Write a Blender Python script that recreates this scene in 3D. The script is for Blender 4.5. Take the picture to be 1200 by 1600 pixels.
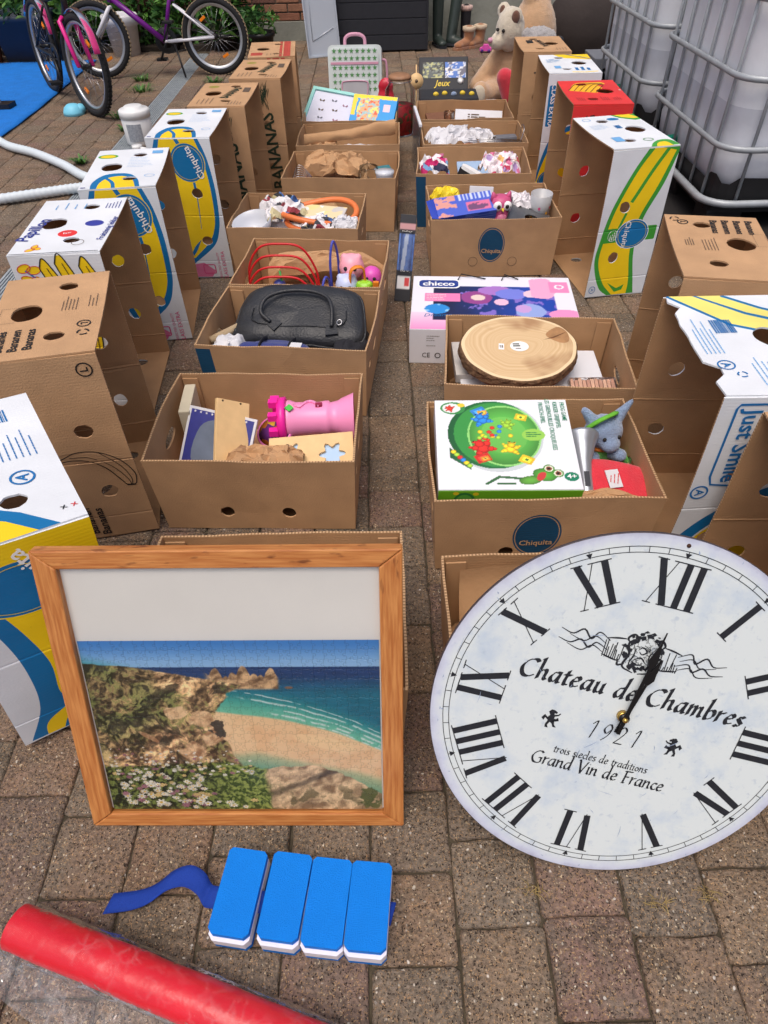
import bpy, bmesh, math, random
import numpy as np
from mathutils import Vector, Matrix, noise as mnoise
from mathutils.geometry import delaunay_2d_cdt

for o in list(bpy.data.objects): bpy.data.objects.remove(o)
S = bpy.context.scene
COL = S.collection
R = math.radians
PI = math.pi

# ------------------------------------------------------------------ camera
cam = bpy.data.cameras.new('camera')
cam.sensor_fit = 'HORIZONTAL'; cam.sensor_width = 36.0
cam.lens = 1047.1 / 1200.0 * 36.0
cam.clip_start = 0.02; cam.clip_end = 400
camo = bpy.data.objects.new('camera', cam); COL.objects.link(camo)
camo.matrix_world = Matrix.Translation((0, 0, 1.2726)) @ Matrix.Rotation(R(90 - 44.558), 4, 'X') @ Matrix.Rotation(R(-1.533), 4, 'Z')
S.camera = camo
S.render.resolution_x = 768; S.render.resolution_y = 1024

# ------------------------------------------------------------------ sky and sun (bright, thinly overcast day)
W = bpy.data.worlds.new('World'); S.world = W; W.use_nodes = True
wn = W.node_tree.nodes; wl = W.node_tree.links
bgn = wn.get('Background') or wn.new('ShaderNodeBackground')
sky = wn.new('ShaderNodeTexSky'); sky.sky_type = 'NISHITA'; sky.sun_disc = False
SUN_EL, SUN_AZ = 70.0, 205.0      # azimuth: compass direction the light comes from (0 = +Y, clockwise)
sky.sun_elevation = R(SUN_EL); sky.sun_rotation = R(SUN_AZ)
sky.air_density = 0.75; sky.dust_density = 6.0; sky.ozone_density = 1.0
wl.new(sky.outputs[0], bgn.inputs[0]); bgn.inputs[1].default_value = 0.15
sl = bpy.data.lights.new('sun', 'SUN'); sl.energy = 1.0; sl.angle = R(34); sl.color = (1.0, 0.93, 0.84)
so = bpy.data.objects.new('sun', sl); COL.objects.link(so)
sd = Vector((math.sin(R(SUN_AZ)) * math.cos(R(SUN_EL)), math.cos(R(SUN_AZ)) * math.cos(R(SUN_EL)), math.sin(R(SUN_EL))))
so.rotation_euler = sd.to_track_quat('Z', 'Y').to_euler(); so.location = (0, 0, 6)
S.view_settings.view_transform = 'Standard'; S.view_settings.look = 'None'
S.view_settings.exposure = 0.10; S.view_settings.gamma = 1.0; S.view_settings.use_curve_mapping = False
S.render.engine = 'CYCLES'
try: S.cycles.max_bounces = 8; S.cycles.transparent_max_bounces = 12
except Exception: pass

# ------------------------------------------------------------------ materials
def lin(c):
    """sRGB 0-255 or 0-1 to linear"""
    c = [v / 255.0 for v in c]
    return tuple(v / 12.92 if v <= .04045 else ((v + .055) / 1.055) ** 2.4 for v in c)
MATS = {}
def nd(nt, t, **k):
    n = nt.nodes.new(t)
    for a, b in k.items(): setattr(n, a, b)
    return n
def pm(name, col, rough=.5, var=.12, vscale=9.0, bump=0.0, bscale=60.0, metal=0.0, flute=0.0, coord='Object', alpha=1.0, spec=.5, trans=0.0, ior=1.45, sub=0.0, sheen=0.0, emis=None):
    """plain procedural material: base colour broken by noise, fine bump; flute = corrugated cardboard ribs along UV"""
    if name in MATS: return MATS[name]
    m = bpy.data.materials.new(name); m.use_nodes = True; nt = m.node_tree
    b = nt.nodes['Principled BSDF']; L = nt.links
    b.inputs['Roughness'].default_value = rough; b.inputs['Metallic'].default_value = metal
    b.inputs['Alpha'].default_value = alpha; b.inputs['IOR'].default_value = ior
    b.inputs['Specular IOR Level'].default_value = spec
    b.inputs['Transmission Weight'].default_value = trans
    if sheen: b.inputs['Sheen Weight'].default_value = sheen; b.inputs['Sheen Roughness'].default_value = .6
    tc = nd(nt, 'ShaderNodeTexCoord')
    n1 = nd(nt, 'ShaderNodeTexNoise'); n1.inputs['Scale'].default_value = vscale; n1.inputs['Detail'].default_value = 5
    L.new(tc.outputs[coord], n1.inputs['Vector'])
    mr = nd(nt, 'ShaderNodeMapRange'); mr.inputs['From Min'].default_value = .25; mr.inputs['From Max'].default_value = .75
    mr.inputs['To Min'].default_value = 1 - var; mr.inputs['To Max'].default_value = 1 + var
    L.new(n1.outputs[0], mr.inputs[0])
    mx = nd(nt, 'ShaderNodeVectorMath', operation='SCALE'); mx.inputs[0].default_value = col[:3]
    sc_out = mr.outputs[0]
    if flute:      # handled cardboard: broad uneven fading and small scuffs
        n0 = nd(nt, 'ShaderNodeTexNoise'); n0.inputs['Scale'].default_value = 5.5; n0.inputs['Detail'].default_value = 3; L.new(tc.outputs['Object'], n0.inputs['Vector'])
        m0 = nd(nt, 'ShaderNodeMapRange'); m0.inputs['From Min'].default_value = .3; m0.inputs['From Max'].default_value = .7; m0.inputs['To Min'].default_value = .91; m0.inputs['To Max'].default_value = 1.07; L.new(n0.outputs[0], m0.inputs[0])
        n9 = nd(nt, 'ShaderNodeTexNoise'); n9.inputs['Scale'].default_value = 45; n9.inputs['Detail'].default_value = 6; n9.inputs['Roughness'].default_value = .75; L.new(tc.outputs['Object'], n9.inputs['Vector'])
        m9 = nd(nt, 'ShaderNodeMapRange'); m9.inputs['From Min'].default_value = .64; m9.inputs['From Max'].default_value = .74; m9.inputs['To Min'].default_value = 1.0; m9.inputs['To Max'].default_value = .84; L.new(n9.outputs[0], m9.inputs[0])
        k0 = nd(nt, 'ShaderNodeMath', operation='MULTIPLY'); L.new(mr.outputs[0], k0.inputs[0]); L.new(m0.outputs[0], k0.inputs[1])
        k1 = nd(nt, 'ShaderNodeMath', operation='MULTIPLY'); L.new(k0.outputs[0], k1.inputs[0]); L.new(m9.outputs[0], k1.inputs[1]); sc_out = k1.outputs[0]
    L.new(sc_out, mx.inputs['Scale']); L.new(mx.outputs[0], b.inputs['Base Color'])
    last = None
    if bump:
        n2 = nd(nt, 'ShaderNodeTexNoise'); n2.inputs['Scale'].default_value = bscale; n2.inputs['Detail'].default_value = 4
        L.new(tc.outputs[coord], n2.inputs['Vector'])
        bp = nd(nt, 'ShaderNodeBump'); bp.inputs['Strength'].default_value = bump; bp.inputs['Distance'].default_value = .01
        L.new(n2.outputs[0], bp.inputs['Height']); last = bp
    if flute:
        sx = nd(nt, 'ShaderNodeSeparateXYZ'); L.new(tc.outputs['UV'], sx.inputs[0])
        mu = nd(nt, 'ShaderNodeMath', operation='MULTIPLY'); mu.inputs[1].default_value = 2 * PI / .0075; L.new(sx.outputs[1], mu.inputs[0])
        sn = nd(nt, 'ShaderNodeMath', operation='SINE'); L.new(mu.outputs[0], sn.inputs[0])
        bp = nd(nt, 'ShaderNodeBump'); bp.inputs['Strength'].default_value = flute; bp.inputs['Distance'].default_value = .002
        L.new(sn.outputs[0], bp.inputs['Height'])
        if last: L.new(last.outputs[0], bp.inputs['Normal'])
        last = bp
    if last: L.new(last.outputs[0], b.inputs['Normal'])
    MATS[name] = m; return m
def attr_mat(name, rough=.45, flute=0.0):
    """flat print: colour stored on the sheet's vertices"""
    if name in MATS: return MATS[name]
    m = bpy.data.materials.new(name); m.use_nodes = True; nt = m.node_tree; b = nt.nodes['Principled BSDF']
    a = nd(nt, 'ShaderNodeAttribute'); a.attribute_name = 'Col'
    nt.links.new(a.outputs['Color'], b.inputs['Base Color']); b.inputs['Roughness'].default_value = rough
    MATS[name] = m; return m
def clear_mat(name, tint=(1, 1, 1), gloss=.12, rough=.08, body=0.0, bodycol=(.8, .8, .8), bump=0.0, bscale=30, fk=1.0, crease=0.0):
    """thin clear sheet: mostly see-through, fresnel reflections, optional milky body"""
    if name in MATS: return MATS[name]
    m = bpy.data.materials.new(name); m.use_nodes = True; nt = m.node_tree; L = nt.links
    nt.nodes.remove(nt.nodes['Principled BSDF']); out = nt.nodes['Material Output']
    t = nd(nt, 'ShaderNodeBsdfTransparent'); t.inputs[0].default_value = (*tint, 1)
    g = nd(nt, 'ShaderNodeBsdfGlossy'); g.inputs['Roughness'].default_value = rough
    lw = nd(nt, 'ShaderNodeLayerWeight'); lw.inputs['Blend'].default_value = gloss
    x = nd(nt, 'ShaderNodeMixShader'); km = nd(nt, 'ShaderNodeMath', operation='MULTIPLY'); km.inputs[1].default_value = fk; L.new(lw.outputs['Fresnel'], km.inputs[0]); L.new(km.outputs[0], x.inputs[0])
    src = t
    if body:
        d = nd(nt, 'ShaderNodeBsdfDiffuse'); d.inputs[0].default_value = (*bodycol, 1)
        x0 = nd(nt, 'ShaderNodeMixShader'); x0.inputs[0].default_value = body
        L.new(t.outputs[0], x0.inputs[1]); L.new(d.outputs[0], x0.inputs[2]); src = x0
        if crease:      # folds of film scatter light along thin irregular lines
            tc0 = nd(nt, 'ShaderNodeTexCoord'); nw = nd(nt, 'ShaderNodeTexNoise'); nw.inputs['Scale'].default_value = 14; nw.inputs['Detail'].default_value = 4; L.new(tc0.outputs['Object'], nw.inputs['Vector'])
            mv = nd(nt, 'ShaderNodeMix', data_type='VECTOR'); mv.inputs[0].default_value = .09; L.new(tc0.outputs['Object'], mv.inputs[4]); L.new(nw.outputs['Color'], mv.inputs[5])
            vo = nd(nt, 'ShaderNodeTexVoronoi', feature='DISTANCE_TO_EDGE'); vo.inputs['Scale'].default_value = 38; L.new(mv.outputs[1], vo.inputs['Vector'])
            mr0 = nd(nt, 'ShaderNodeMapRange'); mr0.inputs[1].default_value = 0; mr0.inputs[2].default_value = .16; mr0.inputs[3].default_value = crease; mr0.inputs[4].default_value = 0; L.new(vo.outputs['Distance'], mr0.inputs[0])
            nm = nd(nt, 'ShaderNodeTexNoise'); nm.inputs['Scale'].default_value = 22; nm.inputs['Detail'].default_value = 3; L.new(tc0.outputs['Object'], nm.inputs['Vector'])
            mr1 = nd(nt, 'ShaderNodeMapRange'); mr1.inputs[1].default_value = .42; mr1.inputs[2].default_value = .62; L.new(nm.outputs[0], mr1.inputs[0])
            mm = nd(nt, 'ShaderNodeMath', operation='MULTIPLY'); L.new(mr0.outputs[0], mm.inputs[0]); L.new(mr1.outputs[0], mm.inputs[1]); am = nd(nt, 'ShaderNodeMath', operation='ADD'); L.new(mm.outputs[0], am.inputs[0]); am.inputs[1].default_value = body; L.new(am.outputs[0], x0.inputs[0])
    L.new(src.outputs[0], x.inputs[1]); L.new(g.outputs[0], x.inputs[2]); L.new(x.outputs[0], out.inputs['Surface'])
    if bump:
        n2 = nd(nt, 'ShaderNodeTexNoise'); n2.inputs['Scale'].default_value = bscale; n2.inputs['Detail'].default_value = 3
        tc = nd(nt, 'ShaderNodeTexCoord'); L.new(tc.outputs['Object'], n2.inputs['Vector'])
        bp = nd(nt, 'ShaderNodeBump'); bp.inputs['Strength'].default_value = bump; bp.inputs['Distance'].default_value = .02
        L.new(n2.outputs[0], bp.inputs['Height']); L.new(bp.outputs[0], g.inputs['Normal']); L.new(bp.outputs[0], lw.inputs['Normal'])
    MATS[name] = m; return m

# ------------------------------------------------------------------ object helpers
def thing(name, label, cat, loc=(0, 0, 0), rz=0.0, group=None, rot=None):
    o = bpy.data.objects.new(name, None); COL.objects.link(o); o.location = loc
    o.rotation_euler = rot if rot else (0, 0, rz); o.empty_display_size = .05
    o['label'] = label; o['category'] = cat
    if group: o['group'] = group
    return o
def tag(o, label=None, cat=None, group=None, kind=None):
    if label: o['label'] = label
    if cat: o['category'] = cat
    if group: o['group'] = group
    if kind: o['kind'] = kind
    return o
class MB:
    """collects shapes; build() links them as one mesh object"""
    def __init__(s): s.v = []; s.f = []; s.m = []; s.mats = []; s.sm = []
    def mi(s, mat):
        if mat is None: return 0
        if mat not in s.mats: s.mats.append(mat)
        return s.mats.index(mat)
    def add(s, vs, fs, mat=None, M=None, smooth=False):
        k = len(s.v); i = s.mi(mat)
        for p in vs:
            p = Vector(p)
            s.v.append(tuple(M @ p) if M else tuple(p))
        for f in fs: s.f.append([a + k for a in f]); s.m.append(i); s.sm.append(smooth)
        return s
    def box(s, c, d, mat=None, M=None, bev=0.0):
        x, y, z = [a / 2 for a in d]
        if bev <= 0:
            vs = [(c[0] + a * x, c[1] + b * y, c[2] + e * z) for a in (-1, 1) for b in (-1, 1) for e in (-1, 1)]
            return s.add(vs, [(0, 1, 3, 2), (4, 6, 7, 5), (0, 4, 5, 1), (2, 3, 7, 6), (0, 2, 6, 4), (1, 5, 7, 3)], mat, M)
        bm = bmesh.new(); bmesh.ops.create_cube(bm, size=1)
        for v in bm.verts: v.co = Vector((c[0] + v.co.x * d[0], c[1] + v.co.y * d[1], c[2] + v.co.z * d[2]))
        bmesh.ops.bevel(bm, geom=bm.edges[:], offset=bev, segments=2, affect='EDGES', profile=.6)
        bm.verts.index_update()
        vs = [tuple(v.co) for v in bm.verts]; fs = [[v.index for v in f.verts] for f in bm.faces]; bm.free()
        return s.add(vs, fs, mat, M, False)
    def tube(s, pts, r, n=8, mat=None, M=None, closed=False, cap=True, flat=1.0):
        """sweep a circle (radius r or list of radii) along pts"""
        pts = [Vector(p) for p in pts]; N = len(pts); rs = r if isinstance(r, (list, tuple)) else [r] * N
        vs = []; fs = []; up = None
        for i, p in enumerate(pts):
            if closed: t = pts[(i + 1) % N] - pts[i - 1]
            else: t = pts[min(i + 1, N - 1)] - pts[max(i - 1, 0)]
            t = t.normalized() if t.length > 1e-9 else Vector((0, 0, 1))
            if up is None: up = Vector((0, 0, 1)) if abs(t.z) < .9 else Vector((1, 0, 0))
            a = t.cross(up)
            if a.length < 1e-6: a = t.cross(Vector((1, 0, .3)))
            a.normalize(); b = a.cross(t).normalized(); up = b
            for k in range(n):
                th = 2 * PI * k / n
                vs.append(p + a * (math.cos(th) * rs[i]) + b * (math.sin(th) * rs[i] * flat))
        for i in range(N if closed else N - 1):
            j = (i + 1) % N
            for k in range(n): fs.append((i * n + k, i * n + (k + 1) % n, j * n + (k + 1) % n, j * n + k))
        if cap and not closed: fs.append(tuple(range(n))[::-1]); fs.append(tuple((N - 1) * n + k for k in range(n)))
        return s.add(vs, fs, mat, M, True)
    def lathe(s, prof, n=24, mat=None, M=None, smooth=True, cap=True, a0=0.0, a1=2 * PI):
        """profile of (r, z) turned about z"""
        full = abs(a1 - a0 - 2 * PI) < 1e-6; c = n if full else n + 1
        vs = [(r * math.cos(a0 + (a1 - a0) * k / n), r * math.sin(a0 + (a1 - a0) * k / n), z) for r, z in prof for k in range(c)]
        fs = []
        for i in range(len(prof) - 1):
            for k in range(n):
                k2 = (k + 1) % c
                fs.append((i * c + k, i * c + k2, (i + 1) * c + k2, (i + 1) * c + k))
        if cap and full:
            if prof[0][0] > 1e-5: fs.append(tuple(range(c))[::-1])
            if prof[-1][0] > 1e-5: fs.append(tuple((len(prof) - 1) * c + k for k in range(c)))
        return s.add(vs, fs, mat, M, smooth)
    def prism(s, poly, z0, z1, mat=None, M=None, side=None):
        n = len(poly); vs = [(x, y, z0) for x, y in poly] + [(x, y, z1) for x, y in poly]
        s.add(vs, [tuple(range(n))[::-1], tuple(range(n, 2 * n))], mat, M)
        return s.add(vs, [(i, (i + 1) % n, n + (i + 1) % n, n + i) for i in range(n)], side or mat, M)
    def ball(s, c, r, mat=None, M=None, n=14, k=9):
        rx, ry, rz = r if isinstance(r, (list, tuple)) else (r, r, r)
        vs = []; fs = []
        for i in range(k + 1):
            ph = PI * i / k
            for j in range(n):
                th = 2 * PI * j / n
                vs.append((c[0] + rx * math.sin(ph) * math.cos(th), c[1] + ry * math.sin(ph) * math.sin(th), c[2] + rz * math.cos(ph)))
        for i in range(k):
            for j in range(n): fs.append((i * n + j, (i + 1) * n + j, (i + 1) * n + (j + 1) % n, i * n + (j + 1) % n))
        return s.add(vs, fs, mat, M, True)
    def build(s, name, mat=None, parent=None, loc=None, rot=None, bevel=0.0, weld=True):
        me = bpy.data.meshes.new(name); me.from_pydata(s.v, [], s.f)
        mats = s.mats or [mat]
        for q in mats: me.materials.append(q if q else mat)
        me.polygons.foreach_set('material_index', s.m); me.polygons.foreach_set('use_smooth', s.sm)
        me.validate(); me.update()
        return obj(name, me, parent, loc, rot, bevel)
def obj(name, me, parent=None, loc=None, rot=None, bevel=0.0):
    o = bpy.data.objects.new(name, me); COL.objects.link(o)
    if parent: o.parent = parent
    if loc: o.location = loc
    if rot: o.rotation_euler = rot
    if bevel:
        b = o.modifiers.new('bevel', 'BEVEL'); b.width = bevel; b.segments = 2; b.limit_method = 'ANGLE'; b.angle_limit = R(40)
    return o
def copy_tree(o, parent=None):
    c = o.copy(); COL.objects.link(c); c.parent = parent
    for ch in list(o.children): copy_tree(ch, c)
    return c
def TR(loc=(0, 0, 0), rot=(0, 0, 0), sc=None):
    from mathutils import Euler
    M = Matrix.Translation(loc) @ Euler(rot).to_matrix().to_4x4()
    if sc: M = M @ Matrix.Diagonal((*sc, 1))
    return M
def spline(pts, n=8, closed=False):
    """Catmull-Rom through points of any dimension"""
    P = [Vector(p) for p in pts]; out = []; N = len(P)
    for i in range(N if closed else N - 1):
        p0 = P[i - 1] if (closed or i > 0) else P[0] * 2 - P[1]
        p1 = P[i]; p2 = P[(i + 1) % N]
        p3 = P[(i + 2) % N] if (closed or i + 2 < N) else P[-1] * 2 - P[-2]
        for k in range(n):
            t = k / n
            out.append(.5 * ((2 * p1) + (p2 - p0) * t + (2 * p0 - 5 * p1 + 4 * p2 - p3) * t * t + (3 * p1 - p0 - 3 * p2 + p3) * t ** 3))
    if not closed: out.append(P[-1].copy())
    return out
def ell(cx, cy, rx, ry=None, n=24, rot=0.0, j=0.0, seed=0):
    ry = ry or rx; rd = random.Random(seed); out = []
    for k in range(n):
        a = 2 * PI * k / n; q = 1 + rd.uniform(-j, j)
        x = rx * q * math.cos(a); y = ry * q * math.sin(a)
        out.append((cx + x * math.cos(rot) - y * math.sin(rot), cy + x * math.sin(rot) + y * math.cos(rot)))
    return out
def rrect(x0, y0, x1, y1, r=.01, n=4):
    out = []
    for cx, cy, a in ((x1 - r, y0 + r, -90), (x1 - r, y1 - r, 0), (x0 + r, y1 - r, 90), (x0 + r, y0 + r, 180)):
        for k in range(n + 1): out.append((cx + r * math.cos(R(a + 90 * k / n)), cy + r * math.sin(R(a + 90 * k / n))))
    return out
def fat(pts, w):
    """2D polyline -> band polygon of width w (number or list)"""
    P = [Vector(p[:2]) for p in pts]; Lf = []; Rt = []
    for i, p in enumerate(P):
        t = (P[min(i + 1, len(P) - 1)] - P[max(i - 1, 0)]).normalized(); n = Vector((-t.y, t.x))
        ww = (w[i] if isinstance(w, (list, tuple)) else w) / 2
        Lf.append(tuple(p + n * ww)); Rt.append(tuple(p - n * ww))
    return Lf + Rt[::-1]
def star(cx, cy, r, n=5, q=.42, rot=PI / 2):
    return [(cx + (r if k % 2 == 0 else r * q) * math.cos(rot + PI * k / n), cy + (r if k % 2 == 0 else r * q) * math.sin(rot + PI * k / n)) for k in range(2 * n)]
def in_poly(X, Y, poly):
    inside = np.zeros(X.shape, bool); n = len(poly); j = n - 1
    for i in range(n):
        xi, yi = poly[i][0], poly[i][1]; xj, yj = poly[j][0], poly[j][1]
        if yi != yj:
            c = ((yi > Y) != (yj > Y)) & (X < (xj - xi) * (Y - yi) / (yj - yi) + xi)
            inside ^= c
        j = i
    return inside

# ------------------------------------------------------------------ panels: flat board with holes and printed areas, every print edge a real mesh edge
def panel(name, Wd, Ht, base, back, edge, holes=(), layers=(), T=.004, grid=.035, fn=None, warp=None, parent=None, outline=None, rim=None, sub=12):
    """u 0..Wd, v 0..Ht; fn(u, w, v) maps to the thing's space (w = depth behind the printed face)"""
    out = outline or [(0, 0), (Wd, 0), (Wd, Ht), (0, Ht)]
    V = []; E = []
    def ring(poly, sub_len=None):
        k = len(V); q = []
        for i in range(len(poly)):
            a = poly[i]; b = poly[(i + 1) % len(poly)]
            q.append((a[0], a[1]))
            if sub_len:
                m = int(math.hypot(b[0] - a[0], b[1] - a[1]) / sub_len)
                for t in range(1, m): q.append((a[0] + (b[0] - a[0]) * t / m, a[1] + (b[1] - a[1]) * t / m))
        for p in q: V.append(Vector(p))
        for i in range(len(q)): E.append((k + i, k + (i + 1) % len(q)))
    ring(out, grid)
    for h in holes: ring(h)
    for poly, mt in layers: ring(poly)
    nx = max(1, int(Wd / grid)); ny = max(1, int(Ht / grid))
    for i in range(1, nx):
        for j in range(1, ny): V.append(Vector((Wd * i / nx + .0007 * ((i * 7 + j * 3) % 5 - 2), Ht * j / ny + .0006 * ((i * 5 + j * 11) % 7 - 3))))
    vs, es, fs = delaunay_2d_cdt(V, E, [], 0, 1e-5)[:3]
    P = np.array([(v.x, v.y) for v in vs]); F = [f for f in fs if len(f) == 3]
    Fa = np.array([list(f) for f in F]); C = P[Fa].mean(axis=1); X, Y = C[:, 0], C[:, 1]
    keep = in_poly(X, Y, out)
    for h in holes: keep &= ~in_poly(X, Y, h)
    mats = [base, back, edge]; mi = np.zeros(len(F), int)
    for poly, mt in layers:
        if mt not in mats: mats.append(mt)
        mi[in_poly(X, Y, poly)] = mats.index(mt)
    fn = fn or (lambda u, w, v: (u, w, v))
    wf = warp or (lambda u, v: 0.0)
    Fk = Fa[keep]; mk = mi[keep]
    A = P[Fk]; area = (A[:, 1, 0] - A[:, 0, 0]) * (A[:, 2, 1] - A[:, 0, 1]) - (A[:, 1, 1] - A[:, 0, 1]) * (A[:, 2, 0] - A[:, 0, 0])
    Fk[area < 0] = Fk[area < 0][:, ::-1]
    used = np.unique(Fk); remap = -np.ones(len(P), int); remap[used] = np.arange(len(used)); Fk = remap[Fk]; P2 = P[used]; n = len(P2)
    ec = {}
    for a, b, c in Fk:
        for e in ((a, b), (b, c), (c, a)): ec[tuple(sorted(e))] = ec.get(tuple(sorted(e)), 0) + 1
    fv = []; uv = []
    for w in (0.0, T):
        for u, v in P2: fv.append(fn(u, w + wf(u, v), v)); uv.append((u, v))
    faces = [tuple(f) for f in Fk] + [(c + n, b + n, a + n) for a, b, c in Fk]
    fm = list(mk) + [1] * len(Fk)
    for a, b, c in Fk:
        for e in ((a, b), (b, c), (c, a)):
            if ec[tuple(sorted(e))] == 1:
                faces.append((e[1], e[0], e[0] + n, e[1] + n))
                mm = 2
                if rim:
                    mu = (P2[e[0]] + P2[e[1]]) / 2
                    if not rim(mu[0], mu[1]): mm = 0
                fm.append(mm)
    me = bpy.data.meshes.new(name); me.from_pydata([tuple(p) for p in fv], [], faces)
    # orientation: printed side must look away from +w
    for q in mats: me.materials.append(q)
    me.polygons.foreach_set('material_index', fm)
    ul = me.uv_layers.new(name='UVMap'); li = np.zeros(len(me.loops), int); me.loops.foreach_get('vertex_index', li)
    ul.data.foreach_set('uv', np.array(uv)[li].ravel())
    me.validate(); me.update()
    o = obj(name, me, parent); o['_'] = 0; del o['_']
    return o
TEXTC = {}
def text_geo(s, size=1.0, spacing=1.0, shear=0.0, bold=0.0):
    key = (s, spacing, shear, bold)
    if key not in TEXTC:
        c = bpy.data.curves.new('t', 'FONT'); c.body = s; c.size = 1.0; c.space_character = spacing; c.shear = shear
        c.align_x = 'CENTER'; c.align_y = 'CENTER'; c.resolution_u = 2; c.offset = bold; c.fill_mode = 'FRONT'
        o = bpy.data.objects.new('t', c); COL.objects.link(o)
        dg = bpy.context.evaluated_depsgraph_get(); me = bpy.data.meshes.new_from_object(o.evaluated_get(dg))
        TEXTC[key] = ([tuple(v.co[:2]) for v in me.vertices], [tuple(p.vertices) for p in me.polygons])
        bpy.data.objects.remove(o); bpy.data.curves.remove(c); bpy.data.meshes.remove(me)
    vs, fs = TEXTC[key]
    return [(x * size, y * size) for x, y in vs], fs
class Ink:
    """lettering and thin marks printed on a panel (u, v); one sheet a hair proud of the board"""
    def __init__(s): s.v = []; s.f = []; s.m = []; s.mats = []
    def _mi(s, mat):
        if mat not in s.mats: s.mats.append(mat)
        return s.mats.index(mat)
    def text(s, t, u, v, size, mat, rot=0.0, sx=1.0, **k):
        vs, fs = text_geo(t, size, **k); c, q = math.cos(rot), math.sin(rot); b = len(s.v); i = s._mi(mat)
        for x, y in vs: x *= sx; s.v.append((u + x * c - y * q, v + x * q + y * c, 0))
        for f in fs: s.f.append([a + b for a in f]); s.m.append(i)
    def poly(s, pts, mat, lift=0.0):
        b = len(s.v); i = s._mi(mat)
        for p in pts: s.v.append((p[0], p[1], lift))
        s.f.append(list(range(b, b + len(pts)))); s.m.append(i)
    def strip(s, pts, w, mat, lift=0.0, closed=False):
        if closed: pts = list(pts) + [pts[0]]
        b = len(s.v); i = s._mi(mat); h = len(pts); pl = fat(pts, w)
        for p in pl: s.v.append((p[0], p[1], lift))
        for k in range(h - 1): s.f.append([b + k, b + k + 1, b + 2 * h - 2 - k, b + 2 * h - 1 - k]); s.m.append(i)
    def lines(s, u0, v0, u1, v1, n, mat, along='u', w=.0016, seed=1):
        """block of small print too fine to read"""
        rd = random.Random(seed)
        for k in range(n):
            t = (k + .5) / n
            if along == 'u':
                v = v0 + (v1 - v0) * t; e = u0 + (u1 - u0) * rd.uniform(.55, 1); q = u0
                while q < e:
                    z = min(e, q + w * rd.uniform(1.5, 6)); s.poly([(q, v - w / 2), (z, v - w / 2), (z, v + w / 2), (q, v + w / 2)], mat); q = z + w * rd.uniform(.5, .9)
            else:
                u = u0 + (u1 - u0) * t; e = v0 + (v1 - v0) * rd.uniform(.55, 1); q = v0
                while q < e:
                    z = min(e, q + w * rd.uniform(1.5, 6)); s.poly([(u - w / 2, q), (u + w / 2, q), (u + w / 2, z), (u - w / 2, z)], mat); q = z + w * rd.uniform(.5, .9)
    def bars(s, u0, v0, u1, v1, mat, seed=3):
        rd = random.Random(seed); u = u0
        while u < u1:
            w = rd.choice((.0012, .002, .003)); s.poly([(u, v0), (u + w, v0), (u + w, v1), (u, v1)], mat); u += w + rd.choice((.0012, .002))
    def build(s, name, fn, parent, warp=None, off=.0012):
        if not s.f: return None
        wf = warp or (lambda u, v: 0.0)
        vs = [fn(u, wf(u, v) - off - l, v) for u, v, l in s.v]
        me = bpy.data.meshes.new(name); me.from_pydata([tuple(p) for p in vs], [], s.f)
        for q in s.mats: me.materials.append(q)
        me.polygons.foreach_set('material_index', s.m); me.validate(); me.update()
        return tag(obj(name, me, parent), kind='stuff')
def raster(name, nx, ny, colf, fn, parent=None, mat=None, relief=None):
    """printed picture: a fine sheet whose vertex colours come from colf(U, V) -> sRGB 0-255"""
    us = np.linspace(0, 1, nx); vs = np.linspace(0, 1, ny); U, V = np.meshgrid(us, vs)
    c = colf(U, V); c = np.clip(c, 0, 255) / 255.0; c = np.where(c <= .04045, c / 12.92, ((c + .055) / 1.055) ** 2.4)
    rl = relief(U, V) if relief is not None else np.zeros(U.shape)
    co = np.array([fn(u, w, v) for u, v, w in zip(U.ravel(), V.ravel(), rl.ravel())])
    idx = np.arange(nx * ny).reshape(ny, nx)
    q = np.stack([idx[:-1, :-1], idx[:-1, 1:], idx[1:, 1:], idx[1:, :-1]], -1).reshape(-1, 4)
    me = bpy.data.meshes.new(name); me.from_pydata(co.tolist(), [], q.tolist())
    a = me.color_attributes.new('Col', 'FLOAT_COLOR', 'POINT')
    a.data.foreach_set('color', np.concatenate([c.reshape(-1, 3), np.ones((nx * ny, 1))], 1).ravel())
    me.materials.append(mat or attr_mat('printed_picture')); me.update()
    return obj(name, me, parent)
def vnoise(U, V, sc, seed=0, oct=4):
    """numpy value noise 0..1"""
    rd = np.random.RandomState(seed); out = np.zeros(U.shape); amp = 1.0; tot = 0
    for o in range(oct):
        g = rd.rand(64, 64); x = U * sc * 2 ** o; y = V * sc * 2 ** o
        xi = np.floor(x).astype(int); yi = np.floor(y).astype(int); fx = x - xi; fy = y - yi
        fx = fx * fx * (3 - 2 * fx); fy = fy * fy * (3 - 2 * fy)
        a = g[yi % 64, xi % 64]; b = g[yi % 64, (xi + 1) % 64]; c = g[(yi + 1) % 64, xi % 64]; d = g[(yi + 1) % 64, (xi + 1) % 64]
        out += amp * ((a * (1 - fx) + b * fx) * (1 - fy) + (c * (1 - fx) + d * fx) * fy); tot += amp; amp *= .5
    return out / tot
def sheet(name, nx, ny, f, mat, parent=None, smooth=True, thick=0.0):
    """surface f(u, v) -> xyz, u v in 0..1"""
    vs = [f(i / (nx - 1), j / (ny - 1)) for j in range(ny) for i in range(nx)]
    fs = [(j * nx + i, j * nx + i + 1, (j + 1) * nx + i + 1, (j + 1) * nx + i) for j in range(ny - 1) for i in range(nx - 1)]
    b = MB(); b.add(vs, fs, mat, None, smooth); o = b.build(name, mat, parent)
    if thick:
        s = o.modifiers.new('solid', 'SOLIDIFY'); s.thickness = thick; s.offset = 0
    return o
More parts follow.
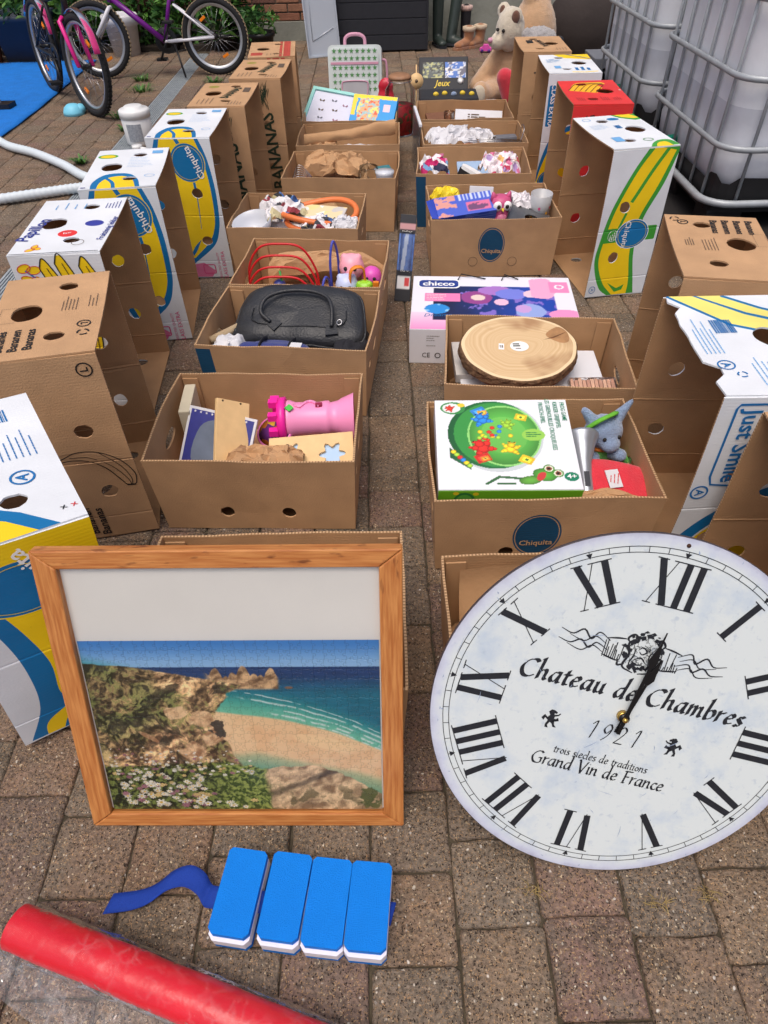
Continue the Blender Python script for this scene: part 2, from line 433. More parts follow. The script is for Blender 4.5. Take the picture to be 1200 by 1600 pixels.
def crumple(name, c, sz, h, mat, parent=None, seed=0, n=26, amp=.03, rz=0.0, flatness=1.0, facet=True, edge=.5):
    """heap of scrunched paper: ridged facets over a low mound"""
    rd = random.Random(seed); off = Vector((rd.uniform(0, 50), rd.uniform(0, 50), rd.uniform(0, 50)))
    cs, sn = math.cos(rz), math.sin(rz)
    def f(u, v):
        x = (u - .5); y = (v - .5)
        fe = min(1, 5 * min(u, 1 - u, v, 1 - v) + .25)
        e = max(0.0, 1 - (abs(2 * x) ** 4 * .5 + abs(2 * y) ** 4 * .5))
        p = Vector((u * 3.1, v * 3.1, 0)) + off
        r1 = 1 - abs(mnoise.noise(p * 1.0)) * 2; r2 = 1 - abs(mnoise.noise(p * 2.3 + Vector((9, 3, 1)))) * 2; r3 = mnoise.noise(p * 5.0)
        z = c[2] + h * (e * (1 - edge) + edge * e ** .5) + amp * (r1 * .6 + r2 * .35 + r3 * .2 - .5)
        jx = amp * .8 * mnoise.noise(p * 1.7 + Vector((4, 4, 4))); jy = amp * .8 * mnoise.noise(p * 1.7 + Vector((14, 4, 4)))
        X = x * sz[0] + jx * fe; Y = y * sz[1] + jy * fe; X = max(-sz[0] / 2, min(sz[0] / 2, X)); Y = max(-sz[1] / 2, min(sz[1] / 2, Y)); z = max(z, c[2] + .001 if c[2] > 0 else .001)
        return (c[0] + X * cs - Y * sn, c[1] + X * sn + Y * cs, z)
    return sheet(name, n, n, f, mat, parent, smooth=not facet)
def blob(name, prims, mat, parent=None, voxel=.012, smooth=4, fuzz=0.0):
    """one continuous soft body: balls / capsules fused by a voxel remesh"""
    b = MB()
    for p in prims:
        if p[0] == 'b': b.ball(p[1], p[2], None, p[3] if len(p) > 3 else None, 16, 10)
        else:
            a0, a1, r0, r1 = Vector(p[1]), Vector(p[2]), p[3], p[4]
            k = 7; pts = [a0.lerp(a1, i / (k - 1)) for i in range(k)]; rs = [r0 + (r1 - r0) * i / (k - 1) for i in range(k)]
            b.tube(pts, rs, 12); b.ball(a0, r0, None, None, 12, 8); b.ball(a1, r1, None, None, 12, 8)
    o = b.build(name, mat, parent)
    m = o.modifiers.new('remesh', 'REMESH'); m.mode = 'VOXEL'; m.voxel_size = voxel; m.use_smooth_shade = True
    s = o.modifiers.new('smooth', 'SMOOTH'); s.iterations = smooth; s.factor = .5
    dg = bpy.context.evaluated_depsgraph_get(); me = bpy.data.meshes.new_from_object(o.evaluated_get(dg))
    o.modifiers.clear(); o.data = me; me.materials.clear(); me.materials.append(mat)
    if fuzz:
        for v in me.vertices: v.co += v.normal * fuzz * (mnoise.noise(v.co * 60) + .5 * mnoise.noise(v.co * 140))
    for p in me.polygons: p.use_smooth = True
    return o
# ================================================================== ground: aged concrete pavers
def paver_material():
    m = bpy.data.materials.new('paver'); m.use_nodes = True; nt = m.node_tree; L = nt.links; b = nt.nodes['Principled BSDF']
    b.inputs['Roughness'].default_value = .85; b.inputs['Specular IOR Level'].default_value = .3
    g = nd(nt, 'ShaderNodeNewGeometry'); oi = nd(nt, 'ShaderNodeObjectInfo')
    ad = nd(nt, 'ShaderNodeMath', operation='ADD'); L.new(oi.outputs['Random'], ad.inputs[0]); L.new(g.outputs['Random Per Island'], ad.inputs[1])
    fr = nd(nt, 'ShaderNodeMath', operation='FRACT'); L.new(ad.outputs[0], fr.inputs[0])
    rp = nd(nt, 'ShaderNodeValToRGB'); e = rp.color_ramp.elements
    e[0].position = 0; e[0].color = (*lin((120, 98, 82)), 1); e[1].position = 1; e[1].color = (*lin((130, 116, 100)), 1)
    for p, c in ((.15, (136, 114, 94)), (.3, (112, 96, 86)), (.45, (128, 102, 92)), (.6, (138, 116, 94)), (.8, (116, 104, 92))):
        q = e.new(p); q.color = (*lin(c), 1)
    L.new(fr.outputs[0], rp.inputs[0])
    def noise(scale, det=4, rough=.6):
        n = nd(nt, 'ShaderNodeTexNoise'); n.inputs['Scale'].default_value = scale; n.inputs['Detail'].default_value = det; n.inputs['Roughness'].default_value = rough
        L.new(g.outputs['Position'], n.inputs['Vector']); return n
    def mix(fac, a, bcol, mode='MIX'):
        x = nd(nt, 'ShaderNodeMix', data_type='RGBA', blend_type=mode)
        if isinstance(fac, float): x.inputs[0].default_value = fac
        else: L.new(fac, x.inputs[0])
        for s, i in ((a, 6), (bcol, 7)):
            if isinstance(s, tuple): x.inputs[i].default_value = (*s, 1)
            else: L.new(s, x.inputs[i])
        return x.outputs[2]
    def rng(src, a, bb, c=0.0, d=1.0):
        r = nd(nt, 'ShaderNodeMapRange'); r.inputs[1].default_value = a; r.inputs[2].default_value = bb; r.inputs[3].default_value = c; r.inputs[4].default_value = d
        L.new(src, r.inputs[0]); return r.outputs[0]
    n1 = noise(14); n2 = noise(5.5, 5); n3 = noise(140, 3); n4 = noise(420, 2)
    col = mix(rng(n1.outputs[0], .42, .68, 0, .8), rp.outputs[0], lin((112, 102, 90)))
    col = mix(rng(n2.outputs[0], .52, .70, 0, .65), col, lin((72, 66, 56)))
    v = nd(nt, 'ShaderNodeVectorMath', operation='SCALE'); L.new(col, v.inputs[0]); L.new(rng(n3.outputs[0], .3, .7, .5, 1.5), v.inputs['Scale']); col = v.outputs[0]
    hs = None
    for sc, thr, cut, c1 in ((190, .24, .74, (206, 186, 154)), (330, .34, .55, (184, 148, 108)), (120, .17, .84, (220, 210, 192)), (260, .34, .60, (60, 48, 40)), (80, .13, .92, (226, 218, 206))):
        vo = nd(nt, 'ShaderNodeTexVoronoi'); vo.inputs['Scale'].default_value = sc; vo.inputs['Randomness'].default_value = 1.0
        mp = nd(nt, 'ShaderNodeMix', data_type='VECTOR'); mp.inputs[0].default_value = .012; L.new(g.outputs['Position'], mp.inputs[4]); nw = noise(sc * .6, 2); L.new(nw.outputs['Color'], mp.inputs[5]); L.new(mp.outputs[1], vo.inputs['Vector'])
        sp = nd(nt, 'ShaderNodeSeparateColor'); L.new(vo.outputs['Color'], sp.inputs[0])
        a = rng(vo.outputs['Distance'], thr, thr + .1, 1, 0); bq = rng(sp.outputs[0], cut, cut + .03)
        mu = nd(nt, 'ShaderNodeMath', operation='MULTIPLY'); L.new(a, mu.inputs[0]); L.new(bq, mu.inputs[1])
        tint = mix(sp.outputs[1], lin(c1), lin(tuple(x * .72 for x in c1)))
        col = mix(mu.outputs[0], col, tint)
        hs = mu if hs is None else hs
    L.new(col, b.inputs['Base Color'])
    hsum = nd(nt, 'ShaderNodeMath', operation='MULTIPLY_ADD'); L.new(n4.outputs[0], hsum.inputs[0]); hsum.inputs[1].default_value = .4; L.new(n3.outputs[0], hsum.inputs[2])
    bp = nd(nt, 'ShaderNodeBump'); bp.inputs['Strength'].default_value = 1.0; bp.inputs['Distance'].default_value = .007
    L.new(hsum.outputs[0], bp.inputs['Height']); L.new(bp.outputs[0], b.inputs['Normal'])
    return m
PAVER = paver_material()
SAND = pm('joint_sand', lin((78, 70, 56)), .95, .4, 40, .6, 200)
g = MB(); g.add([(-60, -60, -.009), (60, -60, -.009), (60, 60, -.009), (-60, 60, -.009)], [(0, 1, 2, 3)], SAND)
ground = tag(g.build('ground', SAND), kind='structure')
PW = .1437
def paver_shape(w, l, seed):
    rd = random.Random(seed); base = rrect(-w / 2, -l / 2, w / 2, l / 2, rd.uniform(.0035, .009), 2)
    P = []
    for i in range(len(base)):
        a = base[i]; c = base[(i + 1) % len(base)]; P.append(a)
        if math.hypot(c[0] - a[0], c[1] - a[1]) > .06:
            for t in (.33, .66): P.append((a[0] + (c[0] - a[0]) * t, a[1] + (c[1] - a[1]) * t))
    P = [(x + rd.uniform(-.003, .0022), y + rd.uniform(-.003, .0022)) for x, y in P]
    n = len(P); tz = [rd.uniform(-.0015, .0015) for _ in P]
    vs = [(x, y, -.03) for x, y in P] + [(x, y, -.006) for x, y in P] + [(x * .972, y * .975, -.0014 + t * .6) for (x, y), t in zip(P, tz)] + [(x * .90, y * .91, t * .8) for (x, y), t in zip(P, tz)] + [(0, 0, .0008)]
    fs = []
    for r in range(3):
        for i in range(n): fs.append((r * n + i, r * n + (i + 1) % n, (r + 1) * n + (i + 1) % n, (r + 1) * n + i))
    for i in range(n): fs.append((3 * n + i, 3 * n + (i + 1) % n, 4 * n))
    return vs, fs
LENS = (.1405, .1405, .1405, .176, .2115)
SHAPES = {}
for l in set(LENS):
    for s in range(8):
        vs, fs = paver_shape(PW - .0024, l - .0024, s + int(l * 1e5))
        me = bpy.data.meshes.new('paver'); me.from_pydata(vs, [], fs); me.materials.append(PAVER)
        for p in me.polygons: p.use_smooth = True
        SHAPES[(l, s)] = (vs, fs, me)
rd = random.Random(11); plist = []
DR0, DR1 = -1.6213, -1.4776      # drain channel kept free
for k in range(-33, 30):
    xc = .103 + PW * (k + .5); y = -1.3 + rd.uniform(0, .2)
    while y < 7.62:
        l = rd.choice(LENS); yc = y + l / 2; y += l
        plist.append((xc, yc, l, rd.randrange(8), rd.choice((0, PI)), rd.uniform(-.0022, .0022), rd.uniform(-.012, .012), rd.uniform(-.012, .012)))
def in_drain(x, y): return y > 1.6 and DR0 < x < DR1
plist = [p for p in plist if not in_drain(p[0], p[1])]
def big(p):
    x, y = p[0], p[1]
    vis = abs(x) < .36 + .60 * max(y, 0) and y > -.02
    return (0 if vis else 1, y * y + x * x)
plist.sort(key=big)
for (x, y, l, s, a, z, tx, ty) in plist[:300]:
    o = obj('paver', SHAPES[(l, s)][2], ground, (x, y, z), (tx, ty, a))
g = MB()
for (x, y, l, s, a, z, tx, ty) in plist[300:]:
    vs, fs, _ = SHAPES[(l, s)]
    g.add(vs, fs, PAVER, TR((x, y, z), (tx, ty, a)), True)
tag(g.build('paver_field', PAVER, ground), kind='stuff')
# drain channel with ribbed cover running back between the pavers
g = MB(); DG = pm('drain_grey', lin((150, 158, 162)), .7, .2, 25, .3, 120)
dm = thing('drain_channel', 'narrow grey ribbed drain channel set between the pavers at left', 'drain', ((DR0 + DR1) / 2, 1.7, 0))
for i in range(8):
    g = MB(); g.box((0, .33 + i * .7, -.012), (.139, .69, .02), DG)
    for q in range(9): g.box((-.056 + q * .014, .33 + i * .7, .0), (.006, .685, .006), DG)
    g.build('cover_segment', DG, dm)

# ================================================================== cardboard
KRAFT = pm('kraft', lin((188, 149, 110)), .8, .09, 14, .18, 260, flute=.035, coord='UV')
KIN = pm('kraft_inside', lin((178, 139, 100)), .85, .10, 12, .15, 240, flute=.055, coord='UV')
def edge_mat():
    """cut board edge: wavy flute between two liners, seen as fine stripes"""
    m = pm('kraft_cut_edge', lin((190, 154, 114)), .9, .2, 200); nt = m.node_tree; L = nt.links; b = nt.nodes['Principled BSDF']
    tc = nd(nt, 'ShaderNodeTexCoord'); sx = nd(nt, 'ShaderNodeSeparateXYZ'); L.new(tc.outputs['UV'], sx.inputs[0]); ad = nd(nt, 'ShaderNodeMath', operation='ADD'); L.new(sx.outputs[0], ad.inputs[0]); L.new(sx.outputs[1], ad.inputs[1])
    mu = nd(nt, 'ShaderNodeMath', operation='MULTIPLY'); mu.inputs[1].default_value = 2 * PI / .0072; L.new(ad.outputs[0], mu.inputs[0]); sn = nd(nt, 'ShaderNodeMath', operation='SINE'); L.new(mu.outputs[0], sn.inputs[0])
    rp = nd(nt, 'ShaderNodeValToRGB'); e = rp.color_ramp.elements; e[0].position = .35; e[0].color = (*lin((146, 114, 82)), 1); e[1].position = .62; e[1].color = (*lin((200, 164, 124)), 1); ma = nd(nt, 'ShaderNodeMath', operation='MULTIPLY_ADD'); ma.inputs[1].default_value = .5; ma.inputs[2].default_value = .5; L.new(sn.outputs[0], ma.inputs[0]); L.new(ma.outputs[0], rp.inputs[0]); L.new(rp.outputs[0], b.inputs['Base Color']); return m
KEDGE = edge_mat()
WHITE = pm('board_white', lin((222, 226, 230)), .55, .04, 9, .05, 200, flute=.04, coord='UV')
YEL = pm('print_yellow', lin((246, 208, 22)), .5, .05, 12, flute=.04, coord='UV')
PYEL = pm('print_pale_yellow', lin((240, 226, 120)), .5, .05, 12, flute=.04, coord='UV')
BLU = pm('print_blue', lin((10, 112, 170)), .5, .06, 12, flute=.04, coord='UV')
GRN = pm('print_green', lin((62, 156, 52)), .5, .06, 12, flute=.04, coord='UV')
RED = pm('print_red', lin((222, 52, 50)), .5, .06, 12, flute=.04, coord='UV')
PINK = pm('print_pink', lin((226, 120, 158)), .5, .1, 20, flute=.04, coord='UV')
ORN = pm('print_orange', lin((246, 180, 30)), .5, .05, 12, coord='UV')
DBLU = pm('print_dark_blue', lin((20, 74, 108)), .6, .1, 14, flute=.1, coord='UV')
DRED = pm('print_faded_red', lin((176, 70, 56)), .6, .15, 18, flute=.04, coord='UV')
IBLK = pm('ink_black', lin((34, 30, 28)), .6, .1, 30)
IGREY = pm('ink_grey', lin((96, 80, 66)), .7, .1, 30)
IBLU = pm('ink_blue', lin((24, 108, 172)), .5, .05, 30)
ILB = pm('ink_light_blue', lin((110, 170, 220)), .5, .05, 30)
IWHT = pm('ink_white', lin((240, 240, 238)), .5, .03, 30)
IYEL = pm('ink_gold', lin((226, 196, 60)), .5, .05, 30)
IGRN = pm('ink_green', lin((50, 140, 50)), .5, .05, 30)
IRED = pm('ink_red', lin((206, 60, 60)), .5, .05, 30)
IPNK = pm('ink_pink', lin((214, 74, 130)), .5, .05, 30)
INAV = pm('ink_navy', lin((44, 56, 140)), .5, .05, 30)
IDGN = pm('ink_dark_green', lin((36, 52, 34)), .6, .1, 30)

def hand_hole(u, v, rot=0.0, s=1.0, seed=0):
    rdx = random.Random(seed)
    p = [(-.036, 0), (-.03, .013), (-.012, .021), (.008, .023), (.026, .016), (.036, .003), (.034, -.01), (.018, -.019), (-.006, -.022), (-.026, -.015)]
    p = [(x * .93, y * 1.75) for x, y in p]; q = spline(p, 3, True); c, n = math.cos(rot), math.sin(rot)
    return [(u + (x * c - y * n) * s * (1 + rdx.uniform(-.03, .03)), v + (x * n + y * c) * s) for x, y in q]
def oval_logo(layers, ink, u, v, ru, rv, rot, edge=None, text=True):
    layers.append((ell(u, v, ru * 1.04, rv * 1.04, 36), edge or YEL)); layers.append((ell(u, v, ru, rv, 36), BLU))
    ink.strip(ell(u, v, ru * .88, rv * .88, 36), .0014, IYEL, closed=True)

def lid(name, label, x, y, yaw, side, near=None, top=None, base=WHITE, h=.537, w=.389, d=.24, seed=0, holes_near=True, lean=0.0, flare=.006, torn=False, backmat=None, group=None):
    """empty banana-box lid standing on its short end, open towards the aisle.
    near(layers, ink, d, h) and top(layers, ink, d, w) draw the print; u runs left to right as seen by the viewer"""
    t = thing(name, label, 'carton', (x, y, .003), R(yaw), group)
    t.rotation_euler = (0, R(lean), R(yaw))
    rdx = random.Random(seed); ph = [rdx.uniform(0, 6) for _ in range(6)]
    u0 = 0.0 if side > 0 else -d
    inn = (lambda u: 1 - u / d) if side > 0 else (lambda u: u / d)     # 1 at the open rim
    K = KRAFT if base is not WHITE else KIN
    back = backmat or KIN
    def circ(u, v, r=.0185): return ell(u if side > 0 else d - u, v, r * 1.15, r, 18, rdx.uniform(0, 3), .05, rdx.randrange(99))
    def mkink(): return Ink()
    rimf = lambda u, v: (u < 1e-4) if side > 0 else (u > d - 1e-4)
    # near and far long sides
    for which in ('near', 'far'):
        lay = []; ink = Ink(); hs = []
        if holes_near: hs = [circ(.35 * d, h * .64), circ(.34 * d, h * .29)]
        wf = lambda u, v, q=ph[0 if which == 'near' else 1]: -inn(u) * (.004 + flare * math.sin(PI * v / h)) * 1.0 + .0015 * math.sin(9 * v + q) * inn(u) * math.sin(PI * v / h) + .003 * mnoise.noise(Vector((u * 8, v * 8, q * 7))) * math.sin(PI * v / h)
        if which == 'near':
            if near: near(lay, ink, d, h)
            fn = lambda u, q, v: (u0 + u, q, v + .0045 * 0)
        else:
            hs = [[(d - a, b) for a, b in p] for p in hs][::1]
            fn = lambda u, q, v: (u0 + d - u, w - q, v)
        lo, hi = .0045, h - .0045
        fn2 = lambda u, q, v, f=fn: f(u, q, lo + (hi - lo) * v / h)
        if which == 'near': wf2 = wf; rf = rimf
        else:
            wf2 = lambda u, v, f=wf: f(d - u, v); rf = lambda u, v: rimf(d - u, v)
        cr = [h * .475 + rdx.uniform(-.01, .01), h * .13]
        for cv in cr:
            lay.insert(0, ([(0, cv - .003), (d, cv - .003), (d, cv), (0, cv)], base)); lay.insert(0, ([(0, cv), (d, cv), (d, cv + .003), (0, cv + .003)], base))
        wf2 = lambda u, v, f=wf2, cr=cr: f(u, v) + sum(.0016 * max(0, 1 - abs(v - c_) / .003) for c_ in cr)
        o = panel('long_side', d, h, base, back, KEDGE, hs, lay, fn=fn2, warp=wf2, parent=t, rim=rf)
        ink.build('lettering', fn2, o, wf2)
    # top and bottom short ends
    for which in ('top', 'bottom'):
        lay = []; ink = Ink(); us = (lambda q: q) if side > 0 else (lambda q: d - q)
        hs = [ell(us(.38 * d), w * .84, .0225, .019, 18, 0, .06, seed), ell(us(.39 * d), w * .22, .0225, .019, 18, 0, .06, seed + 1), hand_hole(us(.70 * d), w * .53, .25 * side + PI * (side < 0), 1.0, seed)]
        if torn and which == 'top':
            rim_u = 0.0 if side > 0 else d; sg = 1 if side > 0 else -1
            out = [(rim_u + sg * (.004 * rdx.random()), 0)]
        wf = lambda u, v, q=ph[2 if which == 'top' else 3]: inn(u) ** 2 * .006 * math.sin(PI * v / w) + .0012 * math.sin(11 * v + q) * inn(u)
        if which == 'top':
            if top: top(lay, ink, d, w)
            fn = lambda u, q, v: (u0 + u, v, h - q)
            outl = None
            if torn:
                if side > 0: outl = [(0, 0), (d, 0), (d, w), (0, w)]
                k = 16; rimp = []
                for i in range(k + 1):
                    v = w * (1 - i / k); bite = .0
                    if abs(v - w * .88) < .02: bite = .018
                    if abs(v - w * .22) < .022: bite = .024
                    rimp.append((bite + rdx.uniform(0, .005), v))
                outl = [(0.004, 0), (d, 0), (d, w)] + rimp[:-1]
            o = panel('short_end', d, w, base, back, KEDGE, hs if not torn else hs[2:], lay, fn=fn, warp=wf, parent=t, rim=rimf, outline=outl)
            ink.build('lettering', fn, o, wf)
        else:
            hs2 = [[(a, w - b) for a, b in p] for p in hs]
            fn = lambda u, q, v: (u0 + u, w - v, q)
            panel('short_end', d, w, base, back, KEDGE, hs2, (), fn=fn, parent=t, rim=rimf)
    # closed face at the back with its long slot
    m = w - .009; hh = h - .009
    hs = [rrect(m * .38, hh * .3, m * .62, hh * .7, .03)]
    if side > 0: fn = lambda u, q, v: (d - .0005 - q, .0045 + u, .0045 + v)
    else: fn = lambda u, q, v: (-d + .0005 + q, w - .0045 - u, .0045 + v)
    panel('closed_face', m, hh, base, back, KEDGE, hs, (), fn=fn, parent=t, rim=lambda u, v: False, grid=.06)
    return t

# ---- prints ---------------------------------------------------------------
def pts(a, W_, H_): return [tuple(p) for p in spline([(x * W_, (1 - y) * H_) for x, y in a], 6)]
def blue_banana(layers, ink, d, h, low=True):
    """left-row white lid: yellow banana with thick blue outline and oval, u from outer to inner"""
    rt = pts([(.80, -.02), (.90, .12), (.95, .3), (.945, .48), (.90, .62), (.76, .75), (.36, .89)], d, h)
    lf = pts([(.30, .905), (.16, .74), (.03, .55), (-.02, .35), (.02, .15), (.16, -.02)], d, h)
    layers.append((rt + lf, BLU))
    rt2 = pts([(.74, -.02), (.83, .12), (.875, .3), (.87, .48), (.83, .60), (.70, .715), (.39, .845)], d, h)
    lf2 = pts([(.32, .845), (.24, .72), (.12, .55), (.07, .35), (.11, .15), (.23, -.02)], d, h)
    layers.append((rt2 + lf2, YEL))
    layers.append((fat(pts([(.45, -.02), (.52, .05), (.56, .1)], d, h), .014), BLU))
    layers.append((fat(pts([(.63, .27), (.64, .36)], d, h), [.010] * 7), BLU))
    layers.append((fat(pts([(.64, .38), (.625, .48), (.60, .62)], d, h), [.004] * 6 + [.0035] * 3 + [.002] * 4), BLU))
    layers.append((pts([(.36, .80), (.44, .75), (.56, .70)], d, h) + pts([(.56, .70), (.46, .78), (.37, .83)], d, h)[1:], BLU))
    oval_logo(layers, ink, .59 * d, .845 * h, .064, .068, 0)
    ink.text('Chiquita', .70 * d, .845 * h, .036, IWHT, R(112), bold=.012)
    if low:
        layers.append(([(.30 * d, .0), (.62 * d, .0), (.70 * d, .05 * h), (.52 * d, .115 * h), (.30 * d, .1 * h)], PINK))
        ink.strip(rrect(.50 * d, .03 * h, .70 * d, .10 * h, .006), .004, IPNK, closed=True)
        ink.text('SELECTED QUALITY', .78 * d, .095 * h, .0125, IPNK, R(90)); ink.text('CLASS EXTRA', .87 * d, .088 * h, .021, IPNK, R(90))
def blue_banana_top(layers, ink, d, w):
    P = lambda a: [tuple(p) for p in spline([(x * d, y * w) for x, y in a], 6)]
    layers.append((P([(.16, -.02), (.14, .14), (.22, .3), (.36, .36), (.58, .34), (.72, .2), (.80, -.02)]), BLU))
    layers.append((P([(.24, -.02), (.24, .13), (.32, .25), (.46, .29), (.60, .25), (.68, .14), (.74, -.02)]), YEL))
    layers.append((fat(P([(.46, -.02), (.40, .14), (.26, .28)]), .012), BLU))
    layers.append((ell(.17 * d, .82 * w, .034, .022, 24), GRN)); layers.append((ell(.17 * d, .82 * w, .026, .015, 24), YEL))
    ink.lines(.50 * d, .50 * w, .86 * d, .78 * w, 7, ILB, 'u'); ink.strip(ell(.86 * d, .28 * w, .016, .013, 20), .0018, ILB, closed=True)
    ink.poly([(.78 * d, .86 * w), (.93 * d, .86 * w), (.93 * d, .93 * w), (.78 * d, .93 * w)], ILB)
    ink.lines(.03 * d, .02 * w, .13 * d, .05 * w, 1, INAV, 'u', .006)
def green_banana(layers, ink, d, h):
    lf = pts([(.55, -.01), (.36, .14), (.15, .37), (.06, .59), (.045, .745), (.20, .93), (.40, 1.01)], d, h)
    rt = pts([(.84, 1.01), (.78, .9), (.667, .67), (.70, .44), (.9, .215), (1.02, .0)], d, h)
    layers.append((lf + rt, GRN))
    lf2 = pts([(.64, -.01), (.43, .14), (.22, .37), (.125, .59), (.115, .745), (.26, .90), (.46, 1.0)], d, h)
    rt2 = pts([(.71, 1.0), (.70, .9), (.60, .67), (.625, .44), (.82, .215), (.96, .02)], d, h)
    layers.append((lf2 + rt2, YEL))
    layers.append((fat(pts([(.86, -.01), (.66, .14), (.44, .33)], d, h), .013), GRN))
    layers.append((fat(pts([(.40, .4), (.33, .5)], d, h), .010), GRN))
    layers.append(([(.34 * d, .1 * h), (.50 * d, .02 * h), (.62 * d, .035 * h), (.64 * d, .075 * h), (.52 * d, .05 * h)], GRN))
    layers.append((rrect(.09 * d, .40 * h, .96 * d, .50 * h, .006), GRN))
    ink.text('Chiquita', .47 * d, .45 * h, .030, IWHT, R(-90), bold=.012)
    oval_logo(layers, ink, .57 * d, .45 * h, .062, .053, 0, IWHT)
    ink.lines(.20 * d, .42 * h, .32 * d, .48 * h, 4, IWHT, 'v', .003); ink.strip(ell(.25 * d, .45 * h, .018, .02, 20), .0015, IWHT, closed=True)
    ink.strip(ell(.10 * d, .055 * h, .012, .014, 20), .0022, IBLU, closed=True); ink.text('A', .10 * d, .055 * h, .018, IBLU, R(-90))
def green_banana_top(layers, ink, d, w):
    P = lambda a: [tuple(p) for p in spline([(x * d, y * w) for x, y in a], 6)]
    layers.append((P([(.55, -.01), (.66, .10), (.80, .17), (.96, .16), (1.01, .02)]), GRN))
    layers.append((P([(.64, -.01), (.71, .08), (.81, .12), (.88, .10), (.90, -.01)]), YEL))
    layers.append(([(.62 * d, 1.0 * w), (.70 * d, .90 * w), (.90 * d, .80 * w), (1.0 * d, .82 * w), (1.0 * d, 1.0 * w)], GRN))
    layers.append(([(.68 * d, 1.0 * w), (.76 * d, .92 * w), (.92 * d, .86 * w), (1.0 * d, .88 * w), (.93 * d, 1.0 * w)], YEL))
    layers.append((ell(.58 * d, .88 * w, .024, .016, 20), BLU))
    ink.lines(.10 * d, .60 * w, .40 * d, .74 * w, 5, ILB, 'u'); ink.bars(.45 * d, .58 * w, .53 * d, .68 * w, IBLU)
    ink.poly([(.18 * d, .20 * w), (.32 * d, .20 * w), (.32 * d, .34 * w), (.18 * d, .34 * w)], ILB)
    ink.strip(ell(.16 * d, .90 * w, .015, .014, 20), .002, ILB, closed=True); ink.strip(ell(.66 * d, .20 * w, .017, .014, 20), .003, IGRN, closed=True)
def papillon(layers, ink, d, h):
    for k, (u, tp) in enumerate(((.36, .012), (.54, -.01), (.79, .01))):
        q = pts([(u - .06, tp + .05), (u, tp), (u + .07, tp + .05), (u + .17, .2), (u + .19, .42), (u + .10, .6), (u + .04, .62), (u + .06, .42), (u + .02, .2)], d, h)
        layers.append((q, YEL)); ink.strip(q, .0032, IBLK, closed=True)
        ink.strip(pts([(u + .02, tp + .05), (u + .10, .2), (u + .13, .42), (u + .08, .58)], d, h), .0022, IBLK)
    for sx, sy, r in ((.13, .06, 20), (.20, .13, 40), (.14, .12, -20), (.23, .07, 10)):
        q = ell(sx * d, (1 - sy) * h, .019, .011, 14, R(r)); layers.append((q, YEL)); ink.strip(q, .002, IRED, closed=True)
    ink.strip([(.14 * d, .93 * h), (.22 * d, .89 * h)], .005, IBLU)
def papillon_top(layers, ink, d, w):
    ink.text('Papillon', .115 * d, .42 * w, .05, INAV, R(80), bold=.02)
    layers.append((ell(.52 * d, .34 * w, .026, .024, 22), RED)); ink.text('fair', .52 * d, .34 * w, .018, IWHT, R(20))
    layers.append((ell(.76 * d, .52 * w, .026, .022, 22), pm('print_navy', lin((52, 60, 150)), .5)))
    ink.text('Fruitzinnig lekker', .95 * d, .42 * w, .024, INAV, R(86), bold=.01)
    ink.strip(ell(.70 * d, .17 * w, .016, .018, 20), .0016, IGREY, closed=True)
    ink.lines(.14 * d, .80 * w, .60 * d, .94 * w, 4, ILB, 'v', .003); ink.lines(.78 * d, .80 * w, .97 * d, .96 * w, 5, INAV, 'v', .0025)
    for sx, sy, r in ((.22, .07, 30), (.28, .09, -20), (.25, .12, 80)):
        q = ell(sx * d, sy * w, .013, .008, 12, R(r)); layers.append((q, YEL)); ink.strip(q, .0016, IRED, closed=True)
    ink.strip([(.02 * d, .004), (.98 * d, .004)], .002, IBLK)
def recycle(ink, u, v, r, mat, rot=0):
    for k in range(3):
        a = rot + k * 2 * PI / 3
        ink.strip([(u + r * math.cos(a + t), v + r * math.sin(a + t)) for t in (0, .5, 1.0, 1.4)], r * .35, mat)
def ring_letter(ink, ch, u, v, r, mat, rot, w=.0032):
    ink.strip(ell(u, v, r, r, 26), w, mat, closed=True); ink.text(ch, u, v, r * 1.5, mat, rot, bold=.02)
def brown_left(layers, ink, d, h):
    B = lambda a, w_: ink.strip(pts(a, d, h), w_, IBLK)
    B([(.28, .50), (.36, .49), (.50, .465), (.70, .475), (.88, .53), (.97, .61), (.955, .67), (.93, .685)], .0026)
    B([(.28, .515), (.42, .505), (.58, .52), (.72, .57), (.82, .65), (.86, .683), (.93, .685)], .0026)
    B([(.42, .49), (.60, .50), (.78, .56), (.88, .64), (.90, .683)], .0018); B([(.70, .475), (.86, .56), (.92, .64), (.91, .68)], .0018)
    ink.strip([(.855 * d, .317 * h), (.935 * d, .314 * h)], .005, IBLK)
    ring_letter(ink, 'L', .86 * d, .935 * h, .016, IBLK, R(-90) + PI)
    ink.text('Bananas', .47 * d, .105 * h, .030, IBLK, R(90), sx=1.0, bold=.02); ink.text('Bananen', .355 * d, .115 * h, .028, IBLK, R(90), bold=.02)
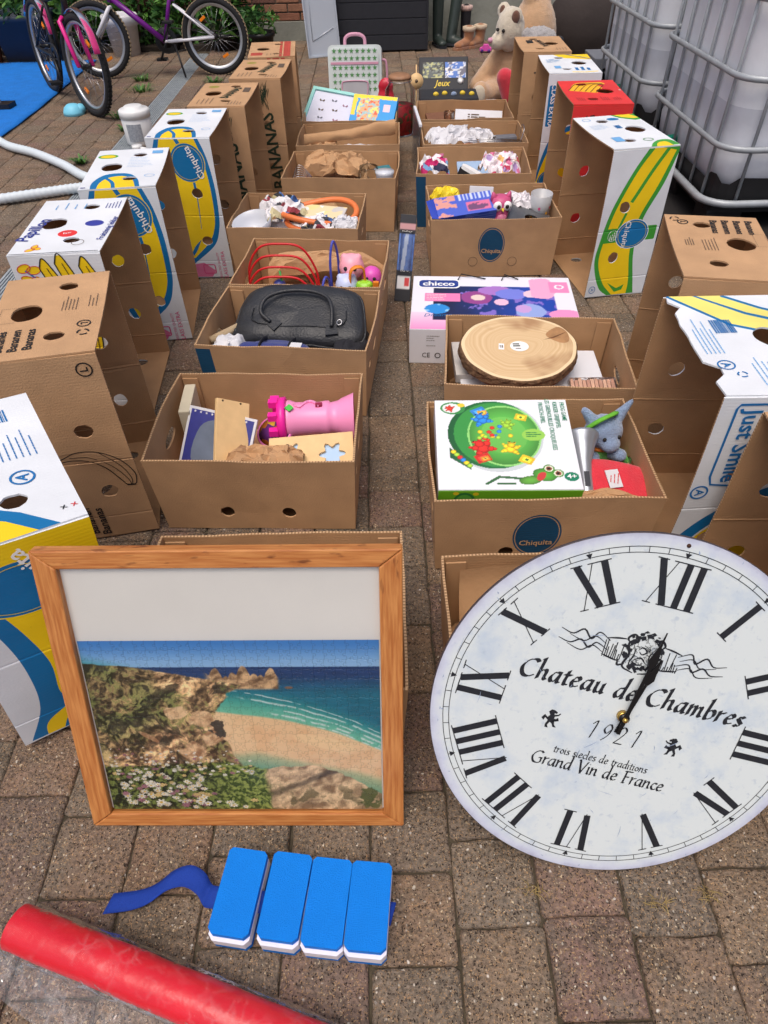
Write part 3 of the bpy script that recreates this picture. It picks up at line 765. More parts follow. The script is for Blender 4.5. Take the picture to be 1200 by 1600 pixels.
def brown_left_top(layers, ink, d, w):
    for k, s in enumerate(('Bananen', 'Bananes', 'Bananen', 'Bananas')): ink.text(s, (.03 + .125 * k) * d, .205 * w, .028, IBLK, R(92), bold=.02)
    ring_letter(ink, 'L', .85 * d, .335 * w, .014, IBLK, R(90) + PI); recycle(ink, .86 * d, .23 * w, .012, IBLK)
    ink.lines(.60 * d, .52 * w, .76 * d, .70 * w, 5, IGREY, 'v', .002, 4); ink.lines(.84 * d, .55 * w, .94 * d, .72 * w, 3, IGREY, 'v', .002, 5)
    for a, b in (((.06, .42), (.06, .60)), ((.06, .60), (.22, .60)), ((.06, .42), (.22, .42))):
        for k in range(9):
            t = k / 9; q = (k + .5) / 9
            ink.strip([((a[0] + (b[0] - a[0]) * t) * d, (a[1] + (b[1] - a[1]) * t) * w), ((a[0] + (b[0] - a[0]) * q) * d, (a[1] + (b[1] - a[1]) * q) * w)], .0014, IGREY)
    ink.text('EU', .12 * d, .02 * w, .03, IBLK, PI)
def brown_right_top(layers, ink, d, w):
    for k, s in enumerate(('Bananas', 'Bananen', 'Bananes', 'Bananen')): ink.text(s, (.50 + .125 * k) * d, .81 * w, .027, IBLK, R(-92), bold=.02)
    ring_letter(ink, 'L', .18 * d, .88 * w, .013, IBLK, R(-90)); recycle(ink, .10 * d, .93 * w, .011, IBLK)
    ink.lines(.13 * d, .50 * w, .23 * d, .64 * w, 4, IGREY, 'v', .002, 4); ink.lines(.30 * d, .42 * w, .46 * d, .66 * w, 5, IGREY, 'v', .002, 7)
    for a, b in (((.86, .50), (.86, .70)), ((.99, .50), (.99, .70)), ((.86, .70), (.99, .70)), ((.86, .50), (.99, .50))):
        for k in range(8):
            t = k / 8; q = (k + .5) / 8
            ink.strip([((a[0] + (b[0] - a[0]) * t) * d, (a[1] + (b[1] - a[1]) * t) * w), ((a[0] + (b[0] - a[0]) * q) * d, (a[1] + (b[1] - a[1]) * q) * w)], .0014, IGREY)
def smile_near(layers, ink, d, h):
    layers.append((fat(pts([(-.03, .87), (.12, .72), (.3, .60), (.62, .48), (1.05, .38)], d, h), .030), BLU))
    layers.append(([(-.01, 0)] + pts([(-.03, .93), (.14, .775), (.32, .65), (.64, .53), (1.05, .43)], d, h) + [(d * 1.02, 0)], YEL))
    ink.strip([(.13 * d, .64 * h), (.13 * d, .955 * h), (.15 * d, .972 * h), (.42 * d, .972 * h), (.44 * d, .955 * h), (.44 * d, .60 * h)], .005, IBLU)
    ink.strip([(.13 * d, .64 * h), (.16 * d, .60 * h), (.40 * d, .585 * h)], .005, IBLU)
    ink.text('Just Smile', .28 * d, .78 * h, .047, IBLU, R(-88), bold=.02)
    ring_letter(ink, 'A', .09 * d, .56 * h, .017, IBLU, R(-90), .004)
def smile_top(layers, ink, d, w):
    layers.append(([(.0, 1.0 * w), (.10 * d, .92 * w), (.42 * d, .66 * w), (.75 * d, .55 * w), (1.0 * d, .50 * w), (1.0 * d, w)], BLU))
    layers.append(([(.04 * d, 1.0 * w), (.14 * d, .925 * w), (.44 * d, .68 * w), (.77 * d, .575 * w), (1.0 * d, .53 * w), (1.0 * d, w)], PYEL))
    layers.append(([(.26 * d, w), (.62 * d, .78 * w), (1.0 * d, .64 * w), (1.0 * d, .68 * w), (.65 * d, .80 * w), (.30 * d, w)], BLU))
    layers.append(([(.55 * d, w), (.80 * d, .86 * w), (1.0 * d, .78 * w), (1.0 * d, w)], WHITE))
    layers.append((fat([(.53 * d, w * 1.0), (.80 * d, .85 * w), (1.0 * d, .77 * w)], .010), BLU))
    ring_letter(ink, 'A', .17 * d, .27 * w, .016, IBLU, R(-80), .003); recycle(ink, .25 * d, .18 * w, .009, IBLU)
    ink.bars(.26 * d, .58 * w, .44 * d, .72 * w, IBLU, 5); ink.lines(.06 * d, .38 * w, .24 * d, .76 * w, 5, ILB, 'v', .0022, 4); ink.lines(.36 * d, .08 * w, .62 * d, .34 * w, 6, ILB, 'v', .0022, 9)
def big_blue(layers, ink, d, h):
    """front-left lid: larger banana print, blue outline, oval"""
    layers.append((pts([(-.04, -.02), (.0, .1), (.10, .24), (.20, .40), (.25, .6), (.22, .82), (.04, 1.02)], d, h) + pts([(.5, 1.02), (.62, .9), (1.1, .7)], d, h) + [(1.1 * d, 1.02 * h)], BLU))
    layers.append((pts([(.06, -.02), (.12, .1), (.24, .25), (.35, .42), (.42, .6), (.40, .78), (.52, .80), (.8, .70), (1.1, .58)], d, h) + [(1.1 * d, 1.02 * h)], YEL))
    layers.append((pts([(.18, 1.02), (.22, .93), (.40, .87), (.8, .77), (1.1, .67)], d, h) + pts([(1.1, .73), (.8, .83), (.42, .92), (.30, 1.02)], d, h), YEL))
    layers.append((pts([(.36, 1.02), (.46, .955), (.85, .87), (1.1, .8)], d, h) + [(1.1 * d, -.02 * h)], WHITE))
    oval_logo(layers, ink, .46 * d, .80 * h, .086, .060, 0)
    ink.text('Chiquita', .62 * d, .835 * h, .042, IWHT, R(118), bold=.015)
def big_blue_top(layers, ink, d, w):
    layers.append(([(-.01, .0), (.86 * d, -.01), (.62 * d, .14 * w), (.40 * d, .24 * w), (.2 * d, .30 * w), (-.01, .33 * w)], BLU))
    layers.append(([(-.01, .0), (.72 * d, -.01), (.52 * d, .11 * w), (.36 * d, .18 * w), (.2 * d, .235 * w), (-.01, .26 * w)], YEL))
    ring_letter(ink, 'A', .72 * d, .36 * w, .019, IBLU, R(70), .004)
    ink.bars(.62 * d, .80 * w, .78 * d, .90 * w, IBLU, 6); ink.lines(.30 * d, .48 * w, .58 * d, .72 * w, 5, ILB, 'v', .0022, 2); ink.lines(.62 * d, .50 * w, .90 * d, .72 * w, 6, IBLU, 'v', .0022, 3)
    for u, m in ((.88, IBLK), (.95, IRED)): ink.text('x', u * d, .09 * w, .02, m, R(15))
def organic(layers, ink, d, h):
    ink.text('BANANAS', .72 * d, .42 * h, .085, IDGN, R(94), sx=.9, bold=.02); ink.text('ORGANIC', .46 * d, .40 * h, .034, IDGN, R(92), bold=.02)
    rdx = random.Random(5)
    for k in range(40):
        a = R(rdx.uniform(65, 115)); l = rdx.uniform(.03, .07); u = d * rdx.uniform(.50, .72); v = h * rdx.uniform(.76, .88)
        ink.strip([(u, v), (u + l * math.cos(a) * .5, v + l * math.sin(a) * .6), (u + l * math.cos(a) * 1.2, v + l * math.sin(a))], [.001, .0035, .0006], IDGN, k * 2e-5)
def organic_top(layers, ink, d, w):
    ink.text('BANANAS', .62 * d, .55 * w, .05, IDGN, R(78), sx=.8, bold=.02); ink.poly([(.80 * d, .6 * w), (.92 * d, .6 * w), (.92 * d, .78 * w), (.80 * d, .78 * w)], IGREY)
    ink.lines(.10 * d, .10 * w, .40 * d, .34 * w, 4, IGREY, 'v', .003, 3); ink.lines(.66 * d, .06 * w, .92 * d, .24 * w, 5, IGREY, 'v', .0025, 4)
    layers.append((ell(.22 * d, .82 * w, .024, .02, 18), pm('print_olive', lin((150, 140, 60)), .6)))
def redstripe(layers, ink, d, h):
    for a, b in ((.40, .48), (.52, .66), (.70, .78)): layers.append(([(a * d, 0), (b * d, 0), (b * d, h), (a * d, h)], DRED))
def redstripe_top(layers, ink, d, w):
    for a, b in ((.66, .72), (.75, .9)): layers.append(([(a * d, 0), (b * d, 0), (b * d, w), (a * d, w)], DRED))
    layers.append(([(.05 * d, .12 * w), (.3 * d, .12 * w), (.3 * d, .3 * w), (.05 * d, .3 * w)], DRED)); ink.lines(.36 * d, .1 * w, .6 * d, .3 * w, 3, IGREY, 'v', .003)
def red_top(layers, ink, d, w):
    P = lambda a: [tuple(p) for p in spline([(x * d, y * w) for x, y in a], 5)]
    for k in range(5):
        x = .10 + .085 * k
        q = P([(x, .62 - .03 * k), (x + .22, .90), (.80, .86), (.66, .78), (x + .26, .74 - .02 * k), (x + .10, .58 - .03 * k)]); layers.append((q, ORN))
    for k in range(6):
        x = .10 + .085 * k; ink.strip(P([(x, .62 - .03 * k), (x + .22, .86 - .02 * k), (.76, .84 - .012 * k)]), .003, IBLK)
    for k in range(4): ink.lines((.12 + .2 * k) * d, .14 * w, (.26 + .2 * k) * d, .30 * w, 4, IBLK, 'v', .0016, k)
    ink.text('s', .96 * d, .55 * w, .03, IWHT, 0)
def red_near(layers, ink, d, h):
    layers.append(([(.22 * d, .1 * h), (.9 * d, .1 * h), (.9 * d, .62 * h), (.22 * d, .62 * h)], pm('print_dark_red', lin((196, 40, 40)), .5)))
    ink.text('5', .30 * d, .92 * h, .05, IBLK, R(-80))
def class_near(layers, ink, d, h):
    layers.append((pts([(-.02, .86), (.04, .68), (.16, .52), (.4, .42), (.8, .36), (1.02, .35)], d, h) + [(1.02 * d, 0)], BLU))
    layers.append(([(-.01, 0), (-.01, .07 * h)] + pts([(-.02, .93), (.08, .72), (.22, .56), (.44, .46), (.8, .40), (1.02, .39)], d, h) + [(1.02 * d, 0)], YEL))
    layers.append((rrect(.04 * d, .60 * h, .22 * d, .92 * h, .006), BLU)); ink.text('CLASS EXTRA', .125 * d, .76 * h, .030, IWHT, R(-90), bold=.02)
    oval_logo(layers, ink, .26 * d, .12 * h, .055, .06, 0)
def class_top(layers, ink, d, w):
    layers.append(([(.30 * d, w), (.45 * d, .82 * w), (1.0 * d, .70 * w), (1.0 * d, w)], YEL)); ink.strip([(.55 * d, w), (.80 * d, .86 * w), (1.0 * d, .72 * w)], .006, IBLU)
    ink.lines(.10 * d, .60 * w, .42 * d, .78 * w, 4, ILB, 'u', .005); ink.lines(.52 * d, .14 * w, .85 * d, .34 * w, 3, IBLU, 'v', .014, 3); ink.poly([(.18 * d, .26 * w), (.30 * d, .26 * w), (.30 * d, .4 * w), (.18 * d, .4 * w)], ILB)
    layers.append((fat([(.45 * d, .06 * w), (.7 * d, .045 * w), (.95 * d, .09 * w)], .012), YEL))
def plain_brown_near(layers, ink, d, h):
    ink.lines(.62 * d, .35 * h, .74 * d, .8 * h, 1, IDGN, 'v', .016); ink.strip([(.25 * d, .84 * h), (.6 * d, .84 * h)], .008, IGREY)
def plain_brown_top(layers, ink, d, w):
    ink.text('BANANAS', .5 * d, .55 * w, .045, IBLK, R(-80), sx=.8, bold=.02); ink.poly([(.2 * d, .6 * w), (.34 * d, .6 * w), (.34 * d, .78 * w), (.2 * d, .78 * w)], IBLK); ink.lines(.7 * d, .1 * w, .95 * d, .3 * w, 4, IGREY, 'v', .003)

GL = 'empty banana box lids standing on end along the left row'; GR = 'empty banana box lids standing on end along the right row'
lid('banana_carton', 'brown upended lid with faded red stripes, farthest back of the left row', -.392, 4.075, 4, -1, redstripe, redstripe_top, KRAFT, seed=1, group=GL)
lid('banana_carton', 'brown upended lid with the large dark lettering BANANAS facing front', -.425, 3.61, -3, -1, organic, organic_top, KRAFT, seed=2, group=GL)
lid('banana_carton', 'brown upended lid behind the rearmost white one of the left row', -.53, 3.15, -2, -1, organic, organic_top, KRAFT, seed=3, group=GL)
lid('banana_carton', 'white upended lid with blue-edged banana and whole oval logo, rearmost white one at left', -.605, 2.731, -1.1, -1, blue_banana, blue_banana_top, seed=4, group=GL)
lid('banana_carton', 'white upended lid with blue-edged banana print, directly behind the Papillon lid', -.690, 2.233, 5.7, -1, blue_banana, blue_banana_top, seed=5, group=GL)
lid('banana_carton', 'white upended lid printed Papillon with butterflies on its top', -.729, 1.75, 3.9, -1, papillon, papillon_top, seed=6, group=GL)
lid('banana_carton', 'brown upended lid with thin banana outline drawn on its front, left row', -.597, 1.25, 10.9, -1, brown_left, brown_left_top, KRAFT, seed=7, group=GL)
lid('banana_carton', 'white upended lid with yellow banana, turned and half hidden by the framed puzzle', -.522, .765, 33, -1, big_blue, big_blue_top, h=.51, w=.42, seed=8, lean=5, group=GL)
lid('banana_carton', 'plain brown upended lid right in front of the plush bears', .768, 4.02, -2, 1, plain_brown_near, plain_brown_top, KRAFT, seed=11, group=GR)
lid('banana_carton', 'white upended lid with blue CLASS EXTRA label, behind the red lid', .806, 3.56, -3, 1, class_near, class_top, seed=12, group=GR)
lid('banana_carton', 'bright red upended lid with orange bananas on top', .80, 3.03, -2, 1, red_near, red_top, RED, seed=13, group=GR)
lid('banana_carton', 'white upended lid with green-edged banana and green badge behind blue oval', .811, 2.462, 8.1, 1, green_banana, green_banana_top, seed=14, group=GR)
lid('banana_carton', 'brown upended lid with printed words on top, behind the Just Smile lid', .728, 1.515, -11, 1, None, brown_right_top, KRAFT, seed=15, group=GR)
lid('banana_carton', 'white upended lid lettered Just Smile with torn rim and pale yellow stripe', .640, 1.03, -1.5, 1, smile_near, smile_top, seed=16, torn=True, group=GR)
lid('banana_carton', 'brown upended lid standing partly out of frame behind the clock', .690, .585, 0, 1, None, None, KRAFT, seed=17, group=GR)
# ================================================================== open banana boxes
BX = {}
def carton(key, label, cx, cy, yaw, W_=.515, D_=.381, Z_=.239, front=None, left=None, seed=0, flaps=True, holes=True, group=None, strip=False, flare=.010, open_holes=True):
    t = thing('banana_box', label, 'cardboard box', (cx, cy, .003), R(yaw), group); BX[key] = (cx, cy, R(yaw))
    rdx = random.Random(seed + 50); T = .005
    def wall(name, L_, off, ax, hs, lay=(), ink=None):
        """wall of length L_ whose outer face looks along ax (unit xy), flaring outwards to the rim"""
        nx_, ny_ = ax; tx, ty = -ny_, nx_           # u direction: to the right seen from outside
        p1, p2, p3 = rdx.uniform(0, 6), rdx.uniform(0, 6), rdx.uniform(-1, 1)
        def fn(u, q, v):
            s = v / Z_; o = off - flare * (1 - s) - q + .008 * p3 * math.sin(PI * u / L_) * s * s + .0035 * mnoise.noise(Vector((u * 9, v * 9, p1 * 5))) * math.sin(PI * u / L_)
            e = (u - L_ / 2) * (1 - (flare / L_ * 2) * (1 - s))
            zz = v + (.0035 * math.sin(7 * u / L_ + p1) + .0012 * math.sin(19 * u / L_ + p2)) * s * math.sin(PI * u / L_)
            return (nx_ * o + tx * e, ny_ * o + ty * e, zz)
        lay2 = list(lay); o = panel(name, L_, Z_, KRAFT, KIN, KEDGE, hs, lay2, T=T, fn=fn, parent=t, grid=.05, rim=lambda u, v: v > Z_ - 1e-4)
        if ink: ink.build('lettering', fn, o)
        return fn
    circ = lambda u, v, s: ell(u, v, .0185, .0185, 18, 0, .04, seed + s)
    lf = []; ik = Ink()
    if front: front(lf, ik, W_, Z_)
    if front and not open_holes:
        for uu in (.34, .66): ik.strip(ell(uu * W_, Z_ * .27, .019, .019, 26), .0016, IGREY, closed=True)
    if strip: lf.append(([(0, 0), (.045, 0), (.045, Z_ - .012), (0, Z_ - .012)], DBLU))
    hs = [circ(W_ * .34, Z_ * .26, 1), circ(W_ * .66, Z_ * .26, 2)] if (holes and open_holes) else []
    wall('long_side', W_, D_ / 2, (0, -1), hs, lf, ik)
    wall('long_side', W_, D_ / 2, (0, 1), [circ(W_ * .34, Z_ * .3, 3), circ(W_ * .66, Z_ * .3, 4)] if holes else [])
    Ls = D_ - .0106
    for s in (-1, 1):
        lay = []; ik = Ink()
        if s < 0 and left: left(lay, ik, Ls, Z_)
        hh = [[tuple(p) for p in spline([(Ls * .5 - .045, Z_ * .66), (Ls * .5 - .03, Z_ * .66 + .015), (Ls * .5, Z_ * .66 + .019), (Ls * .5 + .03, Z_ * .66 + .015), (Ls * .5 + .045, Z_ * .66), (Ls * .5 + .03, Z_ * .66 - .010), (Ls * .5, Z_ * .66 - .013), (Ls * .5 - .03, Z_ * .66 - .010)], 3, True)], ell(Ls * .80 if s < 0 else Ls * .2, Z_ * .62, .017, .014, 14)]
        wall('short_end', Ls, W_ / 2, (s, 0), hh if holes else [], lay, ik)
    g = MB(); g.box((0, 0, .004), (W_ - 2 * flare - .014, D_ - 2 * flare - .014, .005), KIN); g.build('bottom', KIN, t)
    if flaps:
        for sx in (-1, 1):
            for sy in (-1, 1):
                g = MB(); x0 = sx * (W_ / 2 - .03); y0 = sy * (D_ / 2 - .0095)
                g.box((x0, y0 - sy * .001, Z_ / 2 - .004), (.042, .004, Z_ - .012), KIN); o = g.build('corner_flap', KIN, t)
                o.matrix_local = Matrix.Translation((0, 0, 0))
                for v in o.data.vertices: v.co.y -= sy * flare * (1 - v.co.z / Z_); v.co.x -= sx * flare * (1 - v.co.z / Z_)
    return t
def put(o, key, lx, ly, z, rz=0.0, rx=0.0, ry=0.0):
    cx, cy, a = BX[key]; c, s = math.cos(a), math.sin(a)
    o.location = (cx + lx * c - ly * s, cy + lx * s + ly * c, z); o.rotation_euler = (rx, ry, a + rz); return o
def oval_front(u, v, ru=.047, rv=.058):
    def f(layers, ink, W_, H_):
        layers.append((ell(u * W_, v * H_, ru, rv, 40), DBLU)); layers.append((ell(u * W_, v * H_, ru * .93, rv * .94, 40), KRAFT)); layers.append((ell(u * W_, v * H_, ru * .89, rv * .9, 40), DBLU))
        ink.text('Chiquita', u * W_, v * H_ - rv * .35, .024, pm('ink_kraft', lin((196, 158, 120)), .7, .05, 20), 0, sx=1.0, bold=.02)
    return f
def code_left(layers, ink, L_, H_): ink.text('M-VB 03-70', L_ * .93, H_ * .5, .026, IGREY, R(90), bold=.01)
GB = 'open banana boxes filled with goods'
carton('B1', 'open brown box the framed puzzle leans against', -.222, .80, -.5, seed=1, group=GB)
carton('B2', 'open brown box holding a pink toy castle tower', -.315, 1.421, -2.7, seed=2, group=GB)
carton('B3', 'open brown box holding a black handbag', -.272, 1.933, -6.8, seed=3, strip=True, group=GB)
carton('B4', 'open brown box with red wire loops and small plastic toys', -.229, 2.325, -6, seed=4, group=GB)
carton('B5', 'open brown box with an orange ring and newspaper wads', -.312, 2.81, -5, seed=5, open_holes=False, group=GB)
carton('B6', 'open brown box full of rumpled brown paper and a glass jar', -.151, 3.36, -4.5, seed=6, open_holes=False, group=GB)
carton('B7', 'open brown box with a roll of brown paper across it', -.125, 3.83, -2, seed=7, open_holes=False, group=GB)
carton('B8', 'open brown box with mint picture frame and blue puzzle box', -.122, 4.25, -4, seed=8, open_holes=False, group=GB)
carton('R1', 'open brown box half hidden behind the big clock', .375, .728, 1.0, seed=9, group=GB)
carton('R2', 'open brown box holding the frog game', .3736, 1.261, -1, seed=10, front=oval_front(.475, .50, .058, .072), left=code_left, group=GB)
carton('R3', 'open brown box holding a round slice of tree trunk', .447, 1.70, -5.5, seed=11, group=GB)
carton('R4', 'open brown box with blue oval logo and a pink owl inside', .4725, 2.856, -.5, seed=12, front=oval_front(.48, .56, .054, .072), open_holes=False, left=code_left, group=GB)
carton('R5', 'open brown box with a wad of floral wrapping paper', .453, 3.372, -4, seed=13, strip=True, open_holes=False, group=GB)
carton('R6', 'open brown box with white paper and metal rods', .506, 3.80, -1.5, seed=14, open_holes=False, group=GB)
carton('R7', 'open brown box with a white plaque, rearmost of the right row', .505, 4.235, -2, seed=15, open_holes=False, group=GB)

# ---- common stuff for the contents
PAPER = pm('brown_paper', lin((186, 146, 106)), .85, .1, 14, .12, 90)
NEWS = pm('white_paper', lin((212, 212, 216)), .8, .06, 20, .1, 90)
def patchy(name, cols, scale=14, rough=.7, bg=(228, 226, 228), amt=.5):
    """paper printed with random coloured patches"""
    if name in MATS: return MATS[name]
    m = bpy.data.materials.new(name); m.use_nodes = True; nt = m.node_tree; L = nt.links; b = nt.nodes['Principled BSDF']; b.inputs['Roughness'].default_value = rough
    tc = nd(nt, 'ShaderNodeTexCoord'); vo = nd(nt, 'ShaderNodeTexVoronoi'); vo.inputs['Scale'].default_value = scale; L.new(tc.outputs['Object'], vo.inputs['Vector'])
    sp = nd(nt, 'ShaderNodeSeparateColor'); L.new(vo.outputs['Color'], sp.inputs[0])
    rp = nd(nt, 'ShaderNodeValToRGB'); rp.color_ramp.interpolation = 'CONSTANT'; e = rp.color_ramp.elements
    e[0].position = 0; e[0].color = (*lin(bg), 1); n = len(cols); e[1].position = 1 - amt; e[1].color = (*lin(cols[0]), 1)
    for i, c in enumerate(cols[1:]): q = e.new(1 - amt + amt * (i + 1) / n); q.color = (*lin(c), 1)
    L.new(sp.outputs[0], rp.inputs[0]); L.new(rp.outputs[0], b.inputs['Base Color']); MATS[name] = m; return m
NEWSP = patchy('newspaper', [(60, 60, 66), (150, 60, 70), (70, 110, 170), (200, 190, 150), (40, 40, 44)], 26, amt=.42)
FLORAL = patchy('floral_wrap', [(220, 120, 160), (190, 160, 210), (230, 190, 120), (200, 70, 100)], 42, bg=(236, 228, 232), amt=.4)
SCRAP = patchy('magazine_scrap', [(190, 30, 100), (40, 40, 70), (210, 120, 160), (120, 160, 200)], 22, amt=.45)
GLASS = clear_mat('clear_glass', (.97, .985, .98), .2, .05, fk=.8)
PLAST = clear_mat('clear_plastic', (.92, .93, .95), .3, .15, .18, (.8, .82, .86))
def fill(key, label, mat, h, seed, sx=.47, sy=.335, amp=.03, cat='packing paper', facet=True, lx=0, ly=0, grp=None):
    o = crumple('crumpled_paper', (0, 0, 0), (sx, sy), h, mat, None, seed, 30, amp, 0, facet=facet)
    put(o, key, lx, ly, .012); return tag(o, label, cat, grp)
def slab(name, label, cat, key, lx, ly, z, d, mat, rz=0, rx=0, ry=0, bev=.003):
    g = MB(); g.box((0, 0, d[2] / 2), d, mat, None, bev); o = g.build(name, mat); put(o, key, lx, ly, z, rz, rx, ry); return tag(o, label, cat)

# ---- B1 (behind the frame)
fill('B1', 'rumpled brown paper lying in the box behind the framed puzzle', PAPER, .10, 21)
# ---- B2 pink castle
PINKP = pm('pink_plastic', lin((244, 150, 196)), .35, .04); HOTP = pm('hot_pink_plastic', lin((240, 40, 160)), .35, .04); BIRCH = pm('birch_plywood', lin((226, 190, 136)), .55, .08, 30, .05, 120)
fill('B2', 'brown packing paper under the pink castle tower', PAPER, .085, 22, amp=.035)
ct = thing('toy_castle_tower', 'pink plastic toy castle tower lying on its side', 'toy', (0, 0, 0)); put(ct, 'B2', .045, .065, .175, R(4))
RY = TR((0, 0, 0), (0, R(90), 0))
g = MB(); g.lathe([(.052, 0), (.052, .02), (.046, .035), (.044, .10), (.047, .115), (.047, .125), (.042, .13), (.046, .15), (.052, .16), (.064, .19), (.066, .193), (.060, .192), (.0, .17)], 30, PINKP, RY); g.build('tower_body', PINKP, ct)
g = MB(); g.lathe([(.0, -.012), (.06, -.012), (.062, .008), (.053, .012), (.05, .0)], 30, HOTP, RY)
for k in range(8):
    a = 2 * PI * k / 8; g.box((-.022, .054 * math.cos(a), .054 * math.sin(a)), (.024, .018, .018), HOTP, TR((0, 0, 0), (0, 0, 0)))
g.build('battlement', HOTP, ct)
g = MB(); g.tube([(.03 + .02 * 0, .0, .046)] + [(.05 + .05 * k / 10, .028 * math.sin(PI * k / 10) - .01, .0475 - .4 * (.028 * math.sin(PI * k / 10)) ** 2 * 10) for k in range(11)], .004, 6, PINKP); g.build('relief_arch', PINKP, ct)
g = MB(); g.box((.10, -.004, .045), (.018, .012, .012), pm('dark_pink', lin((150, 40, 70)), .5)); g.build('window', None, ct)
g = MB(); g.prism([(.0, -.012), (.012, 0), (.0, .012), (-.012, 0)], 0, .004, pm('leaf_green_plastic', lin((70, 190, 70)), .4), TR((.022, -.018, .049), (R(18), 0, 0))); g.build('green_badge', None, ct)
def frame_from(P0, PX, PY):
    """matrix whose x axis runs P0->PX, y towards PY"""
    P0, PX, PY = Vector(P0), Vector(PX), Vector(PY); x = (PX - P0).normalized(); z = x.cross(PY - P0).normalized(); y = z.cross(x)
    M = Matrix((x, y, z)).transposed().to_4x4(); M.translation = P0; return M
pb = thing('puzzle_board', 'blue bordered picture board leaning in the castle box', 'puzzle board'); pb.matrix_world = frame_from((-.538, 1.365, .112), (-.40, 1.325, .10), (-.465, 1.445, .215)); 
BB = pm('board_navy', lin((44, 48, 130)), .5, .1, 60); GB_ = pm('board_grey', lin((104, 116, 136)), .45, .3, 14)
g = MB(); g.box((.085, .085, -.004), (.19, .17, .008), NEWS); g.build('board', NEWS, pb)
g = MB(); g.box((.085, .085, .0006), (.176, .156, .0008), BB); g.build('printed_border', BB, pb)
g = MB(); g.prism([(v.x, v.y) for v in spline([(.03, .02), (.16, .02), (.16, .10), (.09, .145), (.03, .12)], 5, True)], .0012, .0018, GB_); g.build('picture', GB_, pb)
g = MB()
for k in range(20): g.prism(star(.008 + .008 * k, .012 if k % 2 else .158, .004), .0012, .0016, NEWS)
tag(g.build('star_print', NEWS, pb), kind='stuff')
wbx = thing('wooden_game_board', 'pale plywood panel standing tilted beside the blue board', 'board'); wbx.matrix_world = frame_from((-.424, 1.308, .180), (-.345, 1.345, .130), (-.372, 1.455, .250))
g = MB(); g.box((.042, .08, 0), (.092, .17, .012), BIRCH, None, .002); g.build('panel', BIRCH, wbx)
for a, b in ((.012, .16), (.062, .16)):
    g = MB(); g.lathe([(.003, .0062), (.0, .0066)], 8, pm('screw', lin((80, 60, 40)), .4), TR((a, b, 0))); g.build('screw', None, wbx)
fp = thing('peg_puzzle', 'plywood peg puzzle with flower shaped holes over pale blue', 'puzzle'); put(fp, 'B2', .135, -.082, .165, R(3), R(24), R(-4))
fl = lambda u, v, r: [(u + r * (1 + .28 * math.cos(6 * a)) * math.cos(a), v + r * (1 + .28 * math.cos(6 * a)) * math.sin(a)) for a in [2 * PI * k / 36 for k in range(36)]]
panel('plate', .22, .13, BIRCH, BIRCH, BIRCH, [fl(.165, .07, .028), fl(.06, .085, .022)], (), T=.008, fn=lambda u, q, v: (u - .11, v - .065, -q), parent=fp)
g = MB(); LBL = pm('sky_blue_card', lin((176, 206, 238)), .6, .05); g.box((0, 0, -.011), (.216, .126, .004), LBL); g.build('backing', LBL, fp)
o = crumple('brown_paper_wad', (0, 0, 0), (.20, .10), .06, PAPER, None, 31, 18, .03); put(o, 'B2', .02, -.115, .14, .05); tag(o, 'brown paper scrap at the front of the castle box', 'paper')
pt = thing('round_tin', 'purple and orange printed lid lying behind the plywood panel', 'tin'); put(pt, 'B2', .025, .035, .15, 0, R(25), R(-10))
g = MB(); g.lathe([(0, 0), (.05, 0), (.05, .012), (.047, .014), (0, .014)], 26, pm('pink_rim', lin((226, 120, 180)), .4)); g.build('rim', None, pt)
g = MB(); g.lathe([(.044, .0146), (0, .015)], 26, patchy('purple_print', [(230, 130, 40), (240, 190, 60), (60, 30, 100)], 50, .4, (110, 50, 130), .45)); g.build('print', None, pt)

# ---- B3 handbag
LEATH = pm('black_leather', lin((44, 46, 50)), .42, .15, 30, .25, 160); METAL = pm('steel', lin((190, 190, 192)), .25, .05, metal=1.0)
NAVY = pm('navy_fabric', lin((38, 52, 120)), .85, .15, 40, .3, 300, sheen=.2); DARKF = pm('dark_fabric', lin((34, 34, 40)), .85, .15, 40, .3, 200)
fill('B3', 'heap of dark and navy fabric bags beneath the black handbag', NAVY, .14, 23, amp=.04, cat='fabric', facet=False)
for i, (lx, ly, z, s, m, lb) in enumerate([(-.19, -.10, .155, (.09, .13), NEWS, 'white cloth bundle at the left end of the handbag box'), (.03, -.14, .16, (.10, .06), NEWS, 'white label strip at the front of the handbag box'), (.19, -.06, .15, (.1, .2), DARKF, 'dark fabric at the right end of the handbag box')]):
    o = crumple('fabric_bundle', (0, 0, 0), s, .05, m, None, 40 + i, 16, .02, facet=False); put(o, 'B3', lx, ly, z); tag(o, lb, 'fabric')
hb = thing('handbag', 'black leather handbag with two curved handles lying in a box', 'handbag'); put(hb, 'B3', .022, .055, .178, R(-2), R(27), R(-1))
def bag_pt(rho, a, s):
    c, q = math.cos(a), math.sin(a); k = (abs(c) ** 5 + abs(q) ** 5) ** -.2; X = c * k * rho; Y = q * k * rho
    x = .205 * X * (1 - .10 * Y); y = .108 * Y + .012 * (1 - X * X) * (1 if Y > 0 else .4)
    z = .045 + s * .031 * max(0, 1 - rho ** 5) ** .5 * (1 - .15 * Y) + .006 * mnoise.noise(Vector((X * 2.5, Y * 2.5, s))) + (.006 * math.sin(9 * X) * max(0, -Y) * s)
    return (x, y, z)
g = MB(); n = 56; rr_ = [0.0, .25, .5, .7, .85, .94, .985, 1.0]; vs = []; fs = []
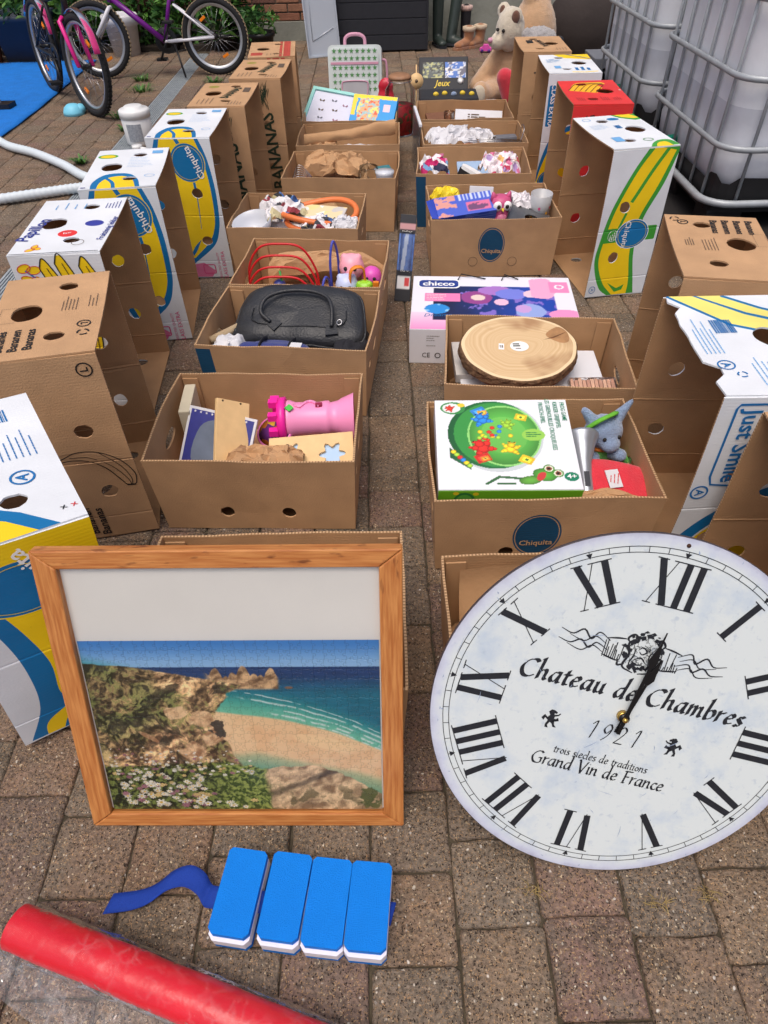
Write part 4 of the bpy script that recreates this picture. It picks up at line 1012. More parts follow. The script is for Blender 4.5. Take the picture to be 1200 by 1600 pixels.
for s in (1, -1):
    b0 = len(vs)
    for r_ in rr_:
        for k in range(n): vs.append(bag_pt(r_, 2 * PI * k / n, s))
    for i in range(len(rr_) - 1):
        for k in range(n):
            f_ = (b0 + i * n + k, b0 + (i + 1) * n + k, b0 + (i + 1) * n + (k + 1) % n, b0 + i * n + (k + 1) % n); fs.append(f_ if s > 0 else f_[::-1])
g.add(vs, fs, LEATH, None, True); o = g.build('body', LEATH, hb)
g = MB(); g.tube([Vector(bag_pt(1.0, 2 * PI * k / n, 1)) for k in range(n)], .0045, 6, LEATH, closed=True); g.build('piping', LEATH, hb)
g = MB(); g.tube([Vector(bag_pt(.72, PI * (1.05 + .9 * k / 16), 1)) + Vector((0, .02, .003)) for k in range(17)], .0022, 5, LEATH); g.build('seam', LEATH, hb)
g = MB(); g.tube(spline([(-.085, -.045, .084), (-.118, -.015, .092), (-.108, .035, .094), (-.05, .066, .090), (.03, .068, .090), (.085, .045, .094), (.108, .0, .098), (.112, -.055, .084)], 8), .0062, 8, LEATH); g.build('handle', LEATH, hb)
g = MB(); g.tube(spline([(-.12, -.10, .05), (-.15, -.14, .03), (-.10, -.165, .0), (.05, -.155, -.01), (.14, -.12, .03)], 8), .0065, 8, LEATH); g.build('handle', LEATH, hb)
for x, y, a_ in ((-.075, -.05, -40), (.112, -.066, 10)):
    g = MB(); g.prism([(-.016, .022), (.016, .022), (.02, -.016), (-.02, -.016)], 0, .007, LEATH, TR((x, y, .074), (R(-6), 0, R(a_)))); g.build('handle_tab', LEATH, hb, bevel=.002)
g = MB(); g.tube([(-.19, -.112, .046), (0, -.118, .05), (.19, -.112, .046)], .003, 6, METAL); g.build('zip', METAL, hb)
g = MB(); g.tube([(.135 + .008 * math.cos(a), -.04 + .010 * math.sin(a), .086) for a in [k * PI / 4 for k in range(8)]], .002, 6, METAL, closed=True); g.build('buckle', METAL, hb)
g = MB(); g.tube(spline([(-.20, -.06, .06), (-.215, -.09, .03), (-.19, -.13, -.02), (-.16, -.14, -.04)], 6), .006, 6, LEATH); g.build('strap', LEATH, hb)

nb = thing('navy_bag', 'navy blue fabric bag with strap and white label under the handbag front', 'bag'); put(nb, 'B3', -.03, -.13, .165, R(-3), R(8))
blob('bag_body', [('c', (-.09, 0, .02), (.08, .0, .022), .034, .036), ('b', (0, .02, .01), (.12, .05, .03))], NAVY, nb, .008, 2)
for x in (-.05, .04):
    g = MB(); g.tube(spline([(x, -.045, .0), (x + .004, -.03, .045), (x + .008, .01, .058), (x + .012, .05, .04)], 6), .008, 8, DARKF, flat=.4); g.build('strap', DARKF, nb)
g = MB(); g.box((.065, -.005, .058), (.04, .035, .003), NEWS); g.build('label_patch', NEWS, nb)
for i, (lx, z, c) in enumerate(((-.215, .155, (190, 170, 140)), (-.185, .165, (206, 190, 160)), (-.20, .19, (170, 150, 120)))):
    g = MB(); g.tube([(-.03, -.07, 0), (.03, .08, .01)], .012, 10, pm('rolled_cloth_%d' % i, lin(c), .9, .12, 60)); o = g.build('rolled_cloth', None); put(o, 'B3', lx, -.02, z, R(-20)); tag(o, ('beige rolled cloth nearest the left end of the handbag box', 'pale rolled cloth beside the handbag', 'tan rolled cloth on top of the other rolls by the handbag')[i], 'cloth')
# ---- B4 bead maze and small toys
RW = pm('red_coated_wire', lin((206, 32, 40)), .35, .03); BW = pm('blue_coated_wire', lin((70, 80, 180)), .35, .03)
tag(put(crumple('brown_paper_lining', (0, 0, 0), (.44, .10), .12, PAPER, None, 33, 18, .03), 'B4', .03, .11, .10), 'brown paper lining standing up at the back of the toy box', 'paper')
fill('B4', 'brown paper under the wire loops and toys', PAPER, .10, 24)
bm_ = thing('bead_maze', 'bead maze toy of nested red wire loops with green rod', 'toy'); put(bm_, 'B4', -.11, -.03, .105, R(4))
g = MB(); g.box((0, 0, .008), (.24, .11, .016), BIRCH, None, .003); g.build('base', BIRCH, bm_)
for k, (w_, hgt, y0) in enumerate(((.125, .195, .045), (.122, .165, .018), (.118, .135, -.008), (.112, .112, -.035))):
    g = MB(); g.tube(spline([(-w_, y0, .014), (-w_ * .98, y0 - .004, hgt * .55), (-w_ * .6, y0 - .008, hgt * .93), (0, y0 - .01, hgt), (w_ * .6, y0 - .012, hgt * .92), (w_ * .97, y0 - .016, hgt * .5), (w_, y0 - .02, .014)], 8), .0042, 8, RW); g.build('wire_loop', RW, bm_)
g = MB(); g.tube([(.01, -.04, .016), (.0, -.036, .13)], .004, 6, pm('green_rod', lin((60, 160, 70)), .4)); g.build('rod', None, bm_)
for c, cc in (((.012, -.05, .03), (240, 120, 40)), ((.0, -.04, .055), (200, 40, 40)), ((-.006, -.036, .08), (50, 60, 130))):
    g = MB(); g.ball(c, (.022, .022, .017), pm('bead_%d%d' % (cc[0], cc[1]), lin(cc), .35)); g.build('bead', None, bm_)
wl_ = thing('wire_toy', 'toy with tall blue wire loops beside the red ones', 'toy'); put(wl_, 'B4', .065, -.02, .11, R(70))
g = MB(); g.box((0, 0, .006), (.12, .06, .012), BIRCH, None, .003); g.build('base', BIRCH, wl_)
for x0, hgt, w_ in ((.03, .20, .028), (-.04, .10, .026)):
    g = MB(); g.tube(spline([(x0 - w_, 0, .01), (x0 - w_, 0, hgt * .7), (x0, 0, hgt), (x0 + w_, 0, hgt * .7), (x0 + w_, 0, .01)], 8), .0045, 8, BW); g.build('wire_loop', BW, wl_)
def toyball(name, label, lx, ly, z, r, col, extras=()):
    t = thing(name, label, 'toy'); put(t, 'B4', lx - .02, ly, z + .06)
    m = pm('toy_%d_%d_%d' % col, lin(col), .35, .03); blob('body', [('b', (0, 0, r * .8), r)] + [('b', tuple(a * r for a in c), q * r) for c, q in extras], m, t, r * .14, 3)
    for s in (-1, 1):
        g = MB(); g.ball((s * r * .35, -r * .9, r * 1.0), r * .16, IBLK, None, 8, 6); g.build('eye', IBLK, t)
    return t
EARS = (((-.55, 0, 1.55), .3), ((.55, 0, 1.55), .3), ((0, -.9, .7), .28))
toyball('toy_pig', 'pink toy pig head upright above the lavender toy', .155, .02, .12, .046, (246, 170, 186), EARS)
toyball('toy_animal', 'pale lavender toy animal below the pink pig', .145, -.05, .085, .042, (196, 206, 240), EARS)
toyball('toy_bug', 'magenta round toy behind the orange band', .245 - .02, .03, .085, .038, (222, 90, 190), (((-.4, 0, 1.5), .2), ((.4, 0, 1.5), .2)))
toyball('toy_frog', 'lime green round toy at the front of the toy box', .21, -.06, .08, .036, (150, 210, 50), (((-.5, -.3, 1.5), .35), ((.5, -.3, 1.5), .35)))
toyball('toy_turtle', 'green toy lying beside the lavender toy', .165, -.11, .08, .028, (140, 200, 70), ())
g = MB(); g.tube(spline([(-.025, 0, 0), (-.026, 0, .08), (-.01, 0, .105), (.02, 0, .10), (.026, 0, .06), (.026, 0, 0)], 6), .012, 8, pm('orange_plastic', lin((232, 136, 40)), .4), flat=.35); o = g.build('orange_band', None); put(o, 'B4', .165, -.06, .145, R(20)); tag(o, 'bent orange plastic band between the toy animals', 'toy')
g = MB(); g.box((0, 0, .03), (.022, .012, .06), MATS['orange_plastic'], None, .004); o = g.build('orange_peg', None); put(o, 'B4', .235, -.11, .165); tag(o, 'short orange peg at the right edge of the toy box', 'toy')

# ---- B5 newspaper and orange ring
fill('B5', 'wads of printed newspaper filling the box under the orange ring', NEWSP, .17, 25, amp=.05)
tag(put(crumple('brown_paper_lining', (0, 0, 0), (.34, .07), .17, PAPER, None, 35, 16, .02), 'B5', .0, .145, .06), 'folded brown paper standing behind the newspaper and orange ring', 'paper')
tag(put(crumple('newspaper_wad', (0, 0, 0), (.17, .16), .08, NEWSP, None, 36, 20, .045), 'B5', -.075, .02, .19, .5), 'tall crumpled colour newspaper wad left of the orange ring', 'newspaper')
tag(put(crumple('white_paper_wad', (0, 0, 0), (.10, .10), .05, NEWS, None, 37, 16, .03), 'B5', .195, -.09, .19), 'white paper wad at the right end of the orange ring', 'paper')
og = thing('orange_ring', 'flattened orange plastic ring coiled on the newspaper', 'ring'); put(og, 'B5', .085, -.01, .238, R(6), R(5))
g = MB(); OR_ = pm('orange_hose', lin((226, 122, 66)), .4, .05)
g.tube([(.15 * math.cos(a), .095 * math.sin(a), .012 * math.sin(2 * a)) for a in [2 * PI * k / 48 for k in range(48)]], .0118, 10, OR_, closed=True); g.build('outer_turn', OR_, og)
g = MB(); g.tube([(.145 * math.cos(a) + .01, .085 * math.sin(a) - .018, -.022 + .01 * math.sin(a)) for a in [PI * (1.02 + .96 * k / 20) for k in range(21)]], .0112, 10, OR_); g.build('inner_turn', OR_, og)
o = slab('card_pack', 'cream card pack lying inside the orange ring', 'card', 'B5', .09, .0, .222, (.19, .12, .006), patchy('cream_pack', [(232, 214, 150), (240, 236, 226), (200, 196, 190)], 30, .5, (226, 210, 168), .5), R(-12), R(12))
bw = thing('white_bowl', 'white bowl rim sticking out of the newspaper at left', 'bowl'); put(bw, 'B5', -.165, -.095, .165, 0, R(10), R(-8))
g = MB(); g.lathe([(0, .0), (.04, .0), (.075, .05), (.08, .078), (.0775, .078), (.07, .05), (.03, .006), (0, .006)], 32, pm('white_ceramic', lin((208, 212, 220)), .25, .02)); g.build('bowl_body', None, bw)

# ---- B6 brown paper and jars
fill('B6', 'brown paper heap filling the box below the glass jar', PAPER, .15, 26, amp=.05)
tag(put(crumple('brown_paper_wad', (0, 0, 0), (.30, .2), .09, PAPER, None, 38, 24, .055), 'B6', -.03, .035, .17), 'big rumpled brown paper wad beside the glass jar', 'paper')
jr = thing('glass_jar', 'empty clear glass jar standing in the brown paper', 'jar'); put(jr, 'B6', .13, -.09, .165)
g = MB(); g.lathe([(0, 0), (.048, 0), (.052, .01), (.052, .065), (.042, .082), (.042, .095), (.040, .095), (.040, .082), (.049, .064), (.049, .01), (0, .006)], 28, GLASS); g.build('jar_body', GLASS, jr)
cp = thing('white_cup', 'white cup with round rim at the right end of the paper-filled box', 'cup'); put(cp, 'B6', .205, -.12, .15)
g = MB(); g.lathe([(0, 0), (.03, 0), (.041, .09), (.043, .1), (.0, .102)], 26, MATS['white_ceramic']); g.build('cup_body', None, cp)
ws = thing('wire_whisk', 'tangle of thin wires at the left end of the paper-filled box', 'wire'); put(ws, 'B6', -.17, -.10, .20)
for k in range(6):
    g = MB(); g.tube(spline([(-.06, -.02 + .008 * k, 0), (-.02, -.03 + .012 * k, .03 + .006 * k), (.04, .0 + .004 * k, .01)], 6), .0012, 5, METAL); g.build('wire', METAL, ws)
tag(put(crumple('magazine_scrap', (0, 0, 0), (.10, .06), .03, SCRAP, None, 39, 12, .02), 'B6', -.16, -.125, .175), 'small coloured paper scrap by the thin wires', 'paper')

# ---- B7 rolled paper
fill('B7', 'white paper layer at the bottom of the box with the paper roll', NEWS, .15, 27, amp=.03)
o = sheet('paper_roll', 40, 20, lambda u, v: (-.235 + .47 * u, .028 * (1 + .25 * math.sin(5 * u)) * math.cos(2 * PI * v) + .012 * mnoise.noise(Vector((u * 6, v * 3, 1))), .028 * math.sin(2 * PI * v) * (1 + .2 * math.cos(7 * u)) + .05 * u + .008 * mnoise.noise(Vector((u * 7, v * 4, 5)))), PAPER)
put(o, 'B7', .0, .0, .215, R(6)); tag(o, 'long loose roll of brown paper lying across a box', 'paper roll')
tag(put(crumple('brown_paper_wad', (0, 0, 0), (.16, .12), .05, PAPER, None, 41, 16, .03), 'B7', -.15, .0, .17), 'brown paper wad at the left end of the long paper roll', 'paper')

# ---- B8 mint frame and blue puzzle box
fill('B8', 'paper packing under the mint picture frame', PAPER, .17, 28)
mf = thing('picture_frame', 'mint green picture frame with butterfly print leaning in a box', 'picture frame'); put(mf, 'B8', -.115, .02, .245, R(-14), R(34), R(6))
MINT = pm('mint_paint', lin((150, 214, 206)), .45, .04); LILAC = pm('pale_lilac_paper', lin((214, 216, 232)), .6, .03)
for c, d_ in (((0, .115, 0), (.29, .018, .018)), ((0, -.115, 0), (.29, .018, .018)), ((-.136, 0, 0), (.018, .212, .018)), ((.136, 0, 0), (.018, .212, .018))):
    g = MB(); g.box(c, d_, MINT, None, .002); g.build('rail', MINT, mf)
g = MB(); g.box((0, 0, -.003), (.255, .213, .004), LILAC); o = g.build('print', LILAC, mf)
ik = Ink()
for k, (x, y) in enumerate(((-.07, .05), (.0, .06), (.07, .04), (-.06, -.01), (.02, .0), (-.05, -.06), (.04, -.06))):
    mm = (IGREY, pm('ink_slate', lin((96, 100, 116)), .6), pm('ink_mauve', lin((150, 110, 130)), .6), IGREY)[k % 4]
    for s in (-1, 1): ik.poly([(x, y - .003), (x + s * .013, y + .008), (x + s * .016, y), (x + s * .009, y - .008)], mm)
ik.build('butterflies', lambda u, q, v: (u, v, -.0005 - q), mf)
pz = thing('jigsaw_box', 'bright blue jigsaw box with yellow flowers lying in a box', 'jigsaw box'); put(pz, 'B8', .125, -.02, .235, R(-8), R(36), R(3))
LB = pm('bright_blue_card', lin((30, 150, 220)), .4, .05)
g = MB(); g.box((0, 0, 0), (.25, .19, .045), LB, None, .002); g.build('carton', LB, pz)
def pzc(U, V):
    n = vnoise(U, V, 9, 4); n2 = vnoise(U, V, 16, 9); c = np.zeros(U.shape + (3,)); c[:] = (30, 150, 220)
    m = (np.abs(U - .38) < .26 * (1 - .5 * np.abs(V - .5))) & (np.abs(V - .5) < .38); c[m] = (150, 190, 200); c[m & (n > .52)] = (226, 170, 120); c[m & (n2 > .6)] = (226, 90, 60); c[m & (n < .4)] = (226, 220, 120)
    m = (V > .84 + .08 * n2) ; c[m] = (244, 214, 40); m = (U < .06 + .1 * n) & (V > .3); c[m] = (240, 210, 50)
    m = (np.abs(U - .8) < .08) & (np.abs(V - .6) < .13); c[m] = (230, 200, 210)
    m = (np.abs(U - .8) < .06) & (np.abs(V - .16) < .05); c[m] = (60, 190, 240); return c
raster('printed_cover', 60, 46, pzc, lambda u, w, v: ((u - .5) * .246, (v - .5) * .186, .0232), pz)

# ---- R1 (behind the clock)
fill('R1', 'brown paper flap and wads in the box behind the clock', PAPER, .10, 29)
o = sheet('brown_paper_sheet', 14, 8, lambda u, v: (-.22 + .36 * u, .165 - .05 * v * v, .215 - .12 * v + .01 * math.sin(5 * u)), PAPER, None, True); put(o, 'R1', 0, 0, 0.01); tag(o, 'smooth brown paper sheet folded over behind the clock', 'paper')
wc = thing('wooden_dot_box', 'small wooden box with purple dots in the box behind the clock', 'wooden box'); put(wc, 'R1', -.19, -.03, .11, R(8), R(8))
g = MB(); g.box((0, 0, .035), (.08, .15, .07), BIRCH, None, .003); g.build('box_body', BIRCH, wc)
g = MB()
for x, y, c in ((-.015, .05, (110, 90, 190)), (.02, .045, (180, 150, 210)), (-.01, .01, (150, 120, 200)), (.02, .0, (120, 100, 190)), (0, -.04, (160, 140, 210))): g.lathe([(.011, .0706), (0, .071)], 14, pm('dot_%d' % c[0], lin(c), .5), TR((x, y, 0)))
tag(g.build('dots', None, wc), kind='stuff')

# ---- R2 frog game, hair dryer, plush, pouch
fill('R2', 'brown paper beneath the frog game box', PAPER, .11, 30, amp=.02)
fg = thing('board_game_box', 'white FROG GAME box with green playing bowl picture', 'board game'); put(fg, 'R2', -.082, -.012, .208, R(-1), R(9), 0)
WCARD = pm('white_card', lin((226, 228, 234)), .35, .03); LIME = pm('lime_print', lin((120, 190, 40)), .4, .05); 
GGR = pm('frog_green', lin((70, 160, 50)), .4, .05); GDK = pm('bowl_green', lin((46, 128, 60)), .4, .05); GMD = pm('bowl_inner_green', lin((96, 178, 66)), .4, .05); TEAL = pm('teal_print', lin((0, 130, 90)), .4, .05)
ik = Ink(); lay = []
GW, GH, GT = .325, .285, .065
BLT = pm('blue_toy_print', lin((40, 130, 220)), .4); REDT = pm('red_toy_print', lin((220, 50, 36)), .4); YELT = pm('yellow_toy_print', lin((244, 210, 40)), .4); LGT = pm('light_green_toy_print', lin((170, 214, 60)), .4)
def gamec(U, V):
    """printed lid: green playing bowl with coloured frogs and balls"""
    c = np.zeros(U.shape + (3,)); c[:] = (232, 234, 238); n = vnoise(U, V, 24, 61, 3)
    def el(cx, cy, rx, ry, r=0.0):
        a = (U - cx) * math.cos(r) + (V - cy) * math.sin(r); b = -(U - cx) * math.sin(r) + (V - cy) * math.cos(r); return (a / rx) ** 2 + (b / ry) ** 2
    def paint(m, col, sh=None):
        q = np.array(col, float) * np.ones(c.shape)
        if sh is not None: q = q * sh[..., None]
        c[m] = np.clip(q, 0, 255)[m]
    paint(el(.44, .58, .345, .40) < 1, (196, 204, 206)); paint(el(.42, .60, .335, .385) < 1, (36, 112, 58), .75 + .6 * U); paint(el(.44, .60, .31, .365) < 1, (58, 146, 66))
    e = el(.50, .585, .27, .345); paint(e < 1, (92, 180, 74), .72 + .42 * (1 - np.clip(e, 0, 1)) + .12 * (V - .5)); paint((e > .90) & (e < 1), (148, 214, 120)); paint(el(.50, .585, .17, .21) < 1, (110, 192, 84), .86 + .2 * V)
    def frog(cx, cy, s, col, r):
        for a, b, q in ((0, 0, 1.0), (.9, .5, .55), (-.9, .5, .5), (-.9, -.6, .5), (.9, -.6, .5), (0, .9, .7), (.45, 1.5, .3), (-.45, 1.5, .3), (1.4, .9, .28), (-1.4, .9, .28), (-1.3, -.9, .3), (1.3, -.9, .3)):
            x = cx + (a * math.cos(r) - b * math.sin(r)) * s; y = cy + (a * math.sin(r) + b * math.cos(r)) * s * 1.1; e_ = el(x, y, q * s, q * s); paint(e_ < 1, col, 1.18 - .5 * e_ + .25 * (n - .5))
        for a in (-.45, .45):
            x = cx + (a * math.cos(r) - 1.6 * math.sin(r)) * s; y = cy + (a * math.sin(r) + 1.6 * math.cos(r)) * s * 1.1; paint(el(x, y, .13 * s, .13 * s) < 1, (30, 26, 24))
    def tab(cx, cy, s, col, r):
        a = (U - cx) * math.cos(r) + (V - cy) * math.sin(r); b = -(U - cx) * math.sin(r) + (V - cy) * math.cos(r); paint((np.abs(a) < s) & (np.abs(b) < s * .8), col, .9 + .2 * (n - .3)); paint((np.abs(a) < s * .6) & (np.abs(b) < s * .4), tuple(min(255, k * 1.15 + 20) for k in col)); paint((np.abs(a) < s * .25) & (np.abs(b) < s * .25), (70, 120, 60))
    tab(.33, .86, .055, (60, 140, 220), .5); tab(.355, .845, .035, (236, 176, 60), .2); frog(.35, .76, .045, (44, 128, 216), .4); frog(.525, .70, .036, (158, 206, 62), -.4); tab(.64, .79, .045, (238, 206, 50), -.3)
    frog(.335, .44, .055, (214, 46, 36), .5); tab(.33, .33, .055, (214, 50, 40), .4); tab(.345, .325, .03, (236, 150, 50), .4); frog(.535, .43, .042, (240, 204, 44), -.2); tab(.64, .31, .05, (242, 206, 50), -.5)
    rs = np.random.RandomState(5)
    for k in range(16):
        x, y = .41 + .07 * rs.randn() * .8, .59 + .05 * rs.randn(); e_ = el(x, y, .019, .021); paint(e_ < 1, ((50, 130, 216), (240, 206, 44), (214, 50, 40), (160, 208, 66))[k % 4], 1.2 - .5 * e_)
    q = (np.abs((V - .33) + .9 * (U - .16)) < .055) & (np.abs(U - .165) < .075); paint(q, (40, 104, 60), .8 + U)
    for k in range(6): e_ = el(.12 + .022 * k, .40 - .03 * k, .021, .022); paint(e_ < 1, ((240, 206, 44), (160, 208, 66), (214, 50, 40), (50, 130, 216))[k % 4], 1.2 - .5 * e_)
    paint(el(.135, .905, .095, .075) < 1, (60, 140, 70)); paint(el(.125, .905, .07, .056) < 1, (226, 230, 226)); frog(.115, .90, .022, (206, 60, 40), 1.2); paint(el(.20, .94, .03, .022) < 1, (240, 200, 60))
    paint(el(.715, .585, .085, .068) < 1, (150, 204, 84))
    for (x0, y0), (x1, y1) in (((.34, .06), (.43, .13)), ((.43, .13), (.53, .12)), ((.42, .06), (.53, .06)), ((.53, .12), (.63, .10))):
        t = np.clip(((U - x0) * (x1 - x0) + (V - y0) * (y1 - y0)) / ((x1 - x0) ** 2 + (y1 - y0) ** 2), 0, 1); paint(np.hypot(U - x0 - t * (x1 - x0), V - y0 - t * (y1 - y0)) < .012, (56, 104, 60))
    for x, y, a, b, r, col in ((.645, .095, .08, .045, .2, (96, 160, 60)), (.75, .15, .085, .065, -.35, (84, 162, 58)), (.785, .215, .04, .042, 0, (96, 172, 64)), (.845, .165, .04, .042, 0, (96, 172, 64))): e_ = el(x, y, a, b, r); paint(e_ < 1, col, 1.1 - .35 * e_)
    paint(el(.725, .135, .028, .05, -.5) < 1, (200, 60, 60))
    for x, y in ((.785, .215), (.845, .165)): paint(el(x, y, .029, .031) < 1, (238, 238, 220)); paint(el(x, y, .022, .024) < 1, (150, 90, 50)); paint(el(x, y, .012, .013) < 1, (24, 22, 22))
    paint(el(.935, .13, .052, .047) < 1, (14, 126, 92)); return c
for k, s in enumerate(('FROG GAME', 'KIKKER GRIJPSPEL', 'LES GRENOUILLES CROQUEUSES', 'FROSCH-SPIEL')):
    L_ = (.062, .085, .145, .07)[k]; ik.text(s, .274 - .0155 * k, .274 - L_ / 2, .0135, TEAL, R(-90), sx=.84 if k != 2 else .86, bold=.01)
ik.text('4+', .2665, .037, .018, IWHT, 0, bold=.02); ik.lines(.188, .158, .222, .176, 3, TEAL, 'u', .0018)
GS = GW / .285; lay = [([(a_ * GS, b_) for a_, b_ in pl_], m_) for pl_, m_ in lay]; ik.v = [(a_ * GS, b_, c_) for a_, b_, c_ in ik.v]
gfn = lambda u, q, v: (u - GW / 2, v - GH / 2, GT - q)
o = raster('lid_print', 170, 150, gamec, lambda u, w, v: ((u - .5) * (GW - .001), (v - .5) * (GH - .001), GT - .001), fg); ik.build('lettering', gfn, o, off=.0004)
g = MB(); g.box((0, 0, GT / 2 - .0015), (GW - .0006, GH - .0006, GT - .003), WCARD); g.build('carton', WCARD, fg)
lay = [(ell(.06, .02, .026, .035, 20), GDK), (ell(.06, .02, .02, .028, 20), GMD), (ell(.085, .05, .007, .006, 10), YELT), (ell(.04, .052, .007, .006, 10), YELT)]; ik = Ink(); ik.text('FROG GAME', .145, .026, .017, IWHT, 0, bold=.015)
sfn = lambda u, q, v: (u - GW / 2, -GH / 2 - .0012 + q, v)
o = panel('side_print', GW, GT - .004, LIME, LIME, LIME, (), lay, T=.001, fn=sfn, parent=fg, grid=.05); ik.build('lettering', sfn, o, off=.0006)
hd = thing('megaphone', 'silver grey toy megaphone standing between game box and plush', 'megaphone'); put(hd, 'R2', .108, -.12, .175, R(-2), R(-70), R(2)); hd.scale = (.86, .86, 1.0)
SILV = pm('silver_plastic', lin((178, 184, 192)), .3, .05, metal=.6); DGREY = pm('dark_grey_plastic', lin((60, 62, 68)), .4, .05)
g = MB(); g.lathe([(.0, .0), (.018, .0), (.022, .01), (.021, .06), (.024, .10), (.040, .15), (.050, .165), (.052, .172), (.047, .172), (.036, .15), (.0, .11)], 28, SILV); g.build('horn', SILV, hd)
g = MB(); g.box((-.024, -.002, .05), (.012, .018, .10), SILV, None, .004); g.build('grip', SILV, hd)
g = MB(); g.box((0, -.0215, .045), (.014, .004, .04), DGREY, None, .001); g.build('label_patch', DGREY, hd)
PLG = pm('grey_blue_plush', lin((128, 150, 182)), .95, .14, 40, .5, 240, sheen=.5); PLV = pm('green_plush', lin((96, 170, 76)), .95, .1, 40, .4, 240, sheen=.3)
ps = thing('plush_animal', 'grey-blue plush animal with upright ears and green body', 'plush toy'); put(ps, 'R2', .185, .085, .125, R(14)); ps.scale = (.88,) * 3
blob('head', [('b', (0, 0, .105), (.058, .05, .05)), ('b', (.002, -.045, .090), (.03, .026, .024)), ('c', (.035, .01, .13), (.075, .012, .185), .022, .008), ('c', (-.03, .015, .135), (-.055, .03, .165), .02, .012)], PLG, ps, .006, 3, .001)
blob('body', [('b', (.0, .0, .03), (.05, .045, .055)), ('c', (.03, -.02, .05), (.06, -.06, .03), .018, .016)], PLV, ps, .006, 3, .001)
blob('arm', [('c', (.02, -.03, .045), (.03, -.065, .06), .019, .02), ('c', (-.03, -.03, .04), (-.045, -.06, .02), .018, .018)], PLG, ps, .006, 3, .001)
g = MB(); g.tube(spline([(-.055, .0, .125), (-.03, -.02, .165), (.01, -.01, .168), (.03, .01, .155)], 6), .012, 8, pm('lime_felt', lin((110, 190, 60)), .9), flat=.5); g.build('cap_brim', None, ps)
g = MB(); g.tube([(.042 * math.cos(a), .038 * math.sin(a), .065) for a in [k * PI / 10 for k in range(20)]], .006, 6, pm('orange_felt', lin((220, 130, 60)), .9), closed=True); g.build('collar', None, ps)
for s in (-1, 1):
    g = MB(); g.ball((s * .022 + .002, -.046, .112), .006, IBLK, None, 8, 6); g.build('eye', IBLK, ps)
rp_ = thing('red_pouch', 'red fabric pouch with small white label on top', 'pouch'); put(rp_, 'R2', .183, -.085, .172, R(-12), R(14), R(6)); rp_.scale = (1.05, 1.12, 1.1)
RF = pm('red_fabric', lin((214, 34, 54)), .8, .08, 30, .3, 260, sheen=.3)
def pouch(u, v):
    a = 2 * PI * v; e = math.sin(PI * u) ** .35; c, s = math.cos(a), math.sin(a)
    return (-.085 + .17 * u + .012 * c * (u - .3), .068 * (abs(c) ** .6) * (1 if c > 0 else -1) * (.75 + .25 * e), .028 * (abs(s) ** .7) * (1 if s > 0 else -1) * e + .004 * mnoise.noise(Vector((u * 5, c * 2, s * 2))))
sheet('pouch_body', 26, 33, pouch, RF, rp_)
g = MB(); g.box((-.01, .01, .0305), (.03, .045, .0015), NEWS, TR((0, 0, 0), (0, 0, R(20)))); g.build('label_patch', NEWS, rp_)
ik = Ink(); ik.lines(-.02, -.012, .004, .018, 3, IRED, 'v', .002); ik.build('lettering', lambda u, q, v: (u - .004, v + .006, .0316 - q), rp_)
tag(put(crumple('brown_paper_wad', (0, 0, 0), (.24, .05), .05, PAPER, None, 43, 18, .015), 'R2', .10, -.14, .16), 'brown paper strip at the front of the frog game box', 'paper')
for i, (nm, lb, lx, ly, z, d_, mt, rz) in enumerate((('paperback_book', 'cream paperback standing at the left end of the castle box', -.215, .09, .12, (.03, .13, .11), pm('cream_cover', lin((206, 196, 170)), .6), .1),)): slab(nm, lb, 'book', 'B2', lx, ly, z, d_, mt, rz)

